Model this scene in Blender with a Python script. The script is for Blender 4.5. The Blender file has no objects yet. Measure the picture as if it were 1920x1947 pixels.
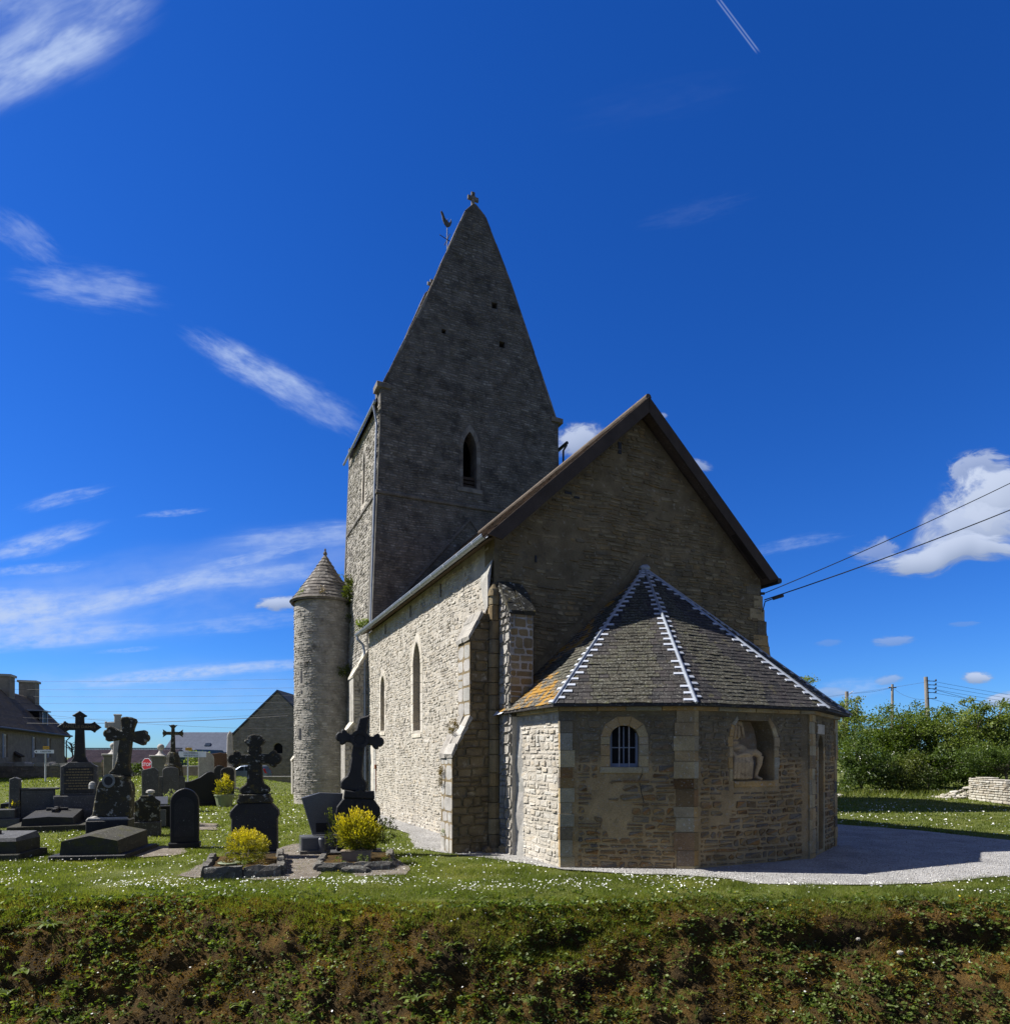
import bpy, math, random
import numpy as np
from mathutils import Vector, Matrix, geometry, noise as mnoise

S = bpy.context.scene
COL = S.collection
R = random.Random(7)
NR = np.random.default_rng(11)
rad = math.radians

# ------------------------------------------------------------------ camera
cd = bpy.data.cameras.new("camera"); cam = bpy.data.objects.new("camera", cd); COL.objects.link(cam)
cam.location = (0, 0, 2.3); cam.rotation_euler = (rad(90), 0, 0)
cd.sensor_fit = 'HORIZONTAL'; cd.sensor_width = 36; cd.lens = 36 * 1262 / 1920
cd.shift_y = 0.243; cd.clip_start = 0.05; cd.clip_end = 9000
S.camera = cam
F = 1262.0

# ------------------------------------------------------------------ colour management
S.view_settings.view_transform = 'Standard'; S.view_settings.look = 'None'
S.view_settings.gamma = 1; S.view_settings.use_curve_mapping = False
S.view_settings.exposure = 0.9

# ------------------------------------------------------------------ sun and sky
SUN_EL = rad(46.5); SUN_H = Vector((-0.9965, 0.08)).normalized()
to_sun = Vector((SUN_H.x * math.cos(SUN_EL), SUN_H.y * math.cos(SUN_EL), math.sin(SUN_EL)))
sd = bpy.data.lights.new("sun", 'SUN'); sun = bpy.data.objects.new("sun", sd); COL.objects.link(sun)
sd.energy = 5.0; sd.angle = rad(0.53); sd.color = (1.0, 0.965, 0.915)
sun.rotation_euler = (-to_sun).to_track_quat('-Z', 'Y').to_euler(); sun.location = (-30, 20, 60)

W = bpy.data.worlds.new("World"); S.world = W; W.use_nodes = True
wt = W.node_tree; wt.nodes.clear()

class NT:
    def __init__(s, t): s.t = t
    def n(s, typ, ins=None, **props):
        nd = s.t.nodes.new(typ)
        for k, v in props.items(): setattr(nd, k, v)
        if ins:
            for k, v in ins.items():
                sk = nd.inputs[k]
                if isinstance(v, bpy.types.NodeSocket): s.t.links.new(v, sk)
                else: sk.default_value = v
        return nd
    def math(s, op, a, b=0.0, c=None, clamp=False):
        nd = s.t.nodes.new('ShaderNodeMath'); nd.operation = op; nd.use_clamp = clamp
        for i, v in enumerate((a, b, c)):
            if v is None: continue
            if isinstance(v, bpy.types.NodeSocket): s.t.links.new(v, nd.inputs[i])
            else: nd.inputs[i].default_value = v
        return nd.outputs[0]
    def mix(s, f, a, b, blend='MIX'):
        nd = s.t.nodes.new('ShaderNodeMix'); nd.data_type = 'RGBA'; nd.blend_type = blend
        for sk, v in ((nd.inputs[0], f), (nd.inputs[6], a), (nd.inputs[7], b)):
            if isinstance(v, bpy.types.NodeSocket): s.t.links.new(v, sk)
            else: sk.default_value = v if not isinstance(v, tuple) or len(v) == 4 else (*v, 1)
        return nd.outputs[2]
    def ramp(s, f, stops, interp='LINEAR'):
        nd = s.t.nodes.new('ShaderNodeValToRGB'); cr = nd.color_ramp; cr.interpolation = interp
        while len(cr.elements) < len(stops): cr.elements.new(0.5)
        for e, (p, c) in zip(cr.elements, stops):
            e.position = p; e.color = (c, c, c, 1) if isinstance(c, (int, float)) else (*c, 1)
        if isinstance(f, bpy.types.NodeSocket): s.t.links.new(f, nd.inputs[0])
        return nd.outputs[0]
    def sstep(s, x, lo, hi):
        nd = s.n('ShaderNodeMapRange', interpolation_type='SMOOTHSTEP')
        s.t.links.new(x, nd.inputs[0]); nd.inputs[1].default_value = lo; nd.inputs[2].default_value = hi
        return nd.outputs[0]

w = NT(wt)
sky = w.n('ShaderNodeTexSky', sky_type='NISHITA', sun_disc=False, sun_elevation=SUN_EL,
          sun_rotation=math.atan2(SUN_H.x, SUN_H.y), air_density=1.0, dust_density=0.1, ozone_density=3.0, altitude=50)
hsv = w.n('ShaderNodeHueSaturation', {'Saturation': 1.3, 'Value': 1.0, 'Color': sky.outputs[0]})
skyc = w.mix(1.0, hsv.outputs[0], (0.36, 0.675, 1.24), 'MULTIPLY')
# clouds: soft bodies at fixed directions of the sky, broken up by stretched noise
tc = w.n('ShaderNodeTexCoord'); sep = w.n('ShaderNodeSeparateXYZ', {0: tc.outputs['Generated']})
yy = w.math('MAXIMUM', sep.outputs[1], 0.02)
P = w.n('ShaderNodeCombineXYZ', {0: w.math('DIVIDE', sep.outputs[0], yy), 1: w.math('DIVIDE', sep.outputs[2], yy)}).outputs[0]
front = w.sstep(sep.outputs[1], 0.05, 0.2)
wobn = w.n('ShaderNodeTexNoise', {'Vector': P, 'Scale': 5.0, 'Detail': 3.0})
wob = w.n('ShaderNodeVectorMath', {0: wobn.outputs['Color'], 1: (0.5, 0.5, 0.5)}, operation='SUBTRACT').outputs[0]
# (px, py, half length, half width, angle deg, opacity, noise scale, noise weight, stretch, warp)
CL = [(100, 90, 320, 120, 30, 0.72, 2.0, .5, 4, .03), (30, 20, 220, 100, 24, 0.35, 2.4, .7, 3, .03), (220, 1140, 520, 130, 6, .20, 1.4, .45, 3, .03), (560, 1060, 330, 90, 7, .20, 1.6, .6, 3, .03), (250, 1330, 620, 110, 2, .20, 1.4, .3, 2, .02),
      (485, 698, 200, 46, -28, 0.55, 2.8, .75, 1.8, .02), (590, 760, 170, 50, -28, 0.28, 3.4, .9, 1.6, .02),
      (165, 545, 190, 60, -9, 0.34, 3.5, .9, 2.5, .03), (45, 450, 110, 48, -35, 0.22, 4, .9, 2, .03),
      (120, 945, 120, 22, 14, 0.28, 3, .9, 4, .02), (330, 975, 90, 10, 6, 0.25, 3, .7, 5, .01),
      (75, 1030, 170, 32, 15, 0.5, 2.5, .7, 5, .015), (70, 1080, 150, 16, 5, 0.3, 3, .8, 5, .015),
      (60, 1165, 330, 56, 7, 0.75, 2.5, .6, 6, .015), (300, 1120, 290, 32, 13, 0.5, 2.5, .7, 6, .012),
      (480, 1098, 230, 30, 5, 0.42, 2.5, .7, 6, .012), (90, 1210, 320, 36, 4, 0.55, 2.5, .7, 6, .012),
      (0, 1135, 200, 26, 4, 0.4, 2.5, .8, 5, .015), (480, 1062, 170, 16, 12, 0.32, 3, .8, 6, .012),
      (590, 1020, 220, 36, 5, 0.36, 3, .9, 6, .012), (460, 1185, 240, 26, 6, 0.22, 3, .9, 6, .012),
      (330, 1282, 320, 22, 5.5, 0.55, 2.5, .6, 7, .006), (500, 1268, 200, 16, 4, 0.4, 2.5, .7, 6, .006),
      (240, 1235, 90, 8, 4, 0.2, 3, .8, 5, .01),
      (1320, 400, 150, 34, 14, 0.03, 4, .9, 3, .02), (1510, 1035, 130, 20, 9, 0.18, 3.5, .9, 4, .02),
      (1250, 190, 260, 60, 12, 0.012, 3, .9, 4, .02), (1620, 1305, 110, 30, 4, 0.30, 3, .9, 2, .03)]
CU = [(1850, 1015, 150, 80, 18, .9, 2.0, .7, 1.2, .12), (530, 1149, 56, 17, 3, .85, 2.2, .7, 1.2, .05), (1095, 828, 62, 42, 12, .85, 2.2, .8, 1.2, .08),
      (1330, 878, 34, 18, -20, .55, 2, .6, 1.3, .05), (1262, 787, 12, 8, 0, .5, 2, .4, 1, .03),
      (1800, 1062, 215, 46, 7, .93, 2.2, .85, 1.6, .12), (1890, 960, 125, 92, 30, .95, 2.4, .9, 1.2, .14),
      (1860, 905, 70, 40, 20, .7, 2.6, .9, 1.2, .14), (1660, 1050, 60, 30, 10, .5, 2.4, .9, 1.4, .1),
      (1700, 1219, 52, 13, 2, .42, 2, .6, 1.5, .03), (1860, 1285, 36, 14, 2, .85, 2.2, .7, 1.2, .04),
      (1910, 1328, 52, 20, 6, .8, 2.2, .8, 1.2, .05), (1575, 1222, 34, 8, 5, .2, 2, .6, 1.5, .02),
      (1835, 1188, 40, 7, 2, .2, 2, .6, 1.5, .02), (1570, 1312, 60, 14, 3, .40, 2, .6, 1.5, .03),
      (1690, 1290, 36, 12, 4, .5, 2, .6, 1.5, .03), (240, 1418, 70, 9, 2, .5, 2, .5, 1.5, .02)]
def chained(prev):   # evaluate the clouds one after the other
    return P if prev is None else w.n('ShaderNodeVectorMath', {0: P, 1: w.n('ShaderNodeCombineXYZ', {0: w.math('MULTIPLY', prev, 1e-7)}).outputs[0]}, operation='ADD').outputs[0]
def cloud(spec, soft, prev=None):
    px, py, a, b, ang, op, ns, nw, st, wp = spec
    P = chained(prev)
    wpv = w.n('ShaderNodeVectorMath', {0: wob, 3: wp}, operation='SCALE').outputs[0]
    pv = w.n('ShaderNodeVectorMath', {0: P, 1: wpv}, operation='ADD').outputs[0]
    mp = w.n('ShaderNodeMapping', {'Vector': pv, 'Location': ((px - 960) / F, (1440 - py) / F, 0),
             'Rotation': (0, 0, rad(ang)), 'Scale': (a / F, b / F, 1)}, vector_type='TEXTURE')
    g = w.n('ShaderNodeTexGradient', {0: mp.outputs[0]}, gradient_type='SPHERICAL').outputs[1]
    nz = w.n('ShaderNodeTexNoise', {'Vector': mp.outputs[0], 'Scale': ns, 'Detail': 5.0, 'Roughness': 0.62})
    mp2 = w.n('ShaderNodeMapping', {'Vector': mp.outputs[0], 'Location': (px * .37, py * .21, 0), 'Scale': (1 if not soft else .45 * a / b / st, 1, 1)})
    wt.links.new(mp2.outputs[0], nz.inputs['Vector'])
    d = w.math('MULTIPLY_ADD', w.math('SUBTRACT', nz.outputs[0], 0.5), nw * 2.0, w.math('MULTIPLY', g, 1.25))
    d = w.sstep(d, 0.05 if soft else 0.05, 1.05 if soft else 0.72)
    d = w.math('MULTIPLY', d, w.sstep(g, 0.0, 0.55 if soft else 0.3))
    if soft:
        mp3 = w.n('ShaderNodeMapping', {'Vector': mp.outputs[0], 'Location': (py * .13, px * .17, 0), 'Scale': (a / b * .42, 1.0, 1)})
        fn = w.n('ShaderNodeTexNoise', {'Vector': mp3.outputs[0], 'Scale': 1.7, 'Detail': 4.0, 'Roughness': .6}).outputs[0]
        d = w.math('MULTIPLY', d, w.math('ADD', .25, w.math('MULTIPLY', .75, w.sstep(fn, .30, .68))))
        op = min(1.0, op * 1.25)
    return w.math('MULTIPLY', d, op), mp.outputs[0]
CLOUD_B = 7.0; FILL_VEIL_B = 1.9; STRENGTH = 0.062
up = w.sstep(sep.outputs[2], 0.0, 0.06)
def leaf(tile):
    """background for one part of the sky, with the clouds that reach into it"""
    x0, x1, y0, y1 = tile; hit = lambda c: c[0] + c[2] * 1.15 > x0 and c[0] - c[2] * 1.15 < x1 and c[1] + max(c[3], c[2] * abs(math.sin(rad(c[4]))) + c[3] * .8) * 1.2 > y0 and c[1] - max(c[3], c[2] * abs(math.sin(rad(c[4]))) + c[3] * .8) * 1.2 < y1
    dens = None
    for c in CL:
        if hit(c):
            d, _ = cloud(c, True, dens)
            dens = d if dens is None else w.math('SUBTRACT', 1.0, w.math('MULTIPLY', w.math('SUBTRACT', 1.0, dens), w.math('SUBTRACT', 1.0, d)))
    if hit((1402, 47, 70, 5, -53)):   # condensation trail: two thin parallel lines
        for off in (-2.5, 2.5):
            mp = w.n('ShaderNodeMapping', {'Vector': chained(dens), 'Location': ((1402 - 960 + off) / F, (1440 - 47 + off * .6) / F, 0), 'Rotation': (0, 0, rad(-53)),
                     'Scale': (66 / F, 2.6 / F, 1)}, vector_type='TEXTURE')
            sx = w.n('ShaderNodeSeparateXYZ', {0: mp.outputs[0]})
            ln = w.math('MULTIPLY', w.sstep(w.math('ABSOLUTE', sx.outputs[1]), 1.0, 0.0), w.sstep(w.math('ABSOLUTE', sx.outputs[0]), 1.05, 0.8))
            ln = w.math('MULTIPLY', ln, .3); dens = ln if dens is None else w.math('MAXIMUM', dens, ln)
    cum = None; shade = None
    for c in CU:
        if hit(c):
            d, mv = cloud(c, False, shade if shade is not None else dens)
            sy = w.n('ShaderNodeSeparateXYZ', {0: mv})
            sh = w.math('MULTIPLY', d, w.sstep(sy.outputs[1], -0.9, 0.55))
            cum = d if cum is None else w.math('MAXIMUM', cum, d)
            shade = sh if shade is None else w.math('MAXIMUM', shade, sh)
    col = skyc
    if dens is not None: col = w.mix(w.math('MULTIPLY', dens, up), col, (0.62 * CLOUD_B, 0.78 * CLOUD_B, 1.12 * CLOUD_B))
    if cum is not None:
        cc = w.mix(shade, (0.34 * CLOUD_B, 0.43 * CLOUD_B, 0.62 * CLOUD_B), (0.80 * CLOUD_B, 0.90 * CLOUD_B, 1.12 * CLOUD_B))
        col = w.mix(w.math('MULTIPLY', cum, up), col, cc)
    return w.n('ShaderNodeBackground', {'Color': col, 'Strength': STRENGTH}).outputs[0]
def pick(fac, a, b): return w.n('ShaderNodeMixShader', {0: fac, 1: a, 2: b}).outputs[0]
# warm white veil added outside the view to neutralise the blue sky fill
flat = w.n('ShaderNodeCombineXYZ', {0: w.math('DIVIDE', sep.outputs[0], w.math('MAXIMUM', sep.outputs[2], .06)),
                                    1: w.math('DIVIDE', sep.outputs[1], w.math('MAXIMUM', sep.outputs[2], .06))}).outputs[0]
mpc = w.n('ShaderNodeMapping', {'Vector': flat, 'Rotation': (0, 0, .4), 'Scale': (.35, 1.3, 1)})
fill_mask = w.sstep(w.n('ShaderNodeTexNoise', {'Vector': mpc.outputs[0], 'Scale': 1.6, 'Detail': 5.0}).outputs[0], .34, .62)
rest = w.n('ShaderNodeBackground', {'Color': w.mix(w.math('MULTIPLY', w.math('MULTIPLY', fill_mask, up), .85), skyc, (1.0 * FILL_VEIL_B, 0.95 * FILL_VEIL_B, 0.89 * FILL_VEIL_B)), 'Strength': STRENGTH}).outputs[0]
psep = w.n('ShaderNodeSeparateXYZ', {0: P})
gx = lambda px: w.math('GREATER_THAN', psep.outputs[0], (px - 960) / F)
gy = lambda py: w.math('LESS_THAN', psep.outputs[1], (1440 - py) / F)
XS = [-200, 330, 800, 1450, 2120]; YS = [-260, 330, 900, 1140, 1440]
def column(x0, x1):
    t = leaf((x0, x1, YS[0], YS[1]))
    for j in range(1, 4): t = pick(gy(YS[j]), t, leaf((x0, x1, YS[j], YS[j + 1])))
    return t
skyt = column(XS[0], XS[1])
for i in range(1, 4): skyt = pick(gx(XS[i]), skyt, column(XS[i], XS[i + 1]))
inside_ = w.math('MULTIPLY', w.math('MULTIPLY', gx(XS[0]), w.math('LESS_THAN', psep.outputs[0], (XS[-1] - 960) / F)), w.math('MULTIPLY', gy(YS[0]), w.math('GREATER_THAN', sep.outputs[1], .1)))
out = w.n('ShaderNodeOutputWorld', {0: pick(inside_, rest, skyt)})
W.cycles.sampling_method = 'MANUAL'; W.cycles.sample_map_resolution = 512

# ------------------------------------------------------------------ mesh helpers
class MB:
    def __init__(s): s.v = []; s.f = []; s.t = []; s.sm = False
    def add(s, vs, fs, tone=None):
        b = len(s.v); s.v.extend(vs)
        for f in fs: s.f.append(tuple(i + b for i in f)); s.t.append(R.random() if tone is None else tone)
        return s
    def box(s, x0, x1, y0, y1, z0, z1, tone=None, jit=0, bev=0):
        if bev:
            return s.prism([(x0, z0), (x1, z0), (x1, z1), (x0, z1)], y0, y1, bev, tone=tone)
        j = lambda: R.uniform(-jit, jit) if jit else 0
        vs = [(x + j(), y + j(), z + j()) for z in (z0, z1) for y in (y0, y1) for x in (x0, x1)]
        return s.add(vs, [(0, 2, 3, 1), (4, 5, 7, 6), (0, 1, 5, 4), (2, 6, 7, 3), (0, 4, 6, 2), (1, 3, 7, 5)], tone)
    def hexa(s, p, tone=None):   # 8 points: bottom ring 4, top ring 4
        return s.add(p, [(3, 2, 1, 0), (4, 5, 6, 7), (0, 1, 5, 4), (1, 2, 6, 5), (2, 3, 7, 6), (3, 0, 4, 7)], tone)
    def prism(s, out, y0, y1, bev=0.0, M=None, tone=None):   # outline in (x,z), extruded along y with chamfered edges
        n = len(out)
        tone = R.random() if tone is None else tone
        if bev:
            inn = offset(out, bev)
            rings = [(inn, y0), (out, y0 + bev), (out, y1 - bev), (inn, y1)]
        else: rings = [(out, y0), (out, y1)]
        vs = [(x, y, z) for pts, y in rings for x, z in pts]
        if M is not None: vs = [tuple(M @ Vector(v)) for v in vs]
        fs = []
        for k in range(len(rings) - 1):
            for i in range(n):
                j = (i + 1) % n; fs.append((k * n + i, k * n + j, (k + 1) * n + j, (k + 1) * n + i))
        tri = geometry.tessellate_polygon([[Vector((x, z, 0)) for x, z in rings[0][0]]])
        for t in tri:
            fs.append(tuple(t)); fs.append(tuple(i + (len(rings) - 1) * n for i in reversed(t)))
        return s.add(vs, fs, tone)
    def tube(s, pts, r, n=8, caps=True, tone=None):
        pts = [Vector(p) for p in pts]; rs = r if isinstance(r, (list, tuple)) else [r] * len(pts)
        tone = R.random() if tone is None else tone
        vs = []; fs = []
        for i, p in enumerate(pts):
            d = (pts[min(i + 1, len(pts) - 1)] - pts[max(i - 1, 0)]).normalized()
            a = d.orthogonal().normalized() if i == 0 else (a - d * a.dot(d)).normalized()
            b = d.cross(a)
            for k in range(n):
                q = 2 * math.pi * k / n; vs.append(tuple(p + (a * math.cos(q) + b * math.sin(q)) * rs[i]))
        for i in range(len(pts) - 1):
            for k in range(n):
                j = (k + 1) % n; fs.append((i * n + k, i * n + j, (i + 1) * n + j, (i + 1) * n + k))
        if caps: fs.append(tuple(range(n))[::-1]); fs.append(tuple(range((len(pts) - 1) * n, len(pts) * n)))
        return s.add(vs, fs, tone)
    def lathe(s, prof, c=(0, 0, 0), n=16, tone=None, squash=1.0, a0=0, a1=2 * math.pi):
        tone = R.random() if tone is None else tone
        full = abs(a1 - a0 - 2 * math.pi) < 1e-6; m = n if full else n + 1
        vs = [(c[0] + r * math.cos(a0 + (a1 - a0) * k / n), c[1] + r * math.sin(a0 + (a1 - a0) * k / n) * squash, c[2] + z) for r, z in prof for k in range(m)]
        fs = []
        for i in range(len(prof) - 1):
            for k in range(n):
                j = (k + 1) % m; fs.append((i * m + k, i * m + j, (i + 1) * m + j, (i + 1) * m + k))
        return s.add(vs, fs, tone)
    def blob(s, c, r, sub=2, jit=0.15, tone=None, flat=1.0):
        c = Vector(c); tone = R.random() if tone is None else tone
        vs, fs = ICO[sub]; o = Vector((R.uniform(-9, 9), R.uniform(-9, 9), R.uniform(-9, 9)))
        rr = r if isinstance(r, (tuple, list)) else (r, r, r * flat)
        out = []
        for v in vs:
            k = 1 + jit * 2 * mnoise.noise(v * 1.6 + o)
            out.append((c.x + v.x * rr[0] * k, c.y + v.y * rr[1] * k, c.z + v.z * rr[2] * k))
        return s.add(out, fs, tone)
    def build(s, name, mat, parent=None, smooth=False, loc=None, rz=0):
        me = bpy.data.meshes.new(name); me.from_pydata(s.v, [], s.f); me.update()
        at = me.attributes.new('tone', 'FLOAT', 'FACE'); at.data.foreach_set('value', np.array(s.t, dtype=np.float32))
        if smooth: me.polygons.foreach_set('use_smooth', [True] * len(me.polygons))
        me.materials.append(mat)
        o = bpy.data.objects.new(name, me); COL.objects.link(o)
        if parent: o.parent = parent
        if loc: o.location = loc
        if rz: o.rotation_euler.z = rz
        return o

def _ico(sub):
    import bmesh
    bm = bmesh.new(); bmesh.ops.create_icosphere(bm, subdivisions=sub, radius=1)
    bm.verts.ensure_lookup_table()
    r = ([v.co.copy() for v in bm.verts], [tuple(v.index for v in f.verts) for f in bm.faces]); bm.free(); return r
ICO = {1: _ico(1), 2: _ico(2), 3: _ico(3)}

def offset(pts, d):
    n = len(pts); A = sum(pts[i][0] * pts[(i + 1) % n][1] - pts[(i + 1) % n][0] * pts[i][1] for i in range(n))
    sg = 1 if A > 0 else -1; out = []
    for i in range(n):
        p0 = Vector(pts[i - 1]); p1 = Vector(pts[i]); p2 = Vector(pts[(i + 1) % n])
        e1 = (p1 - p0).normalized(); e2 = (p2 - p1).normalized()
        n1 = Vector((-e1.y, e1.x)) * sg; n2 = Vector((-e2.y, e2.x)) * sg
        b = n1 + n2; L = b.length
        if L < 1e-4: out.append(tuple(p1 + n1 * d)); continue
        b /= L; k = d / max(b.dot(n1), 0.45); out.append(tuple(p1 + b * k))
    return out

def fast_mesh(name, V, Fc, mat, tone=None, parent=None, smooth=False):
    """V (n,3) and Fc (m,k) as numpy arrays -> one object"""
    me = bpy.data.meshes.new(name); m, k = Fc.shape
    me.vertices.add(len(V)); me.vertices.foreach_set('co', np.ascontiguousarray(V, dtype=np.float32).ravel())
    me.loops.add(m * k); me.loops.foreach_set('vertex_index', np.ascontiguousarray(Fc, dtype=np.int32).ravel())
    me.polygons.add(m); me.polygons.foreach_set('loop_start', np.arange(0, m * k, k, dtype=np.int32))
    me.polygons.foreach_set('loop_total', np.full(m, k, dtype=np.int32))
    if smooth: me.polygons.foreach_set('use_smooth', np.ones(m, dtype=bool))
    me.update(calc_edges=True)
    at = me.attributes.new('tone', 'FLOAT', 'FACE')
    at.data.foreach_set('value', (NR.random(m) if tone is None else tone).astype(np.float32))
    me.materials.append(mat); o = bpy.data.objects.new(name, me); COL.objects.link(o)
    if parent: o.parent = parent
    return o

def tag(o, label=None, cat=None, group=None, kind=None):
    if label: o['label'] = label
    if cat: o['category'] = cat
    if group: o['group'] = group
    if kind: o['kind'] = kind
    return o
def thing(name, loc, label, cat, rz=0, group=None):
    o = bpy.data.objects.new(name, None); COL.objects.link(o); o.location = loc; o.rotation_euler.z = rz
    o.empty_display_size = .3
    return tag(o, label, cat, group)
def arch(cx, wd, z0, zs, zt, n=8):
    """outline of an arched opening, pointed when zt-zs > wd/2, anticlockwise from bottom left"""
    H = zt - zs; h = wd / 2
    if H >= h - 1e-6:
        Rr = (H * H + h * h) / wd; c0 = -h + Rr
        a1 = math.atan2(H, -c0 if True else 0); a1 = math.acos(max(-1, min(1, -c0 / Rr)))
        arc = [(-(-(c0) - Rr * math.cos(math.pi - (math.pi - a1) * 0)), 0)]
        left = []
        for i in range(n + 1):
            q = math.pi - (math.pi - a1) * i / n
            left.append((c0 + Rr * math.cos(q), Rr * math.sin(q)))
    else:
        Rr = (H * H + h * h) / (2 * H); zc = H - Rr; a0 = math.atan2(-zc, -h); left = []
        a0 = math.atan2(0 - zc, -h)
        for i in range(n + 1):
            q = a0 + (math.pi / 2 - a0) * i / n
            left.append((Rr * math.cos(q), zc + Rr * math.sin(q)))
    pts = [(cx - h, z0)] + [(cx + x, zs + z) for x, z in left]
    right = [(cx - x, zs + z) for x, z in reversed(left[:-1])] + [(cx + h, z0)]
    return (pts + right)[::-1]
def inside(p, poly):
    x, y = p; c = False; n = len(poly); j = n - 1
    for i in range(n):
        xi, yi = poly[i]; xj, yj = poly[j]
        if (yi > y) != (yj > y) and x < (xj - xi) * (y - yi) / (yj - yi) + xi: c = not c
        j = i
    return c
def inside_np(X, Y, poly):
    c = np.zeros(len(X), bool); n = len(poly); j = n - 1
    for i in range(n):
        xi, yi = poly[i]; xj, yj = poly[j]
        if yi != yj: c ^= ((yi > Y) != (yj > Y)) & (X < (xj - xi) * (Y - yi) / (yj - yi) + xi)
        j = i
    return c
def sst(a, b, x): t = min(1, max(0, (x - a) / (b - a))); return t * t * (3 - 2 * t)

# ------------------------------------------------------------------ materials
def new_mat(name):
    m = bpy.data.materials.new(name); m.use_nodes = True; t = m.node_tree
    b = t.nodes['Principled BSDF']; return m, NT(t), b
def coords(g, kind='Object'): return g.n('ShaderNodeTexCoord').outputs[kind]
def noise(g, v, sc, det=5.0, ro=.6): return g.n('ShaderNodeTexNoise', {'Vector': v, 'Scale': sc, 'Detail': det, 'Roughness': ro}).outputs[0]
def attr(g): return g.n('ShaderNodeAttribute', attribute_name='tone').outputs['Fac']
def plain(name, c, rough=.7, metal=0.0, var=.25, nsc=6, bump=.0, bsc=40, spec=.5, tonevar=.0):
    m, g, b = new_mat(name); v = coords(g)
    f = g.ramp(noise(g, v, nsc), [(.25, 1 - var), (.75, 1 + var)])
    col = g.mix(1.0, (*c, 1), f, 'MULTIPLY')
    if tonevar: col = g.mix(1.0, col, g.ramp(attr(g), [(0, 1 - tonevar), (1, 1 + tonevar)]), 'MULTIPLY')
    g.t.links.new(col, b.inputs['Base Color']); b.inputs['Roughness'].default_value = rough
    b.inputs['Metallic'].default_value = metal; b.inputs['Specular IOR Level'].default_value = spec
    if bump:
        bp = g.n('ShaderNodeBump', {'Height': noise(g, v, bsc, 6.0), 'Strength': bump, 'Distance': .02})
        g.t.links.new(bp.outputs[0], b.inputs['Normal'])
    return m
def stone_mat(name, pal, var=.35, nsc=2.2, pale=None, ochre=None, dark=None, zone=None, bump=.6, bsc=28, rough=.9, bd=.02):
    """pal: colours picked per piece. pale / ochre / dark: (colour, noise scale, lo, hi) growths and stains. zone: (z lo, z hi, colour, weight)"""
    m, g, b = new_mat(name); v = coords(g)
    n = len(pal); col = g.ramp(attr(g), [((i + .5) / n, c) for i, c in enumerate(pal)])
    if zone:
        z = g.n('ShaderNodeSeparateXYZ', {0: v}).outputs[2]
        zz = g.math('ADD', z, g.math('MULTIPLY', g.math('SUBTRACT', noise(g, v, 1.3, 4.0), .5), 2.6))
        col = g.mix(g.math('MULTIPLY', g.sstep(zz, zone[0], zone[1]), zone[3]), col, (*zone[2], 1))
    f = g.ramp(noise(g, v, nsc, 6.0), [(.22, 1 - var), (.78, 1 + var)]); col = g.mix(1.0, col, f, 'MULTIPLY')
    f2 = g.ramp(noise(g, v, 55, 4.0), [(.3, .72), (.7, 1.28)]); col = g.mix(1.0, col, f2, 'MULTIPLY')
    for k, spec in enumerate((pale, ochre, dark)):
        if spec:
            c, sc, lo, hi = spec
            off = g.n('ShaderNodeMapping', {'Vector': v, 'Location': (k * 3.7 + 1, k * 5.1, k * 2.3)}).outputs[0]
            mk = g.math('MULTIPLY', g.sstep(noise(g, off, sc, 7.0, .68), lo, hi), .85)
            col = g.mix(mk, col, (*c, 1))
    g.t.links.new(col, b.inputs['Base Color']); b.inputs['Roughness'].default_value = rough
    b.inputs['Specular IOR Level'].default_value = .18
    if bump:
        h = g.math('ADD', noise(g, v, bsc, 8.0, .65), g.math('MULTIPLY', noise(g, v, bsc * 3.2, 3.0), .5))
        bp = g.n('ShaderNodeBump', {'Height': h, 'Strength': bump, 'Distance': bd})
        g.t.links.new(bp.outputs[0], b.inputs['Normal'])
    return m
def leaf_mat(name, c1, c2, trans=.45, rough=.5, third=None):
    m, g, b = new_mat(name); t = g.t
    st = [(0, c1), (.75, c2)] + ([(1, third)] if third else [])
    col = g.ramp(attr(g), st); v = coords(g)
    col = g.mix(1.0, col, g.ramp(noise(g, v, 1.1, 3.0), [(.3, .75), (.7, 1.25)]), 'MULTIPLY')
    t.links.new(col, b.inputs['Base Color']); b.inputs['Roughness'].default_value = rough; b.inputs['Specular IOR Level'].default_value = .35
    tr = g.n('ShaderNodeBsdfTranslucent', {'Color': g.mix(1.0, col, (1.3, 1.35, .55, 1), 'MULTIPLY')})
    ms = g.n('ShaderNodeMixShader', {0: trans, 1: b.outputs[0], 2: tr.outputs[0]})
    t.links.new(ms.outputs[0], t.nodes['Material Output'].inputs[0]); return m

M = {}
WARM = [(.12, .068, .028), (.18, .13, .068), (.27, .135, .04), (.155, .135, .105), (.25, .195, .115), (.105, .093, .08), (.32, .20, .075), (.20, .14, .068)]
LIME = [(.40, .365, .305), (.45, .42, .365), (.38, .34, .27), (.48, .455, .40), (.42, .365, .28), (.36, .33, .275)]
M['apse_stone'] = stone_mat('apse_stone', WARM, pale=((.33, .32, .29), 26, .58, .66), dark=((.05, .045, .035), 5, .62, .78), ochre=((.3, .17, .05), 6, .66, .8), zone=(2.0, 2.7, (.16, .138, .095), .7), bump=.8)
M['apse_mortar'] = stone_mat('apse_mortar', [(0.360, 0.257, 0.132), (0.320, 0.228, 0.116)], pale=((.32, .30, .25), 14, .56, .68), dark=((.06, .055, .045), 4, .6, .76), zone=(1.9, 2.6, (.135, .115, .075), .8), bump=.9, bsc=20)
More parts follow.
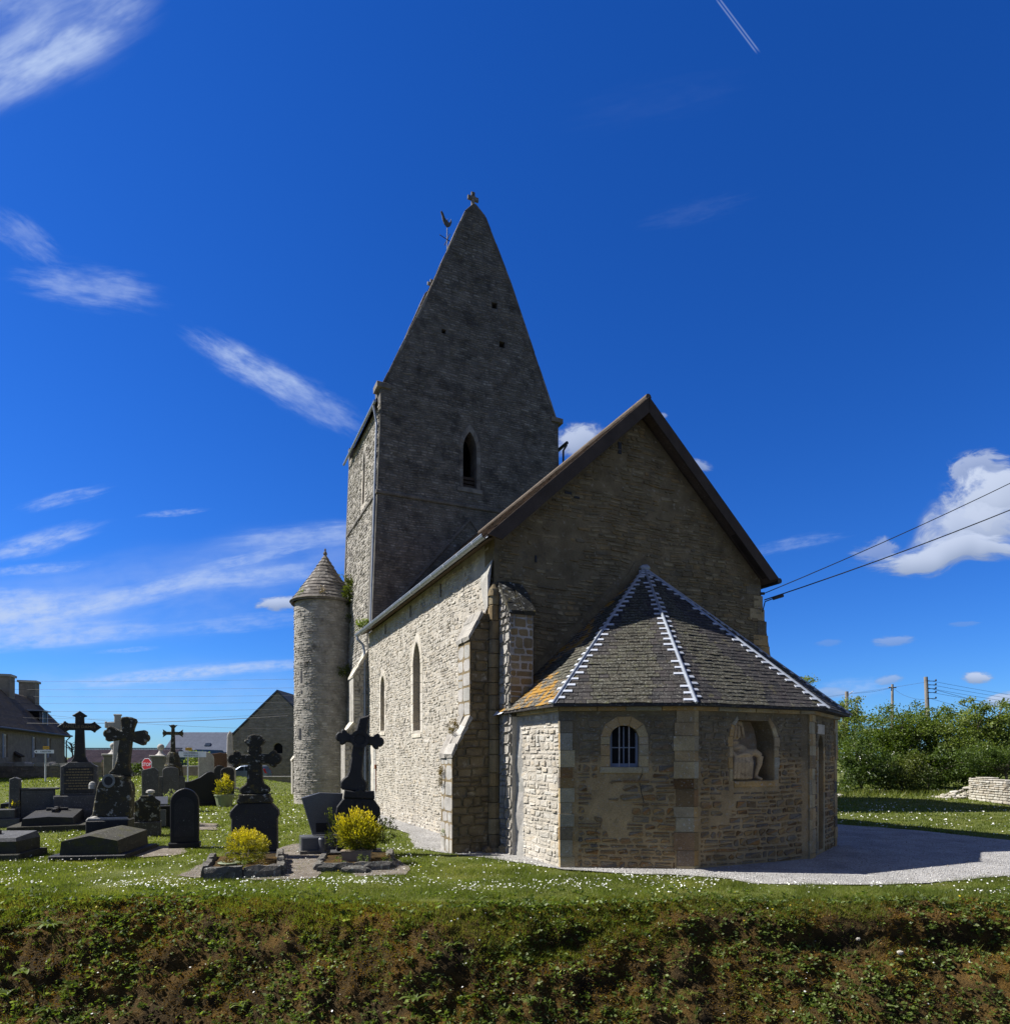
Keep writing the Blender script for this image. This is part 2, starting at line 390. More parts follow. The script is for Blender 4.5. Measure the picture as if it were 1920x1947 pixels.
M['lit_stone'] = stone_mat('lit_stone', LIME, pale=((.62, .61, .57), 18, .56, .68), ochre=((.42, .26, .09), 3.0, .63, .76), dark=((.12, .11, .09), 12, .60, .74), bump=.8)  # pale copy for walls in sun: some sunlight is in the colour
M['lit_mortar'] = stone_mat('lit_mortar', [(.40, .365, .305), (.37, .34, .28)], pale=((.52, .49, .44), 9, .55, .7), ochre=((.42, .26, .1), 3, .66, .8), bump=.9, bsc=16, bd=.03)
M['gable_stone'] = stone_mat('gable_stone', [(0.200, 0.147, 0.077), (0.248, 0.194, 0.109), (0.152, 0.116, 0.064), (0.288, 0.233, 0.134), (0.136, 0.113, 0.074), (0.232, 0.163, 0.077)], pale=((.38, .36, .31), 20, .6, .72), dark=((.06, .055, .05), 3.0, .58, .76), ochre=((.3, .2, .08), 4, .68, .8), var=0.5, bump=.7)  # gable palettes darkened so part of the wall's shade is in the colour
M['gable_mortar'] = stone_mat('gable_mortar', [(0.187, 0.144, 0.081), (0.164, 0.129, 0.075)], pale=((.34, .30, .23), 6, .56, .7), dark=((.07, .065, .055), 2.2, .56, .74), var=0.5, bump=.9, bsc=18)
M['tower_stone'] = stone_mat('tower_stone', [(.157, .145, .123), (.204, .187, .162), (.128, .117, .102), (.238, .225, .196), (.111, .104, .093), (.178, .157, .128)], pale=((.42, .41, .38), 11, .6, .7), dark=((.055, .052, .05), 1.1, .5, .7), var=0.5, bump=.6)  # tower palettes darkened too, putting some shade into the colour
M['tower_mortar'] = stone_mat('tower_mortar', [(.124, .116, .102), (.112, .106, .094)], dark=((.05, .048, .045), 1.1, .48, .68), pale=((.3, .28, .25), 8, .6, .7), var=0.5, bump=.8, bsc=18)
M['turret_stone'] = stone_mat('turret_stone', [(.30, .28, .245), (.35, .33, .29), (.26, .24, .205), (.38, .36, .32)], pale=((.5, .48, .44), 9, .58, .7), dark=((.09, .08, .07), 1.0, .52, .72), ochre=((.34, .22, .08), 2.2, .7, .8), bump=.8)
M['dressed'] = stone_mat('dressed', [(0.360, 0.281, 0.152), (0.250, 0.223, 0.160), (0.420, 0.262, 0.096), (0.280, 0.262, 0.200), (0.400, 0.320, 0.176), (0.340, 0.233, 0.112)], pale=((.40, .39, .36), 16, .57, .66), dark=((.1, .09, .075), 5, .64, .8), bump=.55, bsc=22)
M['pale_dressed'] = stone_mat('pale_dressed', [(.47, .43, .35), (.52, .48, .41), (.44, .40, .33)], pale=((.6, .57, .5), 10, .58, .72), dark=((.2, .18, .15), 6, .64, .8), bump=.4, bsc=22)
M['render_grey'] = stone_mat('render_grey', [(.31, .30, .27), (.35, .33, .30)], pale=((.5, .49, .46), 4, .55, .7), bump=.4, bsc=12)
M['slate'] = stone_mat('slate', [(.036, .033, .032), (.051, .047, .044), (.043, .037, .036), (.061, .055, .051), (.032, .031, .031)], pale=((.2, .2, .17), 22, .57, .64), ochre=((.11, .1, .05), 3, .56, .7), bump=.35, rough=.75)
M['moss_slate'] = stone_mat('moss_slate', [(.051, .048, .037), (.072, .068, .051), (.060, .054, .041)], pale=((.21, .21, .175), 22, .51, .63), ochre=((.1, .1, .05), 9, .56, .66), bump=1.0, bsc=34, rough=.95)
M['lichen_slate'] = stone_mat('lichen_slate', [(.08, .072, .06), (.11, .098, .075)], pale=((.36, .35, .3), 30, .52, .62), ochre=((.36, .19, .025), 3, .47, .57), bump=.9, bsc=30, rough=.95)
M['turret_slab'] = stone_mat('turret_slab', [(.13, .115, .10), (.17, .155, .135), (.10, .09, .08), (.21, .195, .17)], pale=((.48, .46, .42), 5, .60, .68), dark=((.05, .045, .04), 3, .58, .72), bump=.6)
M['roof_tile'] = stone_mat('roof_tile', [(.12, .095, .075), (.15, .12, .09), (.10, .08, .065), (.17, .12, .085)], pale=((.26, .23, .19), 18, .58, .68), ochre=((.2, .12, .05), 4, .6, .75), bump=.5)
M['wood'] = stone_mat('wood', [(.05, .04, .032), (.065, .05, .04)], bump=.5, bsc=30)
M['zinc'] = plain('zinc', (.30, .33, .37), rough=.45, metal=.4, var=.12, nsc=9)
M['zinc_new'] = plain('zinc_new', (.47, .50, .55), rough=.6, metal=.1, var=.10, nsc=14)
M['iron'] = plain('iron', (.03, .028, .026), rough=.6)
M['rust'] = plain('rust', (.16, .06, .025), rough=.9, var=.5, nsc=20)
M['dark'] = plain('dark', (.012, .012, .014), rough=.6)
M['gutter_soffit'] = plain('gutter_soffit', (.085, .055, .03), rough=.9, var=.4, nsc=8, bump=.5)
def glass_mat():
    m, g, b = new_mat('leaded_glass'); v = coords(g)
    vo = g.n('ShaderNodeTexVoronoi', {'Vector': v, 'Scale': 9.0})
    c = g.ramp(vo.outputs['Color'], [(.0, (.02, .02, .02)), (.5, (.10, .08, .02)), (.75, (.45, .3, .05)), (1, (.05, .06, .07))])
    g.t.links.new(c, b.inputs['Base Color']); b.inputs['Roughness'].default_value = .15; return m
M['leaded_glass'] = glass_mat()
M['window_dark'] = plain('window_dark', (.010, .010, .011), rough=.45, var=.2, spec=.08)
M['paint_blue'] = plain('paint_blue', (.20, .23, .29), rough=.6, var=.15)
M['bar_grey'] = plain('bar_grey', (.36, .33, .31), rough=.7, var=.3, nsc=20)
M['granite_black'] = stone_mat('granite_black', [(.026, .026, .027), (.036, .036, .036)], pale=((.30, .30, .28), 16, .645, .70), ochre=((.05, .05, .025), 4, .58, .7), bump=.45, bsc=30, rough=.6)
M['granite_lichen'] = stone_mat('granite_lichen', [(.035, .034, .028), (.05, .047, .035)], pale=((.34, .34, .30), 7.5, .57, .62), ochre=((.12, .095, .03), 6, .54, .66), bump=.8, bsc=26, rough=.9)
M['granite_grey'] = stone_mat('granite_grey', [(.075, .075, .075), (.09, .09, .088)], pale=((.25, .25, .24), 20, .58, .66), bump=.4, bsc=36, rough=.7)
M['granite_moss'] = stone_mat('granite_moss', [(.055, .053, .042), (.045, .043, .035)], pale=((.26, .26, .23), 14, .60, .68), ochre=((.06, .06, .022), 4, .52, .66), bump=.8, bsc=26)
M['granite_smooth'] = plain('granite_smooth', (.016, .016, .017), rough=.5, var=.4, nsc=60, spec=.2, bump=.15, bsc=30)
M['granite_polish'] = plain('granite_polish', (.085, .09, .10), rough=.25, var=.4, nsc=90)
M['stone_pale'] = stone_mat('stone_pale', [(.34, .33, .3), (.38, .36, .33)], pale=((.5, .5, .46), 12, .58, .68), dark=((.1, .1, .09), 5, .6, .75), bump=.5)
M['stone_brown'] = stone_mat('stone_brown', [(.10, .06, .04), (.12, .07, .045)], bump=.3)
M['kerb'] = stone_mat('kerb', [(.12, .11, .095), (.15, .14, .12), (.09, .085, .075)], pale=((.34, .37, .34), 16, .56, .66), dark=((.05, .05, .04), 6, .56, .7), bump=1.0, bsc=20, bd=.04)
M['enamel'] = plain('enamel', (.16, .17, .17), rough=.25, var=.4, nsc=12)
M['gold'] = plain('gold', (.17, .13, .06), rough=.5, var=.3)
M['white_paint'] = plain('white_paint', (.72, .73, .76), rough=.45, var=.06)
M['black_paint'] = plain('black_paint', (.02, .02, .03), rough=.5)
M['red_paint'] = plain('red_paint', (.42, .012, .015), rough=.4, var=.06)
M['yellow_paint'] = plain('yellow_paint', (.62, .33, .015), rough=.45, var=.06)
M['steel'] = plain('steel', (.5, .52, .55), rough=.5, metal=.3, var=.1)
M['car_paint'] = plain('car_paint', (.20, .25, .34), rough=.25, metal=.4, var=.05)
M['rubber'] = plain('rubber', (.02, .02, .02), rough=.8)
M['tail_red'] = plain('tail_red', (.5, .01, .01), rough=.2, var=.05)
M['glass_car'] = plain('glass_car', (.02, .03, .05), rough=.05)
M['planter'] = plain('planter', (.22, .17, .12), rough=.7, var=.2)
M['pot_green'] = plain('pot_green', (.17, .20, .11), rough=.6, var=.2)
M['pole_wood'] = stone_mat('pole_wood', [(.2, .185, .17), (.23, .21, .19)], bump=.4)
M['cable'] = plain('cable', (.02, .02, .022), rough=.6)
M['statue_stone'] = stone_mat('statue_stone', [(.43, .31, .175), (.40, .29, .17)], dark=((.09, .06, .035), 6, .52, .72), ochre=((.42, .27, .13), 6, .58, .72), bump=.35, bsc=24)
M['niche_plaster'] = stone_mat('niche_plaster', [(.34, .25, .16), (.30, .23, .16)], pale=((.36, .35, .3), 5, .54, .66), ochre=((.3, .07, .04), 3.2, .68, .74), dark=((.1, .085, .06), 4, .6, .75), bump=.5, bsc=14)
M['house_stone'] = stone_mat('house_stone', [(.21, .185, .15), (.24, .21, .17), (.19, .17, .14)], pale=((.33, .3, .26), 6, .56, .7), bump=.7, bsc=8)
M['barn_stone'] = stone_mat('barn_stone', [(.25, .215, .165), (.29, .25, .2), (.22, .19, .15), (.32, .28, .23)], pale=((.36, .33, .28), 5, .58, .7), bump=.7, bsc=8)
M['rubble'] = stone_mat('rubble', [(.360, .331, .266), (.403, .382, .331), (.331, .288, .223), (.432, .410, .360)], dark=((.2, .18, .15), 8, .62, .76), bump=.8, bsc=18)
M['house_roof'] = stone_mat('house_roof', [(.09, .07, .055), (.11, .085, .06), (.08, .065, .055)], ochre=((.16, .1, .04), .8, .55, .75), bump=.5, bsc=10)
M['slate_blue'] = stone_mat('slate_blue', [(.10, .115, .155), (.115, .13, .17), (.09, .105, .14)], bump=.3, bsc=10, var=.2)
M['slate_dark'] = stone_mat('slate_dark', [(.06, .07, .09), (.07, .08, .10)], bump=.3, bsc=10, var=.2)
M['tile_pink'] = stone_mat('tile_pink', [(.27, .22, .21), (.31, .26, .25), (.24, .2, .19)], bump=.3, bsc=10, var=.2)
M['green_metal'] = plain('green_metal', (.02, .06, .05), rough=.5)
M['bark'] = stone_mat('bark', [(.09, .075, .06), (.11, .09, .07)], bump=.8, bsc=14)
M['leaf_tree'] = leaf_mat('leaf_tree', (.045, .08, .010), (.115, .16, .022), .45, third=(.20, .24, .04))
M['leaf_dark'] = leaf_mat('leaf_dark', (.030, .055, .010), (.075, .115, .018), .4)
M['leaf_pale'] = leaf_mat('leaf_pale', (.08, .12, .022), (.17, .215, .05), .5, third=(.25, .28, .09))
M['leaf_yellow'] = leaf_mat('leaf_yellow', (.07, .10, .012), (.42, .36, .02), .4, third=(.70, .56, .03))
M['leaf_ivy'] = leaf_mat('leaf_ivy', (.04, .06, .010), (.11, .13, .025), .4)
M['leaf_varieg'] = leaf_mat('leaf_varieg', (.12, .17, .05), (.34, .37, .2), .35)
M['leaf_rust'] = leaf_mat('leaf_rust', (.10, .08, .02), (.20, .13, .03), .25)
M['flower_white'] = leaf_mat('flower_white', (.75, .75, .70), (.82, .82, .78), .25)
M['flower_yellow'] = leaf_mat('flower_yellow', (.7, .5, .02), (.8, .6, .03), .25)
M['grass'] = leaf_mat('grass', (.085, .115, .018), (.155, .185, .032), .5, third=(.24, .23, .07))
M['bank_leaf'] = leaf_mat('bank_leaf', (.06, .095, .016), (.16, .21, .045), .45, third=(.30, .34, .15))
M['moss'] = leaf_mat('moss', (.09, .048, .008), (.25, .13, .014), .3, third=(.22, .19, .03))
M['straw'] = leaf_mat('straw', (.14, .10, .055), (.26, .2, .11), .2)
def ground_mat(name, a, bcol, c, sc, bump=1.0, bsc=40, bd=.03, mid=.5, asp=False):
    m, g, b = new_mat(name); v = coords(g)
    col = g.ramp(noise(g, v, sc, 7.0, .65), [(mid - .15, a), (mid, bcol), (mid + .17, c)])
    col = g.mix(1.0, col, g.ramp(noise(g, v, 70, 3.0), [(.3, .7), (.7, 1.3)]), 'MULTIPLY')
    g.t.links.new(col, b.inputs['Base Color']); b.inputs['Roughness'].default_value = .95; b.inputs['Specular IOR Level'].default_value = .15
    bp = g.n('ShaderNodeBump', {'Height': noise(g, v, bsc, 6.0, .7), 'Strength': bump, 'Distance': bd})
    g.t.links.new(bp.outputs[0], b.inputs['Normal']); return m
M['lawn'] = ground_mat('lawn', (.075, .092, .02), (.10, .118, .025), (.13, .135, .038), 1.6)
M['soil'] = ground_mat('soil', (.022, .015, .008), (.058, .038, .014), (.125, .072, .018), 1.5, 1.0, 34, .06, mid=.46)
M['dirt'] = ground_mat('dirt', (.12, .10, .075), (.17, .145, .115), (.23, .20, .165), 4, 1.0, 60, .02)
M['asphalt'] = ground_mat('asphalt', (.045, .045, .046), (.055, .055, .055), (.065, .064, .062), 6, .5, 90, .01)
M['pale_road'] = ground_mat('pale_road', (.30, .28, .25), (.34, .32, .29), (.38, .36, .33), 2, .5, 60, .01)
def gravel_mat():
    m, g, b = new_mat('gravel'); v = coords(g)
    vo = g.n('ShaderNodeTexVoronoi', {'Vector': v, 'Scale': 38.0})
    col = g.ramp(vo.outputs['Color'], [(.1, (.26, .245, .225)), (.5, (.34, .33, .31)), (.9, (.46, .45, .43))])
    col = g.mix(1.0, col, g.ramp(noise(g, v, 1.2, 5.0), [(.3, .66), (.7, 1.14)]), 'MULTIPLY')
    g.t.links.new(col, b.inputs['Base Color']); b.inputs['Roughness'].default_value = .95
    bp = g.n('ShaderNodeBump', {'Height': vo.outputs['Distance'], 'Strength': 1.0, 'Distance': .03}, invert=True)
    g.t.links.new(bp.outputs[0], b.inputs['Normal']); return m
M['gravel'] = gravel_mat()
M['pebble'] = stone_mat('pebble', [(.32, .305, .28), (.4, .39, .37), (.5, .49, .47), (.26, .24, .21)], bump=0, var=.1)

# ================================================================== THE CHURCH (local axes: x along the east gable, y back along the nave, z up)
G0 = Vector((-0.255, 16.1, 0)); TH = rad(24.6)
church = thing('church', G0, 'old grey rubble stone church with steep saddleback tower and low polygonal apse', 'church', rz=TH)
MC = Matrix.Translation(G0) @ Matrix.Rotation(TH, 4, 'Z')
def proj(p):   # size bookkeeping only: how large a piece shows from the photographer's spot
    q = MC @ Vector(p); return Vector((960 + F * q.x / q.y, 1440 - F * (q.z - 2.3) / q.y))
def V2(x, y): return Vector((x, y, 0))
def plane(o, ud, zd=(0, 0, 1)):
    ud = Vector((ud[0], ud[1], 0)).normalized(); n = Vector((ud.y, -ud.x, 0)); zd = Vector(zd); o = Vector((o[0], o[1], 0))
    f = lambda a, z, k=0.0: o + ud * a + zd * z + n * k
    f.M = Matrix(((ud.x, -n.x, zd.x, o.x), (ud.y, -n.y, zd.y, o.y), (0, 0, 1, 0), (0, 0, 0, 1))); f.n = n; f.ud = ud
    return f
def plate(mb, Pf, outline, holes=(), depth=.5, hdepth=None, back=False):
    if hdepth is None: hdepth = depth
    loops = [outline] + list(holes); flat = [p for l in loops for p in l]
    tri = geometry.tessellate_polygon([[Vector((a, z, 0)) for a, z in l] for l in loops])
    mb.add([tuple(Pf(a, z)) for a, z in flat], [tuple(t) for t in tri])
    for li, l in enumerate(loops):
        n = len(l); d = depth if li == 0 else hdepth
        mb.add([tuple(Pf(a, z)) for a, z in l] + [tuple(Pf(a, z, -d)) for a, z in l], [(i, (i + 1) % n, n + (i + 1) % n, n + i) for i in range(n)])
    if back:
        tri = geometry.tessellate_polygon([[Vector((a, z, 0)) for a, z in outline]])
        mb.add([tuple(Pf(a, z, -depth)) for a, z in outline], [tuple(t) for t in tri])
    return mb
PIECES = []   # (pixels, MB, material, parent, name)
def one_stone(Pf, a0, a1, z0, z1, d, joint, wav=0.0, jit=.012, sink=.03, rough=.35):
    mb = MB(); w_ = a1 - a0; h = z1 - z0; c = min(w_, h) * R.uniform(.12, .34); jt = min(jit, .14 * min(w_, h)); jj = lambda: R.uniform(-jt, jt)
    a0 += joint / 2; a1 -= joint / 2; z0 += joint / 2; z1 -= joint / 2
    pts = [(a0 + c, z0), (a1 - c * R.uniform(.3, 1.2), z0), (a1, z0 + c * R.uniform(.4, 1)), (a1, z1 - c), (a1 - c * R.uniform(.4, 1.2), z1), (a0 + c, z1), (a0, z1 - c * R.uniform(.4, 1)), (a0, z0 + c)]
    pts = [(a + jj(), z + jj()) for a, z in pts]
    inn = offset(pts, min(.018, .16 * h))
    wv = lambda a: wav * (math.sin(a * 1.9 + 1.3) + .6 * math.sin(a * 4.7 + z0 * .6))
    tl = R.uniform(-1, 1) * d * rough; tz = R.uniform(-1, 1) * d * rough
    vs = [tuple(Pf(a, z + wv(a), -sink)) for a, z in pts]
    vs += [tuple(Pf(a, z + wv(a), d + tl * (a - a0) / w_ + tz * (z - z0) / h + R.uniform(-.25, .25) * d * rough)) for a, z in inn]
    fs = [(i, (i + 1) % 8, 8 + (i + 1) % 8, 8 + i) for i in range(8)] + [(8, 9, 10, 11), (8, 11, 12, 15), (12, 13, 14, 15)]
    return mb.add(vs, fs)
def lay(Pf, w_, z0, z1, poly, holes, mat, parent, ch, cw, joint=.015, depth=(.01, .03), wav=.0, drop=0.0, patches=(), indiv=False, jit=.012, rough=.35, a_from=0.0, name='stone'):
    z = z0; k = 0
    while z < z1 - ch[0] * .6:
        h = R.uniform(*ch); h = min(h, z1 - z); a = a_from - R.uniform(0, cw[1] * .6)
        while a < w_:
            s = R.uniform(*cw) * (1 if R.random() > .15 else 1.4)
            if w_ - (a + s) < cw[0] * .5: s = w_ - a
            b0, b1 = max(a, a_from), min(a + s, w_)
            if b1 - b0 > cw[0] * .45:
                q = []
                if h > ch[1] * .72 and R.random() < .22: m_ = z + h * R.uniform(.4, .6); q = [(z, m_), (m_, z + h)]
                else: q = [(z + R.uniform(0, .012), z + h)]
                for y0, y1 in q:
                    b0, b1 = max(a, a_from), min(a + s, w_); ym = (y0 + y1) / 2
                    okp = lambda t: all(inside((t, y), poly) for y in (y0 + .012, y1 - .012)) and not any(inside((t, y), hl) for hl in holes for y in (y0, y1, ym))
                    if not okp(b1 - .01) and okp(b0 + .01):      # trim the stone where the wall ends
                        
                        lo_, hi_ = b0 + .01, b1
                        for _ in range(7):
                            md = (lo_ + hi_) / 2
                            if okp(md): lo_ = md
                            else: hi_ = md
                        b1 = lo_
                    elif not okp(b0 + .01) and okp(b1 - .01):
                        
                        lo_, hi_ = b0, b1 - .01
                        for _ in range(7):
                            md = (lo_ + hi_) / 2
                            if okp(md): hi_ = md
                            else: lo_ = md
                        b0 = hi_
                    if b1 - b0 < .05: continue
                    pr = [(b0 + .006, y0 + .013), (b1 - .006, y0 + .013), (b1 - .006, y1 - .013), (b0 + .006, y1 - .013), ((b0 + b1) / 2, (y0 + y1) / 2), ((b0 + b1) / 2, y1 - .013), ((b0 + b1) / 2, y0 + .013), (b0 + .006, ym), (b1 - .006, ym)]
                    if all(inside(p, poly) for p in pr) and not any(inside(p, hl) for hl in holes for p in pr) and not any(inside(pr[4], pt) and R.random() < .8 for pt in patches) and R.random() >= drop:
                        st = one_stone(Pf, b0, b1, y0, y1, R.uniform(*depth), joint * R.uniform(.7, 1.4), wav, jit, rough=rough)
                        c0 = proj(Pf(b0, y0)); c1 = proj(Pf(b1, y1)); ar = abs((c1.x - c0.x) * (c1.y - c0.y))
                        PIECES.append((ar if indiv else 0, st, mat, parent, name))
            a += s
        z += h; k += 1
def flush(limit):
    """the pieces that show largest become objects of their own, the others one joined part per wall"""
    names = {}
    for p in PIECES: names.setdefault(p[4], []).append(p)
    rest = {}
    for nm, L in names.items():
        L.sort(key=lambda p: -p[0])
        for i, (ar, mb, mat, par, _) in enumerate(L):
            if i < limit.get(nm, 0) and ar > 0: mb.build(nm, mat, par)
            else: rest.setdefault((nm, par.name, mat.name), [par, mat, MB()])[2].add(mb.v, mb.f, mb.t[0])
    for (nm, _, _), (par, mat, mb) in rest.items():
        o = mb.build(PLURAL.get(nm, nm), mat, par); o['kind'] = 'stuff'
    PIECES.clear()
PLURAL = {'stone': 'stonework', 'slate': 'slating', 'roof_slate': 'roof_slating'}
def block(Pf, mat, parent, a0, a1, z0, z1, k, name='dressed_stone', j=.006, bev=.008, sink=.05):
    mb = MB(); u = lambda: R.uniform(-.003, .003)
    mb.prism([(a0 + j + u(), z0 + j), (a1 - j, z0 + j + u()), (a1 - j + u(), z1 - j), (a0 + j, z1 - j + u())], -k + u(), sink, bev, M=Pf.M)
    return mb.build(name, mat, parent)
def ring_blocks(Pf, mat, parent, outer, inner, k, name='dressed_stone', idx=None, sink=.06):
    """outer / inner: open lists of the same length; one block between each pair of neighbours"""
    for i in range(len(outer) - 1):
        if idx and i not in idx: continue
        mb = MB(); q = [outer[i], outer[i + 1], inner[i + 1], inner[i]]
        cx = sum(p[0] for p in q) / 4; cz = sum(p[1] for p in q) / 4
        q = [(cx + (x - cx) * .985, cz + (z - cz) * .985) for x, z in q]
        mb.prism(q, -k + R.uniform(-.004, .004), sink, .008, M=Pf.M); mb.build(name, mat, parent)
def quoin(C, d1, w1, d2, w2, p, z0, z1, mat, parent, name='quoin', inner=.12):
    d1 = Vector((*d1, 0)).normalized(); d2 = Vector((*d2, 0)).normalized(); C = Vector((*C, 0))
    n1 = Vector((d1.y, -d1.x, 0)); n1 = n1 if n1.dot(d2) < 0 else -n1
    n2 = Vector((d2.y, -d2.x, 0)); n2 = n2 if n2.dot(d1) < 0 else -n2
    u = lambda: R.uniform(-.004, .004); p += u()
    co = C + (n1 + n2) * (p / (1 + n1.dot(n2)))
    pl = [C + d1 * w1 + n1 * p, co, C + d2 * w2 + n2 * p, C + d2 * w2 - n2 * inner, C - (n1 + n2) * inner * .8, C + d1 * w1 - n1 * inner]
    mb = MB(); n = len(pl)
    vs = [tuple(q + Vector((0, 0, z0 + .005))) for q in pl] + [tuple(q + Vector((0, 0, z1 - .005 + u()))) for q in pl]
    mb.add(vs, [(i, (i + 1) % n, n + (i + 1) % n, n + i) for i in range(n)] + [tuple(range(n))[::-1], tuple(range(n, 2 * n))])
    return mb.build(name, mat, parent)

# ------------------------------------------------------------------ apse walls
CA = [(.29, -.5), (.29, -2.75), (2.65, -4.05), (5.98, -4.05), (8.4, -2.75), (8.4, 0)]
NO = .14; PNI = plane((2.65 + NO, -4.05), (1, 0))
faces = []
for i in range(5):
    p0 = Vector(CA[i]); p1 = Vector(CA[i + 1]); faces.append((plane(p0, p1 - p0), (p1 - p0).length))
HT = 3.28
# windows and niches as holes
winA = arch(1.30, .58, 2.10, 2.72, 2.96, 6); winA_out = arch(1.30, .98, 1.98, 2.72, 3.16, 6)
niche = [(.91, 1.80), (2.07, 1.80), (2.07, 2.65), (2.0, 2.9), (1.89, 3.08), (1.07, 3.09), (.96, 2.95), (.91, 2.8)]
nic_out = [(.80, 1.62), (2.20, 1.62), (2.20, 2.8), (2.05, 3.16), (.98, 3.18), (.80, 2.9)]
slotR = arch(.98, .52, .12, 2.55, 2.83, 5); slotR_out = arch(.98, .86, .0, 2.6, 3.1, 5)
for i, (Pf, L) in enumerate(faces):
    hol = [[], [winA], [[(a + NO, z) for a, z in niche]], [slotR], []][i]; mb = MB()
    plate(mb, Pf, [(0, -.15), (L, -.15), (L, HT), (0, HT)], hol, .55, [.3, .25, .52, .35, .3][i])
    par = mb.build('apse_wall', [M['lit_mortar'], M['apse_mortar'], M['apse_mortar'], M['apse_mortar'], M['apse_mortar']][i], church)
    outs = [[], [winA_out, [(.78, 1.9), (1.83, 1.9), (1.83, 2.2), (.78, 2.2)]], [[(a + NO, z) for a, z in nic_out]], [slotR_out], []][i]
    pat = [[], [[(.55, .95), (1.25, .8), (1.45, 1.3), (1.0, 1.95), (.6, 1.85)], [(1.0, .55), (1.5, .55), (1.5, 1.0), (1.1, 1.0)]],
           [[(.6, .9), (1.0, .8), (1.1, 1.62), (.62, 1.62)]], [], []][i]
    poly = [(0.02, -.1), (L - .02, -.1), (L - .02, HT), (.02, HT)]
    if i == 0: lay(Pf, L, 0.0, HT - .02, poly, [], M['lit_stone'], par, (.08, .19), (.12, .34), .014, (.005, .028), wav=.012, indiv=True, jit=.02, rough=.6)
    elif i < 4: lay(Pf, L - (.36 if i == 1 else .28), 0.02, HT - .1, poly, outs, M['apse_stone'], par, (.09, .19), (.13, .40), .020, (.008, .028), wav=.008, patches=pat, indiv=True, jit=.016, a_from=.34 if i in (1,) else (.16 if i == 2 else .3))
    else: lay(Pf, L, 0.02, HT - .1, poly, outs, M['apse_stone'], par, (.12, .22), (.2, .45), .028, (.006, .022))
    faces[i] = (Pf, L, par)
# corner pilasters of dressed stone
cols = ['dressed'] * 5
for ci, (w1, w2, p) in {1: (.05, .27, .03), 2: (.37, .10, .03), 3: (.08, .28, .04), 4: (.28, .3, .03)}.items():
    C = Vector(CA[ci]); d1 = Vector(CA[ci - 1]) - C; d2 = Vector(CA[ci + 1]) - C; z = -.12
    while z < HT - .12:
        h = R.uniform(.2, .38); h = min(h, HT - .02 - z)
        quoin(C, d1, w1 + R.uniform(-.04, .04) * (w1 > .2), d2, w2 + R.uniform(-.04, .04) * (w2 > .2), p + R.uniform(-.014, .008), z, z + h, M['dressed'] if R.random() < .7 else M['apse_stone'], faces[ci][2]); z += h
# cornice slabs under the eaves
for i, (Pf, L, par) in enumerate(faces):
    a = -.03
    while a < L:
        s = min(R.uniform(.45, .8), L + .03 - a)
        if s > .08: block(Pf, M['dressed'], par, a, a + s, HT - .03, HT + .075, .10 + R.uniform(-.012, .012), 'cornice_stone', sink=.2)
        a += s
# barred window in the left front wall
Pf, L, par = faces[1]
o_ = arch(1.30, .98, 1.98, 2.70, 3.16, 3); i_ = arch(1.30, .58, 2.10, 2.72, 2.96, 3)
win = MB(); win.prism(offset(winA, -.01), .20, .25, M=Pf.M); win = win.build('barred_window', M['window_dark'], church)
lo, ro = 1.30 - .49, 1.30 + .49
for (a0, a1) in ((lo, 1.30 - .29), (1.30 + .29, ro)):
    for z0, z1 in ((2.10, 2.33), (2.33, 2.56), (2.56, 2.72)):
        block(Pf, M['dressed'], par, a0, a1, z0, z1, .012)
ao = [(1.30 + .49 * math.cos(q), 2.72 + .44 * math.sin(q)) for q in [math.pi * k / 5 for k in range(6)]]
ai = [(1.30 + .29 * math.cos(q), 2.72 + .24 * math.sin(q)) for q in [math.pi * k / 5 for k in range(6)]]
ring_blocks(Pf, M['dressed'], par, ao, ai, .012)
block(Pf, M['dressed'], par, .80, 1.66, 1.97, 2.10, .04, 'sill'); block(Pf, M['dressed'], par, 1.66, 1.80, 1.97, 2.10, .02)
fr = MB()
for k, (a, ww) in enumerate(((1.035, .05), (1.565, .05), (1.30, .022))): fr.box(a - ww / 2, a + ww / 2, .15, .199, 2.16, 2.80 if k < 2 else 2.93)
for z, hh in ((2.135, .07), (2.50, .022)): fr.box(1.011, 1.589, .14, .198, z - hh / 2, z + hh / 2)
fr.add([], []); fr.v = [tuple(Pf.M @ Vector(v)) for v in fr.v]; fr.build('window_frame', M['paint_blue'], win)
for a in (1.20, 1.40):
    b = MB(); b.tube([Pf(a, 2.09, -.06), Pf(a, 2.955, -.06)], .013, 8); b.build('bar', M['bar_grey'], win)
for a0, a1 in ((1.062, 1.19), (1.205, 1.288), (1.312, 1.395), (1.405, 1.538)):
    for z0, z1 in ((2.18, 2.485), (2.515, 2.76)):
        b = MB(); b.box(a0, a1, .172, .176, z0, z1); b.v = [tuple(Pf.M @ Vector(v)) for v in b.v]; b.build('pane', M['window_dark'], win)
# cracks running down from the window and across the wall foot
cr = MB()
for pts in ([(1.66, 1.96), (1.60, 1.83), (1.63, 1.66), (1.66, 1.5), (1.69, 1.4), (1.68, 1.28)], [(.82, .98), (.80, .85), (.72, .8), (.74, .66), (.72, .52)]):
    cr.tube([Pf(a, z, .008) for a, z in pts], .007, 5)
cr.build('crack', M['dark'], par)
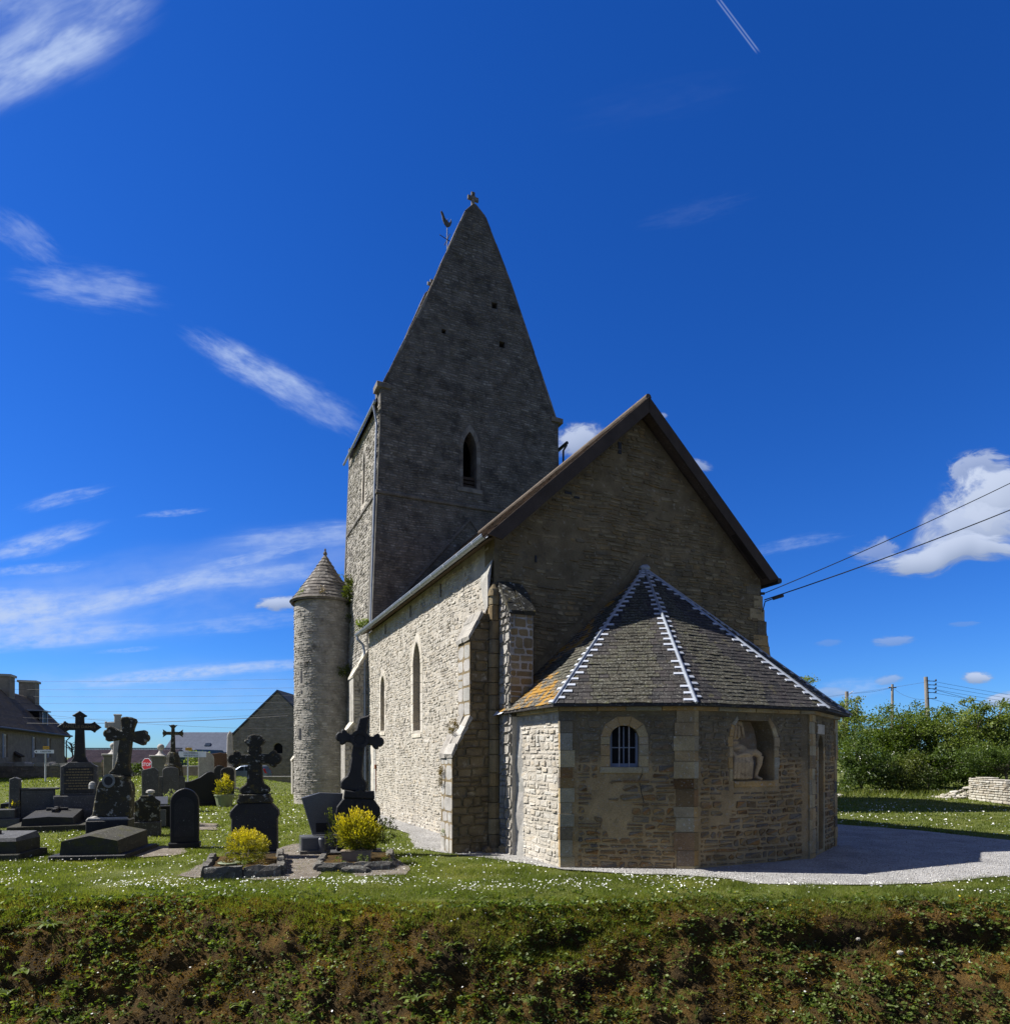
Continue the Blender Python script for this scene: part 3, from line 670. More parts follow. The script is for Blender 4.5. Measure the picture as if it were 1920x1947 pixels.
# niche
Pf, L, par = PNI, 0, faces[2][2]
nb = MB(); tri = geometry.tessellate_polygon([[Vector((a, z, 0)) for a, z in niche]])
nb.add([tuple(Pf(a, z, -.5)) for a, z in offset(niche, -.02)], [tuple(t) for t in tri]); nb.build('niche_back', M['niche_plaster'], par)
for z0, z1, k in ((1.80, 2.06, .0), (2.06, 2.3, .04), (2.3, 2.52, 0), (2.52, 2.74, .05)):
    block(Pf, M['dressed'], par, .80 - k, .905, z0, z1, .014); block(Pf, M['dressed'], par, 2.075, 2.20 + k, z0, z1, .014)
ring_blocks(Pf, M['dressed'], par, [(2.20, 2.74), (2.10, 2.98), (1.93, 3.17)], [(2.075, 2.74), (2.0, 2.92), (1.90, 3.09)], .014)
ring_blocks(Pf, M['dressed'], par, [(1.02, 3.18), (.86, 3.0), (.79, 2.74)], [(1.06, 3.10), (.955, 2.96), (.905, 2.74)], .014)
block(Pf, M['dressed'], par, .93, 2.08, 1.66, 1.79, .03, 'niche_sill', sink=.3)
# blocked doorway in the right diagonal wall
Pf, L, par = faces[3]
nb = MB(); tri = geometry.tessellate_polygon([[Vector((a, z, 0)) for a, z in slotR]])
nb.add([tuple(Pf(a, z, -.33)) for a, z in slotR], [tuple(t) for t in tri]); nb.build('blocked_doorway', M['apse_mortar'], par)
z = .05
while z < 2.5:
    h = R.uniform(.28, .42)
    block(Pf, M['dressed'], par, .58 - R.uniform(0, .06), .715, z, z + h, .012); block(Pf, M['dressed'], par, 1.245, 1.38 + R.uniform(0, .06), z, z + h, .012); z += h
block(Pf, M['pale_dressed'], par, .62, 1.34, 2.84, 3.08, .012)

# ------------------------------------------------------------------ east gable
PG = plane((0, 0), (1, 0))
gab = [(-.02, -.1), (8.95, -.1), (9.06, 3.5), (9.04, 5.2), (8.66, 6.9), (8.60, 7.55), (4.25, 11.52), (.0, 7.62)]
mb = MB(); plate(mb, PG, gab, (), .6); gw = mb.build('gable_wall', M['gable_mortar'], church)
hidden = [(.3, -.1), (8.4, -.1), (8.4, 3.2), (4.4, 6.95), (.3, 3.2)]
pol = [(.02, .0), (8.85, .0), (8.96, 3.5), (8.94, 5.2), (8.56, 6.9), (8.5, 7.5), (4.25, 11.35), (.1, 7.5)]
band = [(.25, 3.2), (.25, 3.75), (3.85, 7.25), (4.1, 7.65), (4.37, 7.75), (4.7, 7.6), (4.95, 7.2), (8.5, 3.8), (8.5, 3.2)]
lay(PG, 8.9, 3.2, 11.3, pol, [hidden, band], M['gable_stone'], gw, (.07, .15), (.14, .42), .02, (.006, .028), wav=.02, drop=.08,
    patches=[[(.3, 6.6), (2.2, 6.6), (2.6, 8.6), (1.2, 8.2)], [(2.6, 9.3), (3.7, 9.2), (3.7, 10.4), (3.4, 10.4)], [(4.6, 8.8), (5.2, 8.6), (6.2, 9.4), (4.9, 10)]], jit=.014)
z = 0.0; k = 0
while z < 7.3:    # quoins of the far corner
    h = R.uniform(.25, .42); e = 8.98 if z < 5 else 8.98 - (z - 5) * .19
    block(PG, M['dressed'] if k % 3 else M['apse_stone'], gw, e - (.55 if k % 2 else .32), e + .04, z, min(z + h, 7.4), .02, 'quoin'); z += h; k += 1
mb = MB()   # cement band over the apse roof
plate(mb, plane((0, -.03), (1, 0)), band + [(8.5, 3.1), (.25, 3.1)][::1] if False else [(.2, 3.25), (.8, 3.25), (4.37, 6.9), (7.9, 3.25), (8.6, 3.25), (8.55, 3.85), (4.95, 7.2), (4.72, 7.5), (4.42, 7.66), (4.1, 7.52), (3.85, 7.15), (.25, 3.8)], (), .06)
mb.build('cement_band', M['gable_mortar'], gw)
pu = MB()   # putlog cavities and a slit in the gable
for a, z, ww, hh in ((1.12, 7.25, .05, .17), (2.05, 9.05, .20, .06), (2.3, 8.98, .16, .05), (3.62, 11.0 - .5, .1, .3)):
    pu.box(a - ww / 2, a + ww / 2, -.022, .02, z - hh / 2, z + hh / 2)
pu.v = [tuple(PG.M @ Vector(v)) for v in pu.v]; pu.build('cavity', M['dark'], gw)

# ------------------------------------------------------------------ south wall of the chancel
TV = 13.3
PS = plane((0, TV), (0, -1))
A_ = lambda v: TV - v
tall = arch(A_(6.38), .80, 3.18, 5.35, 6.12, 8); tall_o = arch(A_(6.38), 1.28, 2.95, 5.35, 6.40, 8)
sml = arch(A_(10.9), .62, 3.34, 5.05, 5.50, 8); sml_o = arch(A_(10.9), 1.02, 3.16, 5.05, 5.74, 8)
mb = MB(); plate(mb, PS, [(0, -.1), (TV - .03, -.1), (TV - .03, 7.62), (0, 7.55)], [tall, sml], .8, .36)
sw = mb.build('south_wall', M['lit_mortar'], church)
door = [(A_(13.15), -.1), (A_(12.0), -.1), (A_(12.0), 2.75), (A_(13.15), 2.75)]
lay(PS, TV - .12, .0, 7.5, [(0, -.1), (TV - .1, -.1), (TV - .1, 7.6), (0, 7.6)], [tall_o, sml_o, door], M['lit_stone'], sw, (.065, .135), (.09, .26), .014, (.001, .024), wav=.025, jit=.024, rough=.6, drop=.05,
    patches=[[(TV - 1.1, 6.1), (TV, 6.1), (TV, 7.6), (TV - 1.6, 7.6)]])
for outl, inn, nm in ((tall_o, tall, 'lancet_window'), (sml_o, sml, 'lancet_window')):
    n = len(outl); c0 = 0
    oo = [outl[0]] + [p for p in outl[1:-1]] + [outl[-1]]; ii = [inn[0]] + [p for p in inn[1:-1]] + [inn[-1]]
    # jambs cut into blocks, arch ring as voussoirs
    for sd_ in (0, -1):
        zo = outl[0][1]; zt = outl[1][1]; z = zo + .14
        while z < zt - .05:
            h = min(R.uniform(.26, .4), zt - z)
            xo, xi = (outl[0][0], inn[0][0]) if sd_ == 0 else (outl[-1][0], inn[-1][0])
            block(PS, M['pale_dressed'], sw, min(xo, xi), max(xo, xi) , z, z + h, .012); z += h
    ring_blocks(PS, M['pale_dressed'], sw, outl[1:-1], inn[1:-1], .014)
    xa, xb = outl[-1][0], outl[0][0]
    mb = MB(); sh = Matrix.Identity(4)
    zi = inn[0][1]; zo = outl[0][1]
    a0, a1 = inn[-1][0] - .12, inn[0][0] + .12
    mb.hexa([tuple(PS(a0, zo, .03)), tuple(PS(a1, zo, .03)), tuple(PS(a1, zo, -.34)), tuple(PS(a0, zo, -.34)), tuple(PS(a0, zo + .10, .03)), tuple(PS(a1, zo + .10, .03)), tuple(PS(a1, zi + .06, -.34)), tuple(PS(a0, zi + .06, -.34))])
    mb.build('sill', M['pale_dressed'], sw)
    gl = MB(); gl.prism(offset(inn, -.005), .30, .33, M=PS.M); gl = gl.build(nm, M['leaded_glass'], church)
    x0, x1 = inn[-1][0], inn[0][0]; z0, zt = inn[0][1], max(p[1] for p in inn); z = z0 + .28; cx = (x0 + x1) / 2
    for x in (cx, cx - (x1 - x0) * .25, cx + (x1 - x0) * .25):
        b = MB(); b.tube([PS(x, z0, -.285), PS(x, zt - (.04 if x == cx else .3), -.285)], .007, 4); b.build('glazing_bar', M['iron'], gl)
    while z < zt - .2:
        b = MB(); b.box(x0 + .01, x1 - .01, .275, .297, z - .011, z + .011); b.v = [tuple(PS.M @ Vector(v)) for v in b.v]; b.build('saddle_bar', M['iron'], gl); z += .3
# blocked south door: a strip of dressed stone with a rusty cramp
dz = 0.0
while dz < 2.7:
    h = R.uniform(.3, .5); block(PS, M['render_grey'], sw, A_(12.45), A_(12.0), dz, min(dz + h, 2.75), .02); dz += h
block(PS, M['pale_dressed'], sw, A_(13.1), A_(12.46), 0, 2.75, .01, 'blocked_door')
mb = MB(); mb.box(A_(12.0), A_(11.84), -.07, .03, 1.84, 2.0); mb.box(A_(11.96), A_(11.9), -.02, .02, .9, 1.84, jit=.01); mb.v = [tuple(PS.M @ Vector(v)) for v in mb.v]; mb.build('rusty_cramp', M['rust'], sw)
for v, z0, z1 in ((3.85, 7.02, 7.42), (6.95, 7.02, 7.42), (10.3, 7.02, 7.42)):
    mb = MB(); mb.tube([PS(A_(v), z0, .05), PS(A_(v), z1, .05)], .018, 6); mb.build('iron_tie', M['iron'], sw)
# little cement haunch where the corner buttress dies into the wall
mb = MB(); mb.add([tuple(PS(*p)) for p in ((TV - .85, 6.72, .02), (TV - .05, 6.72, .16), (TV - .02, 7.1, .05), (TV - .8, 7.0, .01), (TV - .55, 5.9, .02), (TV - .05, 5.95, .16))], [(0, 1, 2, 3), (0, 4, 5, 1), (1, 5, 2), (0, 3, 4)]); mb.build('cement_haunch', M['render_grey'], sw)

# ------------------------------------------------------------------ buttresses
def buttress(name, o, ud, width, steps, mat, smat, bmat, side_pieces=True, capmat='turret_stone', indiv=False, flip=False):
    """steps: (z0, z1, projection at bottom z, projection after the sloped top, slope height)"""
    Pb = plane(o, ud); mb = MB(); prof = [(0, -.1)]
    z = -.1
    out = []
    for z0, z1, pr, nxt, sl in steps:
        out += [(pr, z0), (pr, z1), (nxt, z1 + sl)]
    prof = [(0, steps[0][0])] + out + [(0, steps[-1][1] + steps[-1][4])]
    n = len(prof)
    vs = [tuple(Pb(0, z, k)) for k, z in prof] + [tuple(Pb(width, z, k)) for k, z in prof]
    tri = geometry.tessellate_polygon([[Vector((k, z, 0)) for k, z in prof]])
    mb.add(vs, [(i, (i + 1) % n, n + (i + 1) % n, n + i) for i in range(n)] + [tuple(t) for t in tri] + [tuple(i + n for i in reversed(t)) for t in tri])
    ob = mb.build(name, bmat, church)
    # stones on the two flanks and the outer face
    fl0 = plane(Pb(0, 0, 0).xy, Pb.n.xy)                 # flank at a=0, outward normal is wrong side -> lay from outside in
    far = steps[0][2]
    pa = plane(Pb(width, 0, 0).xy, Pb.n.xy); pa_ok = pa.n.dot(Pb.ud) > 0
    fl = pa if pa_ok else None
    poly = [(k, z) for k, z in prof]
    if flip:
        Pq = plane(Pb(0, 0, far).xy, -Pb.n.xy); poly2 = [(far - k, z) for k, z in prof]
    else:
        Pq = plane(Pb(width, 0, 0).xy, Pb.n.xy); poly2 = poly
    lay(Pq, far, .0, steps[-1][1] + steps[-1][4], poly2, [], smat, ob, (.16, .3), (.2, .46), .02, (.004, .02), wav=.006, indiv=indiv, jit=.015)
    for z0, z1, pr, nxt, sl in steps:
        if nxt < pr:
            e = .04; n_ = max(3, round(math.hypot(pr - nxt, sl) / .26)); nw_ = 2
            for q in range(n_):
                for c_ in range(nw_):
                    f0, f1 = q / n_, (q + 1) / n_; j_ = lambda: R.uniform(-.018, .018); a0 = -.04 + (width + .08) * c_ / nw_ + (.0 if c_ == 0 else R.uniform(-.08, .08)); a1 = -.04 + (width + .08) * (c_ + 1) / nw_ + .01
                    k0 = pr + e + (nxt - pr - e) * f0; k1 = pr + e + (nxt - pr - e) * f1; zz0 = z1 + sl * f0; zz1 = z1 + sl * f1 + .03; up_ = R.uniform(.02, .055)
                    pts = [(k0, zz0 - .06), (k0 + .012, zz0 + up_), (k1, zz1 + up_ * .8), (k1 - .06, zz1 - .06)]; cp = MB()
                    vs = [tuple(Pb(a0 + j_(), z + j_() * .5, k + j_())) for k, z in pts] + [tuple(Pb(a1 + j_(), z + j_() * .5, k + j_())) for k, z in pts]
                    cp.add(vs, [(i, (i + 1) % 4, 4 + (i + 1) % 4, 4 + i) for i in range(4)] + [(0, 3, 2, 1), (4, 5, 6, 7)]); cp.build('weathering_stone', M[capmat], ob)
    return ob, Pb
# big stepped buttress on the south wall, its dark flank turned to the viewer
b1, PB1 = buttress('buttress', (0, .85), (0, -1), .80, [(-.1, 2.34, 1.07, .62, .92), (3.26, 5.16, .62, .34, .62)], None, M['gable_stone'], M['gable_mortar'], indiv=False)
lay(plane(PB1(0, 0, 1.07).xy, PB1.ud.xy), .8, 0, 2.3, [(0, -.1), (.8, -.1), (.8, 2.32), (0, 2.32)], [], M['render_grey'], b1, (.25, .4), (.28, .5), .006, (.002, .008))
lay(plane(PB1(0, 0, .62).xy, PB1.ud.xy), .8, 3.3, 5.1, [(0, 3.2), (.8, 3.2), (.8, 5.14), (0, 5.14)], [], M['render_grey'], b1, (.25, .4), (.28, .5), .006, (.002, .008))
# buttress standing out from the gable beside it; pale flank stones imitate sunlight
b2, PB2 = buttress('buttress', (.10, 0), (1, 0), .60, [(-.1, 3.3, .78, .68, .25), (3.55, 5.72, .68, .05, .80)], None, M['turret_stone'], M['turret_stone'], flip=True, capmat='granite_lichen')
lay(plane(PB2(0, 0, .68).xy, PB2.ud.xy), .60, 3.5, 5.7, [(0, 3.4), (.60, 3.4), (.60, 5.7), (0, 5.7)], [], M['gable_stone'], b2, (.15, .28), (.2, .4), .008, (.004, .018))
rj = MB(); zz = [(-.1, .10, .30), (.4, .06, .26), (.9, .10, .22), (1.5, .05, .24), (2.1, .08, .18), (2.7, .04, .16), (3.25, .02, .12)]
for (z0, d0, l0), (z1, d1, l1) in zip(zz[:-1], zz[1:]):
    rj.add([(.10, -.62, z0), (.27 - d0, -.80, z0), (.285, -.80 - l0, z0), (.10, -.62, z1), (.27 - d1, -.80, z1), (.285, -.80 - l1, z1)], [(0, 1, 4, 3), (1, 2, 5, 4)])
rj.build('cement_joint', M['render_grey'], b2)
# shaft of drums in the corner
shaft = MB(); shaft.lathe([(.20, -.1), (.20, .12)], (.0, .03, 0), 12); shaft = shaft.build('corner_shaft', M['gable_stone'], church)
z = .0; k = 0
while z < 6.3:
    h = R.uniform(.3, .46); r = (.14 if z > 1 else .16) + R.uniform(-.006, .006); d = MB()
    d.lathe([(r - .012, .006), (r, .02), (r, h - .02), (r - .012, h - .006)], (.0 + R.uniform(-.01, .01), .03 + R.uniform(-.01, .01), z), 11); d.build('drum', M['gable_stone'], shaft, smooth=False); z += h
mb = MB(); mb.lathe([(.165, 6.2), (.13, 6.36), (.05, 6.52), (.0, 6.56)], (.0, .03, 0), 12); mb.build('shaft_top', M['gable_stone'], shaft)
for i_, (x, y, s) in enumerate(((.13, -.30, .17), (.22, -.42, .13), (-.25, -.12, .12), (-.55, .08, .1))):
    mb = MB(); mb.blob((x, y, s * .5), s, 2, .2, flat=.9); mb.build('foot_stone', M['gable_stone'], shaft)
# buttress at the tower corner
b3, PB3 = buttress('buttress', (.1, TV + .95), (0, -1), .85, [(-.1, 3.25, 1.08, .72, .5), (3.75, 5.72, .72, .1, 1.1)], None, M['turret_stone'], M['turret_stone'], capmat='pale_dressed')

# ------------------------------------------------------------------ tower
PT = plane((0, TV), (1, 0))
tf = [(.0, -.1), (9.6, -.1), (9.42, 8), (9.2, 17.4), (9.2, 18.55), (8.98, 18.62), (6.63, 24.42), (5.36, 27.05), (4.85, 27.46), (4.42, 27.0), (2.62, 22.6), (.72, 18.35), (.50, 18.3), (.52, 17.4), (.14, 8)]
lan = arch(4.62, .66, 14.55, 16.25, 17.08, 8); lan_o = arch(4.62, 1.02, 14.3, 16.25, 17.4, 8)
pl = [[(a - s, z - s), (a + s, z - s), (a + s, z + s), (a - s, z + s)] for a, z, s in ((5.84, 23.15, .14), (6.22, 21.45, .14), (3.37, 21.3, .10))]
mb = MB(); plate(mb, PT, tf, [lan] + pl, .9, .8); tw = mb.build('tower_gable_wall', M['tower_mortar'], church)
pol = [(p[0] + (.015 if p[0] < 4.6 else -.02), p[1] - .05) for p in tf]
low = [(-.5, -.5), (9.9, -.5), (9.9, 7.2), (4.6, 12.3), (-.5, 7.3)]
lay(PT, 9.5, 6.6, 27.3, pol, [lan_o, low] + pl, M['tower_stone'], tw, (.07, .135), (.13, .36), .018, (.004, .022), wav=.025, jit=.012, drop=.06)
ring_blocks(PT, M['pale_dressed'] if False else M['tower_stone'], tw, lan_o[1:-1], lan[1:-1], .018)
for xo, xi in ((lan_o[0][0], lan[0][0]), (lan_o[-1][0], lan[-1][0])):
    z = 14.5
    while z < 16.2: h = min(R.uniform(.3, .45), 16.25 - z); block(PT, M['tower_stone'], tw, min(xo, xi), max(xo, xi), z, z + h, .018); z += h
block(PT, M['tower_stone'], tw, 4.0, 5.24, 14.3, 14.5, .05, 'sill')
lb = MB()
for z in (14.62, 14.8, 14.98): lb.box(4.3, 4.94, .22, .34, z, z + .12)
lb.v = [tuple(PT.M @ Vector(v)) for v in lb.v]; lb.build('louvre', M['wood'], tw)
# left wall with its batter
PTL = plane((-.02, TV + 6.5), (0, -1), (.031, 0, 1)); TL = 6.46
tl_l = arch(3.55, .5, 14.15, 15.9, 16.65, 6); tl_o = arch(3.55, .86, 13.95, 15.9, 16.95, 6); slit = [(4.25, 10.0), (4.4, 10.0), (4.4, 10.9), (4.25, 10.9)]
mb = MB(); plate(mb, PTL, [(0, -.1), (TL, -.1), (TL, 17.6), (0, 17.6)], [tl_l, slit], .9, .6); tlw = mb.build('tower_side_wall', M['lit_mortar'], church)
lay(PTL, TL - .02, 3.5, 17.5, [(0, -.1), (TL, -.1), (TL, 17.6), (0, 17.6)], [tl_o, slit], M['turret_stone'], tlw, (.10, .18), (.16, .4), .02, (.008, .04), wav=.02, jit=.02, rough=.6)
ring_blocks(PTL, M['turret_stone'], tlw, tl_o[1:-1], tl_l[1:-1], .02)
mb = MB()   # the two sides the viewer does not see
plate(mb, plane((0, TV + 6.5), (1, 0)), [(p[0], p[1]) for p in tf], (), .3)
vs = [(9.6, TV, -.1), (9.6, TV + 6.5, -.1), (9.2, TV + 6.5, 17.6), (9.2, TV, 17.6)]; mb.add(vs, [(0, 1, 2, 3)]); mb.build('tower_back_wall', M['tower_mortar'], church)
# string course
sc = MB(); sc.prism([(.3, 13.58), (9.32, 13.58), (9.32, 13.74), (.3, 13.74)], -.085, .06, .03, M=PT.M)
q = MB(); q.prism([(-.03, 13.58), (TL + .03, 13.58), (TL + .03, 13.74), (-.03, 13.74)], -.085, .06, .03, M=PTL.M); sc.add(q.v, q.f); sc.build('string_course', M['tower_stone'], church)
# weathering line of an older, steeper roof
ol = MB()
for (x0, z0), (x1, z1) in (((4.62, 13.1), (.35, 8.02)), ((4.62, 13.1), (8.9, 8.0))):
    d = Vector((x1 - x0, z1 - z0)).normalized(); nn = Vector((-d.y, d.x)) * .06
    ol.prism([(x0 + nn.x, z0 + nn.y), (x0 - nn.x, z0 - nn.y), (x1 - nn.x, z1 - nn.y), (x1 + nn.x, z1 + nn.y)], -.07, .02, .015, M=PT.M)
ol.build('old_roof_line', M['tower_stone'], tw)
# gable copings (front and back) and kneelers
SL = [[(.62, 18.3), (2.60, 22.62), (4.42, 27.02), (4.85, 27.5)], [(9.1, 18.55), (6.65, 24.45), (5.36, 27.08), (4.85, 27.5)]]
for v0 in (TV - .012, TV + 6.5 - .62):
    for side in SL:
        for (x0, z0), (x1, z1) in zip(side[:-1], side[1:]):
            L = math.hypot(x1 - x0, z1 - z0); n = max(1, round(L / .62)); d = Vector((x1 - x0, z1 - z0)) / L; nn = Vector((-d.y, d.x)) * (1 if x0 < 4.85 else -1)
            for i in range(n):
                p0 = Vector((x0, z0)) + d * (L * i / n + .008); p1 = Vector((x0, z0)) + d * (L * (i + 1) / n - .008); e = R.uniform(-.012, .012)
                q = [p0 - nn * .05, p1 - nn * .05, p1 + nn * (.055 + e), p0 + nn * (.055 + e)]
                b = MB(); b.prism([tuple(p) for p in q], v0 + R.uniform(-.012, .012), v0 + .64, .012); b.build('coping_stone', M['turret_slab'] if R.random() < .6 else M['tower_stone'], tw)
for x0, x1, zz in ((.34, .95, 18.12), (8.8, 9.42, 18.42)):
    b = MB(); b.prism([(x0, zz), (x1, zz), (x1, zz + .22), (x0, zz + .24)], TV - .1, TV + .62, .02); b.build('kneeler', M['tower_stone'], tw)
# saddleback roof between the gables
tr = MB()
for sx, pts in ((0, [(.32, 17.55), (.62, 18.2), (2.62, 22.5), (4.40, 26.85), (4.85, 27.3)]), (1, [(9.5, 17.45), (9.1, 18.4), (6.63, 24.3), (5.36, 26.9), (4.85, 27.3)])):
    for (x0, z0), (x1, z1) in zip(pts[:-1], pts[1:]):
        tr.add([(x0, TV + .5, z0), (x0, TV + 6.1, z0), (x1, TV + 6.1, z1), (x1, TV + .5, z1)], [(0, 1, 2, 3)])
tr = tr.build('tower_roof', M['roof_tile'], church)
row = MB(); P3 = [(.30, 17.52), (.62, 18.22), (2.62, 22.53), (4.40, 26.88)]
for (x0, z0), (x1, z1) in zip(P3[:-1], P3[1:]):
    L = math.hypot(x1 - x0, z1 - z0); n = int(L / .22); dx, dz_ = (x1 - x0) / L, (z1 - z0) / L
    for i in range(n):
        v = TV + .58
        while v < TV + 6.0:
            s = R.uniform(.22, .4); l0 = L * i / n; l1 = l0 + .3; up = R.uniform(.02, .035)
            a = (x0 + dx * l0 - dz_ * up, z0 + dz_ * l0 + dx * up); b_ = (x0 + dx * l1 - dz_ * .004, z0 + dz_ * l1 + dx * .004)
            c_ = (x0 + dx * l0, z0 + dz_ * l0)
            row.add([(a[0], v, a[1]), (a[0], v + s - .01, a[1]), (b_[0], v + s - .01, b_[1]), (b_[0], v, b_[1]), (c_[0], v, c_[1]), (c_[0], v + s - .01, c_[1])], [(0, 1, 2, 3), (0, 4, 5, 1)]); v += s
o = row.build('roof_slating', M['roof_tile'], tr); o['kind'] = 'stuff'
mb = MB(); mb.tube([(.25, TV - .12, 17.46), (.25, TV + 6.7, 17.46)], .06, 8); mb.build('tower_gutter', M['zinc'], church)
mb = MB(); mb.tube([(9.6, TV - .15, 17.5), (9.6, TV + 6.5, 17.5)], .08, 8); mb.tube([(9.6, TV - .1, 17.4), (9.42, TV - .1, 17.1), (9.36, TV - .1, 7)], .05, 8); mb.build('tower_gutter', M['iron'], church)
# down pipe on the lit corner of the tower
dp = MB(); xx = lambda z: -.02 + .031 * z - .09
dp.tube([(.26, TV + .22, 17.42), (.3, TV + .22, 17.2), (xx(17) - .02, TV + .22, 16.7), (xx(12), TV + .22, 12), (xx(7.4), TV + .22, 7.2)], .05, 8)
for z in (16.3, 14, 11.8, 9.7, 8): dp.tube([(xx(z), TV + .22, z - .05), (xx(z), TV + .22, z + .05)], .062, 8)
dp.build('down_pipe', M['zinc'], church)
# finial crosses and weathercock
def finial(loc, s):
    m_ = MB(); x, y, z = loc
    m_.box(x - .07 * s, x + .07 * s, y - .07, y + .07, z - .1, z + .36 * s, bev=.015); m_.lathe([(.14 * s, -.02), (.09 * s, .12 * s)], (x, y, z), 8)
    m_.box(x - .26 * s, x - .071 * s, y - .06, y + .06, z + .3 * s, z + .48 * s, bev=.02); m_.box(x + .071 * s, x + .26 * s, y - .06, y + .06, z + .3 * s, z + .48 * s, bev=.02)
    m_.box(x - .11 * s, x + .11 * s, y - .065, y + .065, z + .361 * s, z + .5 * s, bev=.015); m_.box(x - .085 * s, x + .085 * s, y - .06, y + .06, z + .501 * s, z + .68 * s, bev=.02)
    m_.build('finial_cross', M['tower_stone'], church)
finial((4.85, TV + .2, 27.5), 1.0); finial((4.85, TV + 6.2, 27.5), .9)
wv = MB(); wy = TV + 3.7
wv.tube([(4.85, wy, 27.2), (4.85, wy, 29.25)], .022, 6); wv.tube([(4.45, wy + .0, 28.62), (5.22, wy, 28.4)], .02, 6); wv.tube([(4.85, wy - .4, 28.5), (4.85, wy + .4, 28.5)], .02, 6)
wv = wv.build('weather_vane', M['iron'], church)
ck = MB(); ck.prism([(4.82 + (x_ - 4.82) * .68, 29.15 + (z_ - 29.15) * .68) for x_, z_ in [(4.78, 29.15), (4.95, 29.16), (5.12, 29.3), (5.22, 29.58), (5.15, 29.82), (5.08, 29.55), (4.98, 29.5), (4.9, 29.58), (4.88, 29.75), (4.80, 29.6), (4.68, 29.75), (4.55, 30.05), (4.4, 30.2), (4.34, 30.08), (4.44, 29.85), (4.5, 29.55), (4.62, 29.3)]], wy - .035, wy + .035, .012)
ck.build('weathercock', M['granite_grey'], wv)

# ------------------------------------------------------------------ stair turret
TC = (-.74, 19.68); TR = 1.5
def PTU(a, z, k=0.0): q = a / TR; return Vector((TC[0] + (TR + k) * math.cos(q), TC[1] + (TR + k) * math.sin(q), z))
mb = MB(); mb.lathe([(TR + .03, -.1), (TR, .4), (TR, 10.0)], (*TC, 0), 40); tu = mb.build('stair_turret', M['turret_stone'], church, smooth=True)
aa0, aa1 = rad(150) * TR, rad(318) * TR
slits = []
for q, z0, z1, ww in ((212, 5.9, 6.55, .10), (213, 5.35, 5.6, .10), (208, 3.1, 3.75, .14), (222, 2.2, 2.4, .08)):
    a = rad(q) * TR; slits.append([(a - ww, z0), (a + ww, z0), (a + ww, z1), (a - ww, z1)])
lay(PTU, aa1, .0, 9.95, [(aa0, -1), (aa1, -1), (aa1, 10), (aa0, 10)], slits, M['turret_stone'], tu, (.09, .17), (.14, .34), .02, (.004, .03), wav=.02, jit=.018, rough=.6, a_from=aa0, drop=.05)
for s in slits:
    b = MB(); b.add([tuple(PTU(a, z, .004)) for a, z in offset(s, .035)], [(0, 1, 2, 3)]); b.build('loophole', M['dark'], tu)
tr2 = MB(); tr2.lathe([(TR + .16, 9.98), (TR + .17, 10.06), (TR + .06, 10.16)], (*TC, 0), 40); tr2 = tr2.build('turret_roof', M['turret_slab'], church)
z = 10.1; r0 = TR + .13; nrow = 13
for i in range(nrow):
    f0, f1 = i / nrow, (i + 1) / nrow
    ra = r0 * (1 - f0) ** 1.08 + .05; rb = r0 * (1 - f1) ** 1.08 + .05; za = 10.08 + 2.45 * f0; zb = 10.08 + 2.45 * f1
    b = MB(); n = 36; e = R.uniform(.03, .07)
    vs = []
    for k in range(n):
        q = 2 * math.pi * k / n; rr = ra + e + R.uniform(-.012, .012); c, s_ = math.cos(q), math.sin(q)
        vs += [(TC[0] + (rr - .04) * c, TC[1] + (rr - .04) * s_, za - .03), (TC[0] + rr * c, TC[1] + rr * s_, za), (TC[0] + rb * c, TC[1] + rb * s_, zb + .02)]
    fs = []
    for k in range(n):
        j = (k + 1) % n
        for m_ in (0, 1): fs.append((k * 3 + m_, j * 3 + m_, j * 3 + m_ + 1, k * 3 + m_ + 1))
    b.add(vs, fs); b.t = [R.random() for _ in b.f]; b.build('stone_course', M['turret_slab'], tr2)
b = MB(); b.lathe([(.10, 12.45), (.07, 12.55), (.11, 12.62), (.08, 12.7), (.03, 12.78), (.06, 12.83), (.0, 12.92)], (*TC, 0), 10); b.build('finial', M['turret_slab'], tr2)

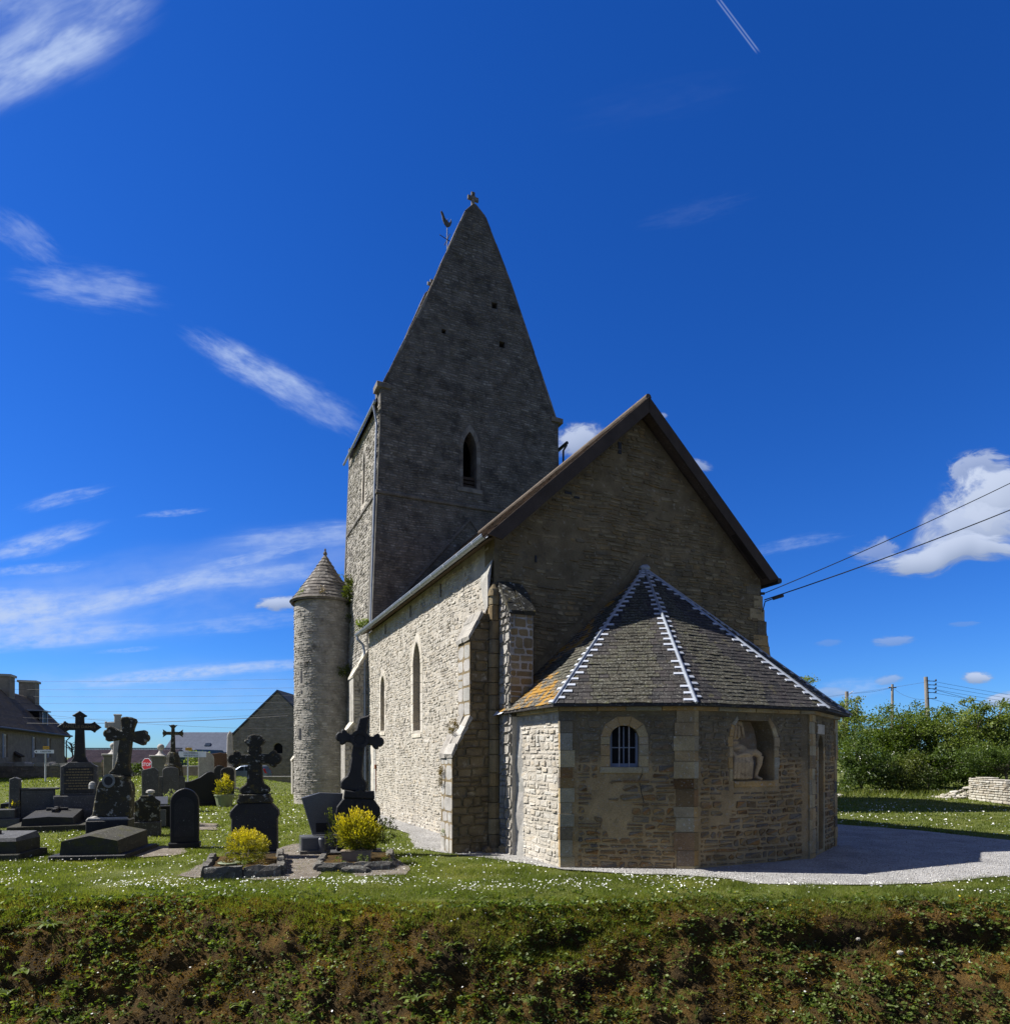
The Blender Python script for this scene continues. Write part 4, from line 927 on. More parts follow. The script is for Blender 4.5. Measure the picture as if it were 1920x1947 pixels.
# ------------------------------------------------------------------ chancel roof, verge and gutters
RID = (4.25, 11.78); EL = (-.36, 7.52); ER = (8.88, 7.50); V0, V1 = -.42, TV
def slope(e): 
    d = Vector((RID[0] - e[0], RID[1] - e[1])); return d.normalized(), d.length
cr_ = MB()
for e in (EL, ER):
    d, L = slope(e); nn = Vector((-d.y, d.x)) * (1 if e[0] < 4 else -1) * .06
    pts = [(e[0], e[1]), RID, (RID[0] - nn.x, RID[1] - .09), (e[0] - nn.x, e[1] - nn.y)]
    cr_.prism(pts, V0 + .05, V1, 0)
cr_ = cr_.build('chancel_roof', M['roof_tile'], church)
def rows(e, expo, width, v0, v1):
    d, L = slope(e); nn = Vector((-d.y, d.x)) * (1 if e[0] < 4 else -1); n = int(L / expo)
    for i in range(n):
        v = v0 - R.uniform(0, width)
        while v < v1:
            s = width * R.uniform(.8, 1.2); b0, b1 = max(v, v0), min(v + s, v1)
            if b1 - b0 > .04:
                l0 = L * i / n; l1 = min(l0 + expo * 1.5, L); up = R.uniform(.014, .03)
                p = Vector(e) + d * l0 + nn * up; q = Vector(e) + d * l1 + nn * .006; c = Vector(e) + d * l0
                mb = MB(); mb.add([(p.x, b0 + .004, p.y), (p.x, b1 - .004, p.y), (q.x, b1 - .004, q.y), (q.x, b0 + .004, q.y), (c.x, b0 + .004, c.y), (c.x, b1 - .004, c.y)], [(0, 1, 2, 3), (0, 4, 5, 1)])
                PIECES.append((0, mb, M['roof_tile'], cr_, 'roof_slate'))
            v += s
rows(EL, .155, .24, V0, V1); rows(ER, .3, .5, V0, V1)
b = MB(); b.tube([(RID[0], V0, RID[1] + .02), (RID[0], V1, RID[1] + .02)], .09, 8); b.build('ridge', M['roof_tile'], cr_)
for e in (EL, ER):
    d, L = slope(e); sg = 1 if e[0] < 4 else -1; dn = Vector((d.y, -d.x)) * sg
    p0 = Vector(e) + d * .0; p1 = Vector(RID)
    q = [tuple(p0 - dn * .015), tuple(p1 - dn * .015), (p1.x, p1.y - .40), tuple(p0 + dn * .30 + d * .22)]
    b = MB(); b.prism(q if sg > 0 else q[::-1], V0 - .035, V0 + .02, .006); b.build('bargeboard', M['wood'], church)
    # soffit and purlin ends behind the board
    b = MB(); a0 = p0 + dn * .07 + d * .2; a1 = p1 + dn * .07 - d * .05
    b.add([(a0.x, V0 + .02, a0.y), (a1.x, V0 + .02, a1.y), (a1.x, .0, a1.y), (a0.x, .0, a0.y)], [(0, 1, 2, 3)]); b.build('soffit', M['wood'], church)
b = MB(); n = 8
for v0, v1 in ((-.40, TV + .42),):
    for k in range(n):
        q0 = math.pi + math.pi * k / n; q1 = math.pi + math.pi * (k + 1) / n
        g = lambda q, r: (EL[0] - .06 + r * math.cos(q), EL[1] - .0 + r * math.sin(q))
        for r_ in (.085, .078):
            (x0, z0), (x1, z1) = g(q0, r_), g(q1, r_); b.add([(x0, v0, z0), (x0, v1, z0), (x1, v1, z1), (x1, v0, z1)], [(0, 1, 2, 3)])
b.box(EL[0] - .155, EL[0] - .135, -.4, TV + .42, EL[1] - .004, EL[1] + .016)
gu = b.build('gutter', M['zinc'], church)
v = .2
while v < TV + .3:
    b = MB()
    for k in range(n):
        q0 = math.pi + math.pi * k / n; q1 = math.pi + math.pi * (k + 1) / n
        (x0, z0), (x1, z1) = [(EL[0] - .06 + .093 * math.cos(q), EL[1] + .093 * math.sin(q)) for q in (q0, q1)]
        b.add([(x0, v, z0), (x0, v + .05, z0), (x1, v + .05, z1), (x1, v, z1)], [(0, 1, 2, 3)])
    b.build('gutter_strap', M['zinc_new'], gu); v += 1.05
b = MB(); b.add([(EL[0] + .02, -.35, EL[1] - .08), (EL[0] + .02, TV, EL[1] - .08), (.02, TV, EL[1] + .1), (.02, -.35, EL[1] + .1)], [(0, 1, 2, 3)])
for k in range(0): b.box(EL[0] + .04, .03, k * .5, k * .5 + .09, EL[1] - .10, EL[1] - .0)
b.build('eaves_boarding', M['gutter_soffit'], church)
b = MB(); b.tube([(EL[0] - .06, TV + .25, EL[1] - .08), (EL[0] - .06, TV + .25, EL[1] - .2), (-.2, TV + .18, 7.1), (-.14, TV + .15, 6.8), (-.14, TV - .02, .1)], .055, 8)
for z in (6.2, 4.2, 2.2): b.tube([(-.14, TV + .13, z), (-.14, TV + .13, z + .08)], .068, 8)
b.build('down_pipe', M['zinc'], church)
b = MB(); b.tube([(ER[0] + .06, V0 - .0, ER[1] - .03), (ER[0] + .06, TV, ER[1] - .03)], .085, 8); b.build('gutter', M['iron'], church)
# nave beyond the tower (mostly hidden), with one buttress that shows beside the turret
nv = MB(); nv.box(-.35, 9.4, TV + 6.82, TV + 18, -.1, 7.0); nv.build('nave_wall', M['turret_stone'], church)
nr = MB(); nr.prism([(-.7, 6.95), (9.8, 6.95), (4.6, 11.5)], TV + 6.83, TV + 18.2, 0); nr.build('nave_roof', M['roof_tile'], church)
buttress('buttress', (-.35, 29.0), (0, -1), .8, [(-.1, 2.1, .95, .6, .5), (2.6, 4.2, .6, .1, .9)], None, M['turret_stone'], M['turret_stone'], capmat='pale_dressed')

# ------------------------------------------------------------------ apse roof
AP = Vector((4.37, -.06, 7.36)); ov = [(.02, .0), (.02, -2.92), (2.45, -4.35), (6.15, -4.35), (8.70, -2.92), (8.70, .0)]; EZ = 3.38
rb = MB()
for i in range(5):
    e0 = Vector((*ov[i], EZ)); e1 = Vector((*ov[i + 1], EZ)); rb.add([tuple(e0), tuple(e1), tuple(AP), tuple(e0 - Vector((0, 0, .05))), tuple(e1 - Vector((0, 0, .05)))], [(0, 1, 2), (0, 3, 4, 1)])
rb.add([(*p, EZ - .05) for p in ov], [(0, 1, 2, 3, 4, 5)])
ar = rb.build('apse_roof', M['slate'], church)
for i in range(5):
    e0 = Vector((*ov[i], EZ)); e1 = Vector((*ov[i + 1], EZ)); ex = (e1 - e0).normalized(); Lx = (e1 - e0).length
    pv = AP - e0; px = pv.dot(ex); up_ = (pv - ex * px); H = up_.length; up_ /= H; nn = ex.cross(up_); nn = nn if nn.z > 0 else -nn
    expo = .128; nr_ = int(H / expo)
    for r_ in range(nr_):
        y0 = H * r_ / nr_; y1 = min(y0 + expo * 1.35, H); b = lambda y: (px * y / H, Lx + (px - Lx) * y / H)
        x = b(y0)[0] - R.uniform(0, .2)
        while x < b(y0)[1]:
            s = R.uniform(.17, .25)
            q = [(max(x, b(y0)[0]), y0), (min(x + s, b(y0)[1]), y0), (min(x + s, b(y1)[1]), y1), (max(x, b(y1)[0]), y1)]
            if q[1][0] - q[0][0] > .03 and q[2][0] - q[3][0] > -.02:
                cx, cy = (q[0][0] + q[1][0]) / 2, y0
                nzv = mnoise.noise(Vector((cx * 1.3 + i * 7, cy * .9, 2.2)))
                mat = 'slate'
                fx = (cx - b(y0)[0]) / max(.01, b(y0)[1] - b(y0)[0])
                if i == 1 and .28 + .05 * nzv < fx < .75 + .15 * nzv: mat = 'moss_slate'
                if i == 1 and fx < .28 and nzv > .2 or i == 1 and r_ < 5 and nzv > .1: mat = 'moss_slate'
                if i == 2 and .12 + .10 * nzv + .06 * (1 - y0 / H) < fx < .50 + .2 * nzv: mat = 'moss_slate'
                if i in (3, 4) and nzv > .25: mat = 'moss_slate'
                if i == 0: mat = 'lichen_slate' if (fx < .45 + .5 * nzv or r_ < 7) else 'moss_slate'
                t0 = R.uniform(.014, .024) * (1.0 if mat == 'slate' else R.uniform(1.0, 1.5)); jx = R.uniform(-.006, .006) * (1 if mat == 'slate' else 3); dy = R.uniform(-.01, .008)
                pt = lambda xx_, yy_, h: tuple(e0 + ex * xx_ + up_ * yy_ + nn * h)
                mb = MB(); g = .005
                mb.add([pt(q[0][0] + g, q[0][1] + dy, t0), pt(q[1][0] - g, q[1][1] + dy + jx, t0), pt(q[2][0] - g, q[2][1], .006), pt(q[3][0] + g, q[3][1], .006), pt(q[0][0] + g, q[0][1] + dy, t0 - .014), pt(q[1][0] - g, q[1][1] + dy + jx, t0 - .014), pt(q[2][0] - g, q[2][1], -.006), pt(q[3][0] + g, q[3][1], -.006)],
                       [(0, 1, 2, 3), (0, 4, 5, 1), (1, 5, 6, 2), (3, 7, 4, 0)])
                c0 = proj(e0 + ex * q[0][0] + up_ * y0); c1 = proj(e0 + ex * q[1][0] + up_ * y1)
                PIECES.append((abs((c1.x - c0.x) * (c1.y - c0.y)) if i in (1, 2) else 0, mb, M[mat], ar, 'slate'))
            x += s
# zinc hips with stepped flashings
for hi in (1, 2, 3, 4):
    e = Vector((*ov[hi], EZ)); d = AP - e; L = d.length; d /= L
    fl = []
    for j in (hi - 1, hi):
        a = Vector((*ov[j], EZ)); b_ = Vector((*ov[j + 1], EZ)); ex = (b_ - a).normalized(); nn = ex.cross(AP - a).normalized(); nn = nn if nn.z > 0 else -nn
        fl.append((-ex if j == hi - 1 else ex, nn))
    nm = (fl[0][1] + fl[1][1]).normalized()
    b = MB()
    b.tube([e - d * .03 + nm * .03, AP + nm * .035], .030, 8); 
    for ex, nn in fl:
        side = (ex - d * ex.dot(d)).normalized()
        q = [e + nn * .032, e + side * .05 + nn * .032, AP + side * .03 + nn * .032, AP + nn * .032]; b.add([tuple(p) for p in q], [(0, 1, 2, 3)])
    b.build('hip_cap', M['zinc'], ar)
    n = int(L / .235)
    for si, (ex, nn) in enumerate(fl):
        side = (ex - d * ex.dot(d)).normalized()
        for k in range(n):
            if R.random() < .05: continue
            c = e + d * (L * (k + .2 + .5 * si) / n); h_ = .032; wd = R.uniform(.17, .25) * (1 - .3 * k / n); bt = R.uniform(.06, .075)
            upv = nn.cross(ex).normalized(); upv = upv if upv.z > 0 else -upv
            q = [c, c + ex * wd, c + ex * wd + upv * bt, c + upv * bt]
            b = MB(); b.add([tuple(p + nn * (h_ + .002)) for p in q] + [tuple(p + nn * (h_ - .02)) for p in q], [(0, 1, 2, 3), (0, 4, 5, 1), (1, 5, 6, 2)]); b.build('flashing_step', M['zinc_new'], ar)
b = MB(); b.blob(AP + Vector((0, -.02, .02)), (.16, .12, .10), 2, .1); b.build('apex_cap', M['zinc'], ar)
b = MB()    # zinc drip at the left end of the eaves
b.add([(-.10, .0, EZ - .10), (-.04, -.5, EZ - .05), (.06, -.5, EZ + .03), (.0, .0, EZ + .03)], [(0, 1, 2, 3)]); b.build('eaves_flashing', M['zinc_new'], ar)
flush({'stone': 300, 'slate': 300})

# ------------------------------------------------------------------ statue in the niche (a worn seated figure in heavy drapery, head and arms lost)
def statue():
    mb = MB(); y = -3.98; T = lambda pts, r, n=10: mb.tube(pts, r, n, tone=.5)
    mb.blob((3.78, y + .05, 1.99), (.25, .17, .2), 3, .05, tone=.5)
    mb.blob((3.76, y + .03, 2.26), (.24, .19, .15), 3, .08, tone=.5); mb.blob((3.78, y + .03, 2.48), (.20, .15, .10), 3, .10, tone=.5)
    mb.blob((3.88, y - .02, 2.40), (.17, .14, .09), 3, .08, tone=.5)
    T([(3.92, y - .02, 2.36), (4.08, y - .13, 2.40), (4.17, y - .16, 2.32)], [.10, .085, .068])
    T([(4.17, y - .16, 2.32), (4.165, y - .14, 2.14), (4.13, y - .11, 1.98), (4.11, y - .11, 1.87)], [.068, .058, .042, .036])
    T([(4.11, y - .09, 1.87), (4.13, y - .17, 1.845), (4.15, y - .24, 1.83)], [.042, .038, .026])
    for k, (x0, x1) in enumerate(((3.60, 3.55), (3.68, 3.64), (3.75, 3.73), (3.82, 3.82), (3.88, 3.88), (3.94, 3.93))):
        T([(x0 + .04, y - .12, 2.36), ((x0 + x1) / 2, y - .20, 2.18), (x1, y - .20 + .02 * (k % 2), 1.84)], [.032, .042, .034 + .012 * (k % 2)], 8)
    T([(3.56, y - .06, 2.46), (3.62, y - .14, 2.30), (3.80, y - .18, 2.36), (4.0, y - .14, 2.34)], [.05, .05, .045, .04])
    mb.blob((3.70, y + .07, 2.60), (.16, .13, .08), 3, .1, tone=.5)
    mb.blob((3.70, y + .08, 2.78), (.17, .13, .18), 3, .08, tone=.5); mb.blob((3.73, y + .08, 2.95), (.12, .11, .14), 3, .08, tone=.5)
    for x0, x1 in ((3.66, 3.57), (3.72, 3.66), (3.77, 3.76), (3.82, 3.88)):
        T([(x0, y - .02, 3.06), ((x0 + x1) / 2, y - .05, 2.88), (x1, y - .06, 2.70)], [.03, .034, .028], 8)
    T([(3.84, y + .06, 3.05), (3.90, y + .1, 2.85), (3.97, y + .14, 2.68)], [.022, .026, .018], 6)
    mb.blob((3.80, y, 1.84), (.30, .2, .06), 2, .05, tone=.5)
    mb.v = [(3.53 + (x - 3.53) * 1.24, yy_ - .05, 1.815 + (z - 1.815) * 1.015) for x, yy_, z in mb.v]
    o = mb.build('seated_statue', M['statue_stone'])
    o.matrix_world = MC @ Matrix.Translation((.19, .2, 0))
    m_ = o.modifiers.new('remesh', 'REMESH'); m_.mode = 'VOXEL'; m_.voxel_size = .011; m_.use_smooth_shade = True
    s_ = o.modifiers.new('smooth', 'SMOOTH'); s_.iterations = 2; s_.factor = .5
    tag(o, 'weathered headless stone figure in draped robe seated in the wall niche', 'statue')
statue()

# ================================================================== GROUND
GRAVEL = [(30, 13.2), (13.6, 12.2), (9.77, 12.84), (7.61, 11.99), (6.66, 11.85), (5.55, 11.85), (4.47, 11.99), (4.2, 12.45), (3.43, 12.79), (2.26, 13.05), (1.15, 13.50), (0.23, 14.45), (-0.73, 15.3), (-1.4, 15.8),
          (-2.25, 16.7), (-2.95, 20.0), (-4.18, 22.33), (-5.6, 26.6), (-5.0, 29), (0, 31), (8, 27), (11.2, 22.6), (12.97, 20.44), (13.9, 17.9), (30, 17.0)]
DIRT = [[(-6.3, 12.75), (-6.5, 14.4), (-5.9, 14.6), (-5.6, 17.4), (-4.9, 17.9), (-4.3, 16.2), (-3.9, 14.6), (-3.5, 12.5), (-4.6, 12.3)], [(-3.6, 17.0), (-2.9, 15.9), (-2.0, 13.9), (-1.9, 12.9), (-2.9, 12.7), (-3.2, 14)],
        [(-9.1, 16.6), (-8.5, 17.3), (-7.6, 16.0), (-7.7, 15.4), (-8.3, 15.0), (-8.9, 15.6)], [(-10.9, 23.2), (-9.9, 22.8), (-9.0, 20.8), (-9.9, 20.9)]]
FOOT = [[(0, 14), (0, -1), (.3, -2.8), (2.65, -4.1), (6.0, -4.1), (8.4, -2.8), (9, 0), (9.6, 32), (-.4, 32), (-.4, 21.5), (-2.3, 20.6), (-2.3, 18.6), (-1.2, 17.8), (-.1, 14)], [(-1.1, .2), (0, .2), (0, 1), (-1.1, 1)]]
FOOT = [[tuple((MC @ Vector((x, y, 0))).xy) for x, y in p] for p in FOOT]
N3 = lambda x, y, z=0.0: mnoise.noise(Vector((x, y, z)))
def lip(x): return 10.38 + .22 * N3(x * .35, 3.3) + .08 * N3(x * 1.3, 7.7) + (.25 * sst(-3, -9, x)) - .42 * math.exp(-((x + .6) / 2.3) ** 2) + .10 * N3(x * 2.6, 1.7)
def gz(x, y):
    z = .03 * N3(x * .5, y * .5) * sst(10.5, 12, y) + .012 * N3(x * 2.2, y * 2.2)
    if x < -13: z += .85 * sst(-14, -21, x) * sst(29, 37, y) * (1 - sst(50, 56, y))
    if x > 14: z += .25 * sst(14, 20, x) * sst(30, 40, y)
    return z
xs = np.concatenate([np.array([-3000, -900, -300, -120, -60, -35, -24, -20, -17, -15]), np.arange(-13.4, 13.8, .055), np.array([15, 17, 20, 26, 35, 60, 120, 300, 900, 3000])])
off_y = [.6, .9, 1.3, 1.8, 2.4, 3.2, 4.2, 5.5, 7, 9, 12, 15, 18, 20, 22, 24, 26, 28, 30, 33, 36, 40, 45, 52, 60, 80, 120, 250, 600, 1500, 4000]
xg = np.array([x for i, x in enumerate(xs) if abs(x) > 13 or i % 4 == 2])
V = []; 
for o_ in off_y:
    for x in xg: y = lip(x) + o_; V.append((x, y, gz(x, y)))
nx = len(xg); Fq = [(j * nx + i, j * nx + i + 1, (j + 1) * nx + i + 1, (j + 1) * nx + i) for j in range(len(off_y) - 1) for i in range(nx - 1)]
ground = fast_mesh('ground', np.array(V), np.array(Fq), M['lawn'], smooth=True); ground['kind'] = 'structure'
# bank falling to the road
PROF = [(.62, 0), (.46, -.02), (.32, -.055), (.17, -.12), (.02, -.21), (-.13, -.34), (-.28, -.52), (-.44, -.73), (-.61, -.96), (-.8, -1.2), (-1.0, -1.42), (-1.2, -1.62)]
cum_ = [0]
for a, b in zip(PROF[:-1], PROF[1:]): cum_.append(cum_[-1] + math.hypot(a[0] - b[0], a[1] - b[1]))
SB = 56; BV = np.zeros((SB, len(xs), 3))
for j in range(SB):
    s = j / (SB - 1) * cum_[-1]; py_ = np.interp(s, cum_, [p[0] for p in PROF]); pz_ = np.interp(s, cum_, [p[1] for p in PROF]); f = j / (SB - 1)
    amp = sst(.0, .35, f) * (1 - .6 * sst(.9, 1, f))
    for i, x in enumerate(xs):
        n = .0
        if abs(x) < 15:
            n = .10 * N3(x * 1.1, s * 1.6, 1.5) + .075 * N3(x * 3.1, s * 3.6, 4.1) + .045 * N3(x * 8, s * 9, 8.8) + .022 * N3(x * 19, s * 20, 2.2)
            hol = math.exp(-((f - .42) / .11) ** 2) * (.14 * sst(.05, .5, N3(x * .6, 5.1) + .25 * sst(2, 7, x)) + .05 * sst(1, 4, x))   # hollows under the turf edge
            hol -= .05 * math.exp(-((f - .27) / .08) ** 2) * sst(0, 5, x)
            n -= hol * 1.3
        y = lip(x) + py_; z = pz_ + (gz(x, y) if j == 0 else 0)
        BV[j, i] = (x, y - n * amp * .8, z + n * amp * .62)
nb_ = len(xs)
Fq = [(j * nb_ + i, (j + 1) * nb_ + i, (j + 1) * nb_ + i + 1, j * nb_ + i + 1) for j in range(SB - 1) for i in range(nb_ - 1)]
bank = fast_mesh('bank', BV.reshape(-1, 3), np.array(Fq), M['soil'], smooth=True); bank['kind'] = 'structure'
r_ = MB(); pts = [(x, lip(x) - 1.19, -1.62) for x in xg]; n = len(pts)
r_.add(pts + [(x, -300, -1.62) for x in xg], [(i, i + 1, n + i + 1, n + i) for i in range(n - 1)]); o = r_.build('road', M['asphalt']); o['kind'] = 'structure'
def sheet(name, poly, z, mat, jag=.08, step=.25):
    pts = []
    for (x0, y0), (x1, y1) in zip(poly, poly[1:] + poly[:1]):
        n = max(1, int(math.hypot(x1 - x0, y1 - y0) / step)); n = min(n, 60)
        for k in range(n):
            x = x0 + (x1 - x0) * k / n; y = y0 + (y1 - y0) * k / n; pts.append((x + jag * 1.6 * N3(x * 1.7, y * 1.7, 3), y + jag * 1.6 * N3(x * 1.7, y * 1.7, 9)))
    tri = geometry.tessellate_polygon([[Vector((x, y, 0)) for x, y in pts]])
    mb = MB(); mb.add([(x, y, z) for x, y in pts], [tuple(t) for t in tri]); o = mb.build(name, mat); o['kind'] = 'structure'; return o
sheet('gravel_path', GRAVEL, .024, M['gravel'], .06)
for d in DIRT: sheet('bare_soil', d, .022, M['dirt'], .1)
sheet('village_road', [(-60, 52), (-22, 50), (-10, 49), (-9, 53), (-22, 56), (-60, 59)], .05, M['pale_road'], .02, 3)

# ------------------------------------------------------------------ grass
def basis(n):
    az = NR.random(n) * 2 * np.pi; return np.stack([np.cos(az), np.sin(az), np.zeros(n)], 1)
def blades(name, P, h, wd, lean, mat, tone=None, N=None, parent=None):
    n = len(P); a = basis(n); l = basis(n) * (NR.random((n, 1)) * lean); upv = np.tile([0, 0, 1.0], (n, 1)) if N is None else N
    tip = P + (upv + l) * h[:, None]; V = np.stack([P - a * wd[:, None] / 2, P + a * wd[:, None] / 2, tip], 1).reshape(-1, 3)
    return fast_mesh(name, V, np.arange(3 * n).reshape(-1, 3), mat, tone, parent)
GZN = np.vectorize(gz)
def scatter(y0, y1, dens, xr=None):
    ym = (y0 + y1) / 2; X1 = .80 * y1 + 4; n = int(2 * X1 * (y1 - y0) * dens); X = NR.uniform(-X1, X1, n); Y = NR.uniform(y0, y1, n)
    k = np.abs(X) < .79 * Y + 3.6; X, Y = X[k], Y[k]
    k = ~inside_np(X + NR.normal(0, .09, len(X)), Y + NR.normal(0, .09, len(X)), GRAVEL)
    for p in FOOT: k &= ~inside_np(X, Y, p)
    for p in DIRT: k &= ~(inside_np(X + NR.normal(0, .08, len(X)), Y + NR.normal(0, .08, len(X)), p) & (NR.random(len(X)) < .93))
    return X[k], Y[k]
LIPN = np.vectorize(lip)
allp = []
for y0, y1, dens, hh, ww in ((10.7, 12.4, 2900, .05, .0085), (12.4, 14.5, 1900, .05, .010), (14.5, 18, 850, .055, .014), (18, 26, 260, .06, .024), (26, 40, 70, .08, .05), (40, 52, 25, .09, .08)):
    X, Y = scatter(y0, y1, dens); k = Y > LIPN(X) + .5; X, Y = X[k], Y[k]
    if y0 > 20: Z = GZN(X, Y)
    else: Z = np.zeros(len(X))
    clump = np.array([mnoise.noise(Vector((x * 1.4, y * 1.4, 5))) for x, y in zip(X, Y)]) if y0 < 26 else np.zeros(len(X))
    h = hh * (.55 + .75 * NR.random(len(X))) * (1 + .9 * clump); w_ = ww * NR.uniform(.7, 1.3, len(X))
    big = np.array([mnoise.noise(Vector((x * .5, y * .7, 2))) for x, y in zip(X, Y)]) if y0 < 26 else 0
    tone = np.clip(.45 - .5 * clump + .55 * big + NR.normal(0, .2, len(X)), 0, 1)
    o = blades('grass', np.stack([X, Y, Z], 1), h, w_, .9, M['grass'], tone); o['kind'] = 'stuff'
def bank_pts(n, f0, f1, power=1.0):
    f = f0 + (f1 - f0) * NR.random(n) ** power; jj = f * (SB - 1); j = np.clip(jj.astype(int), 0, SB - 2); tj = jj - j
    i = NR.integers(11, len(xs) - 12, n); ti = NR.random(n)
    a = BV[j, i] * (1 - ti)[:, None] + BV[j, i + 1] * ti[:, None]; b = BV[j + 1, i] * (1 - ti)[:, None] + BV[j + 1, i + 1] * ti[:, None]
    d1 = BV[j, i + 1] - BV[j, i]; d2 = BV[j + 1, i] - BV[j, i]; N = np.cross(d2, d1); N /= np.linalg.norm(N, axis=1)[:, None] + 1e-9; N[N[:, 2] < 0] *= -1
    return a * (1 - tj)[:, None] + b * tj[:, None], N, f
nzv = lambda P, s, o: np.array([mnoise.noise(Vector((p[0] * s, p[1] * s + o, p[2] * s))) for p in P])
P, N, f = bank_pts(185000, 0, .5); edge = .22 + .34 * nzv(P, .45, 1.0) + .26 * nzv(P, 1.9, 6)
edge += .10 * np.exp(-((P[:, 0] - .5) / 2.5) ** 2) - .10 * (P[:, 0] > 4)
k = NR.random(len(P)) < np.clip((edge - f) / .12 + .5, .05, 1); P, N, f = P[k], N[k], f[k]
o = blades('bank_grass', P, NR.uniform(.025, .07, len(P)), NR.uniform(.006, .01, len(P)), .9, M['grass'], np.clip(.6 + NR.normal(0, .25, len(P)) + .4 * nzv(P, 1.5, 3), 0, 1), N * .5 + np.array([0, -.1, .6])); o['kind'] = 'stuff'
P, N, f = bank_pts(250000, .06, 1); mk = nzv(P, 1.1, 9); k = NR.random(len(P)) < np.clip(.75 + 1.2 * mk - .45 * f, .05, 1); P, N, f, mk = P[k], N[k], f[k], mk[k]
o = blades('moss', P, NR.uniform(.012, .04, len(P)), NR.uniform(.010, .020, len(P)), .9, M['moss'], np.clip(.4 + mk + NR.normal(0, .2, len(P)), 0, 1), N); o['kind'] = 'stuff'
P, N, f = bank_pts(20000, .2, 1); o = blades('dry_grass', P, NR.uniform(.03, .11, len(P)), NR.uniform(.003, .006, len(P)), 2.2, M['straw'], None, N * .4 + np.array([0, -.2, -.1])); o['kind'] = 'stuff'
P, N, f = bank_pts(650, .3, 1); k = nzv(P, .8, 2) > -.05; P = np.repeat(P[k], 13, 0); P = P + NR.normal(0, .018, P.shape)
o = blades('grass_tufts', P, NR.uniform(.06, .17, len(P)), NR.uniform(.005, .009, len(P)), 1.1, M['bank_leaf'], np.clip(NR.normal(.35, .25, len(P)), 0, 1)); o['kind'] = 'stuff'
def leaf_quads(P, size, D=None, wide=.55, droop=.0):
    """rhombic leaves at P (n,3), pointing along D"""
    n = len(P)
    if D is None: D = NR.normal(size=(n, 3))
    D = D / (np.linalg.norm(D, axis=1)[:, None] + 1e-9); Q = np.cross(D, NR.normal(size=(n, 3))); Q /= np.linalg.norm(Q, axis=1)[:, None] + 1e-9
    s = size[:, None]; mid = P + D * s * .5
    V = np.stack([P, mid - Q * s * wide / 2, P + D * s + np.array([0, 0, -1.0]) * s * droop, mid + Q * s * wide / 2], 1).reshape(-1, 3)
    return V, np.arange(4 * n).reshape(-1, 4)
P, N, f = bank_pts(11800, .08, 1); mk = nzv(P, .9, 4); k = NR.random(len(P)) < np.clip(.5 + 1.1 * mk + .25 * f, .05, 1); P, N = P[k], N[k]
rs = NR.uniform(.6, 1.5, len(P)); tn = np.clip(NR.normal(.4, .25, len(P)), 0, 1)
P = np.repeat(P, 7, 0); N = np.repeat(N, 7, 0); rs = np.repeat(rs, 7); tn = np.repeat(tn, 7)
D = basis(len(P)) * 1.0 + N * NR.uniform(.1, .9, (len(P), 1)) + np.array([0, -.25, 0]); P = P + N * .012 + NR.normal(0, .014, P.shape)
Vv, Ff = leaf_quads(P, rs * NR.uniform(.026, .062, len(P)), D, .6); o = fast_mesh('ground_ivy', Vv, Ff, M['bank_leaf'], np.clip(tn + NR.normal(0, .12, len(tn)), 0, 1)); o['kind'] = 'stuff'
X = NR.uniform(-12, 13, 1500); Y = LIPN(X) + .15 + 1.1 * NR.random(1500) ** 1.5; kc = ~inside_np(X, Y, GRAVEL); X, Y = X[kc], Y[kc]
wn_ = np.array([mnoise.noise(Vector((x * .9, y * 1.2, 7))) for x, y in zip(X, Y)]); kc = NR.random(len(X)) < np.clip(.45 + 1.3 * wn_, .03, 1); X, Y = X[kc], Y[kc]
P = np.repeat(np.stack([X, Y, np.full(len(X), .012)], 1), 8, 0); D = basis(len(P)) + np.array([0, -.1, .0]) + np.array([0, 0, 1.0]) * NR.uniform(.2, 1.0, (len(P), 1))
Vv, Ff = leaf_quads(P + NR.normal(0, .012, P.shape) * np.array([1, 1, .1]), NR.uniform(.04, .10, len(P)), D, .42); o = fast_mesh('lawn_weeds', Vv, Ff, M['bank_leaf'], np.clip(NR.normal(.35, .25, len(P)), 0, 1)); o['kind'] = 'stuff'
# daisies
def discs(name, P, r, mat, N=None):
    n = len(P); T = NR.normal(0, .35, (n, 3)) + np.array([0, -.28, 1.0]); T /= np.linalg.norm(T, axis=1)[:, None]
    A = np.cross(T, np.array([1.0, .2, .1])); A /= np.linalg.norm(A, axis=1)[:, None]; B = np.cross(T, A)
    q = np.arange(6) * np.pi / 3; V = P[:, None, :] + r[:, None, None] * (A[:, None, :] * np.cos(q)[None, :, None] + B[:, None, :] * np.sin(q)[None, :, None])
    o = fast_mesh(name, V.reshape(-1, 3), np.arange(6 * n).reshape(-1, 6), mat); o['kind'] = 'stuff'; return o
dp_ = []
for y0, y1, dens, base in ((10.9, 12.9, 150, .25), (12.9, 17, 36, .45), (17, 30, 7, .55), (30, 42, 3, .4)):
    X, Y = scatter(y0, y1, dens); k = Y > LIPN(X) + .35; X, Y = X[k], Y[k]
    c = np.array([mnoise.noise(Vector((x * .55, y * 1.1, 8))) + .5 * mnoise.noise(Vector((x * 2.4, y * 2.4, 3))) for x, y in zip(X, Y)])
    if y0 < 12: c += .5 * np.exp(-((Y - 11.85) / .38) ** 2) - .22
    k = NR.random(len(X)) < np.clip(base + 1.3 * c, 0.03, 1); X, Y = X[k], Y[k]
    Z = GZN(X, Y) if y0 > 20 else np.zeros(len(X))
    dp_.append(np.stack([X, Y, Z + NR.uniform(.045, .085, len(X))], 1))
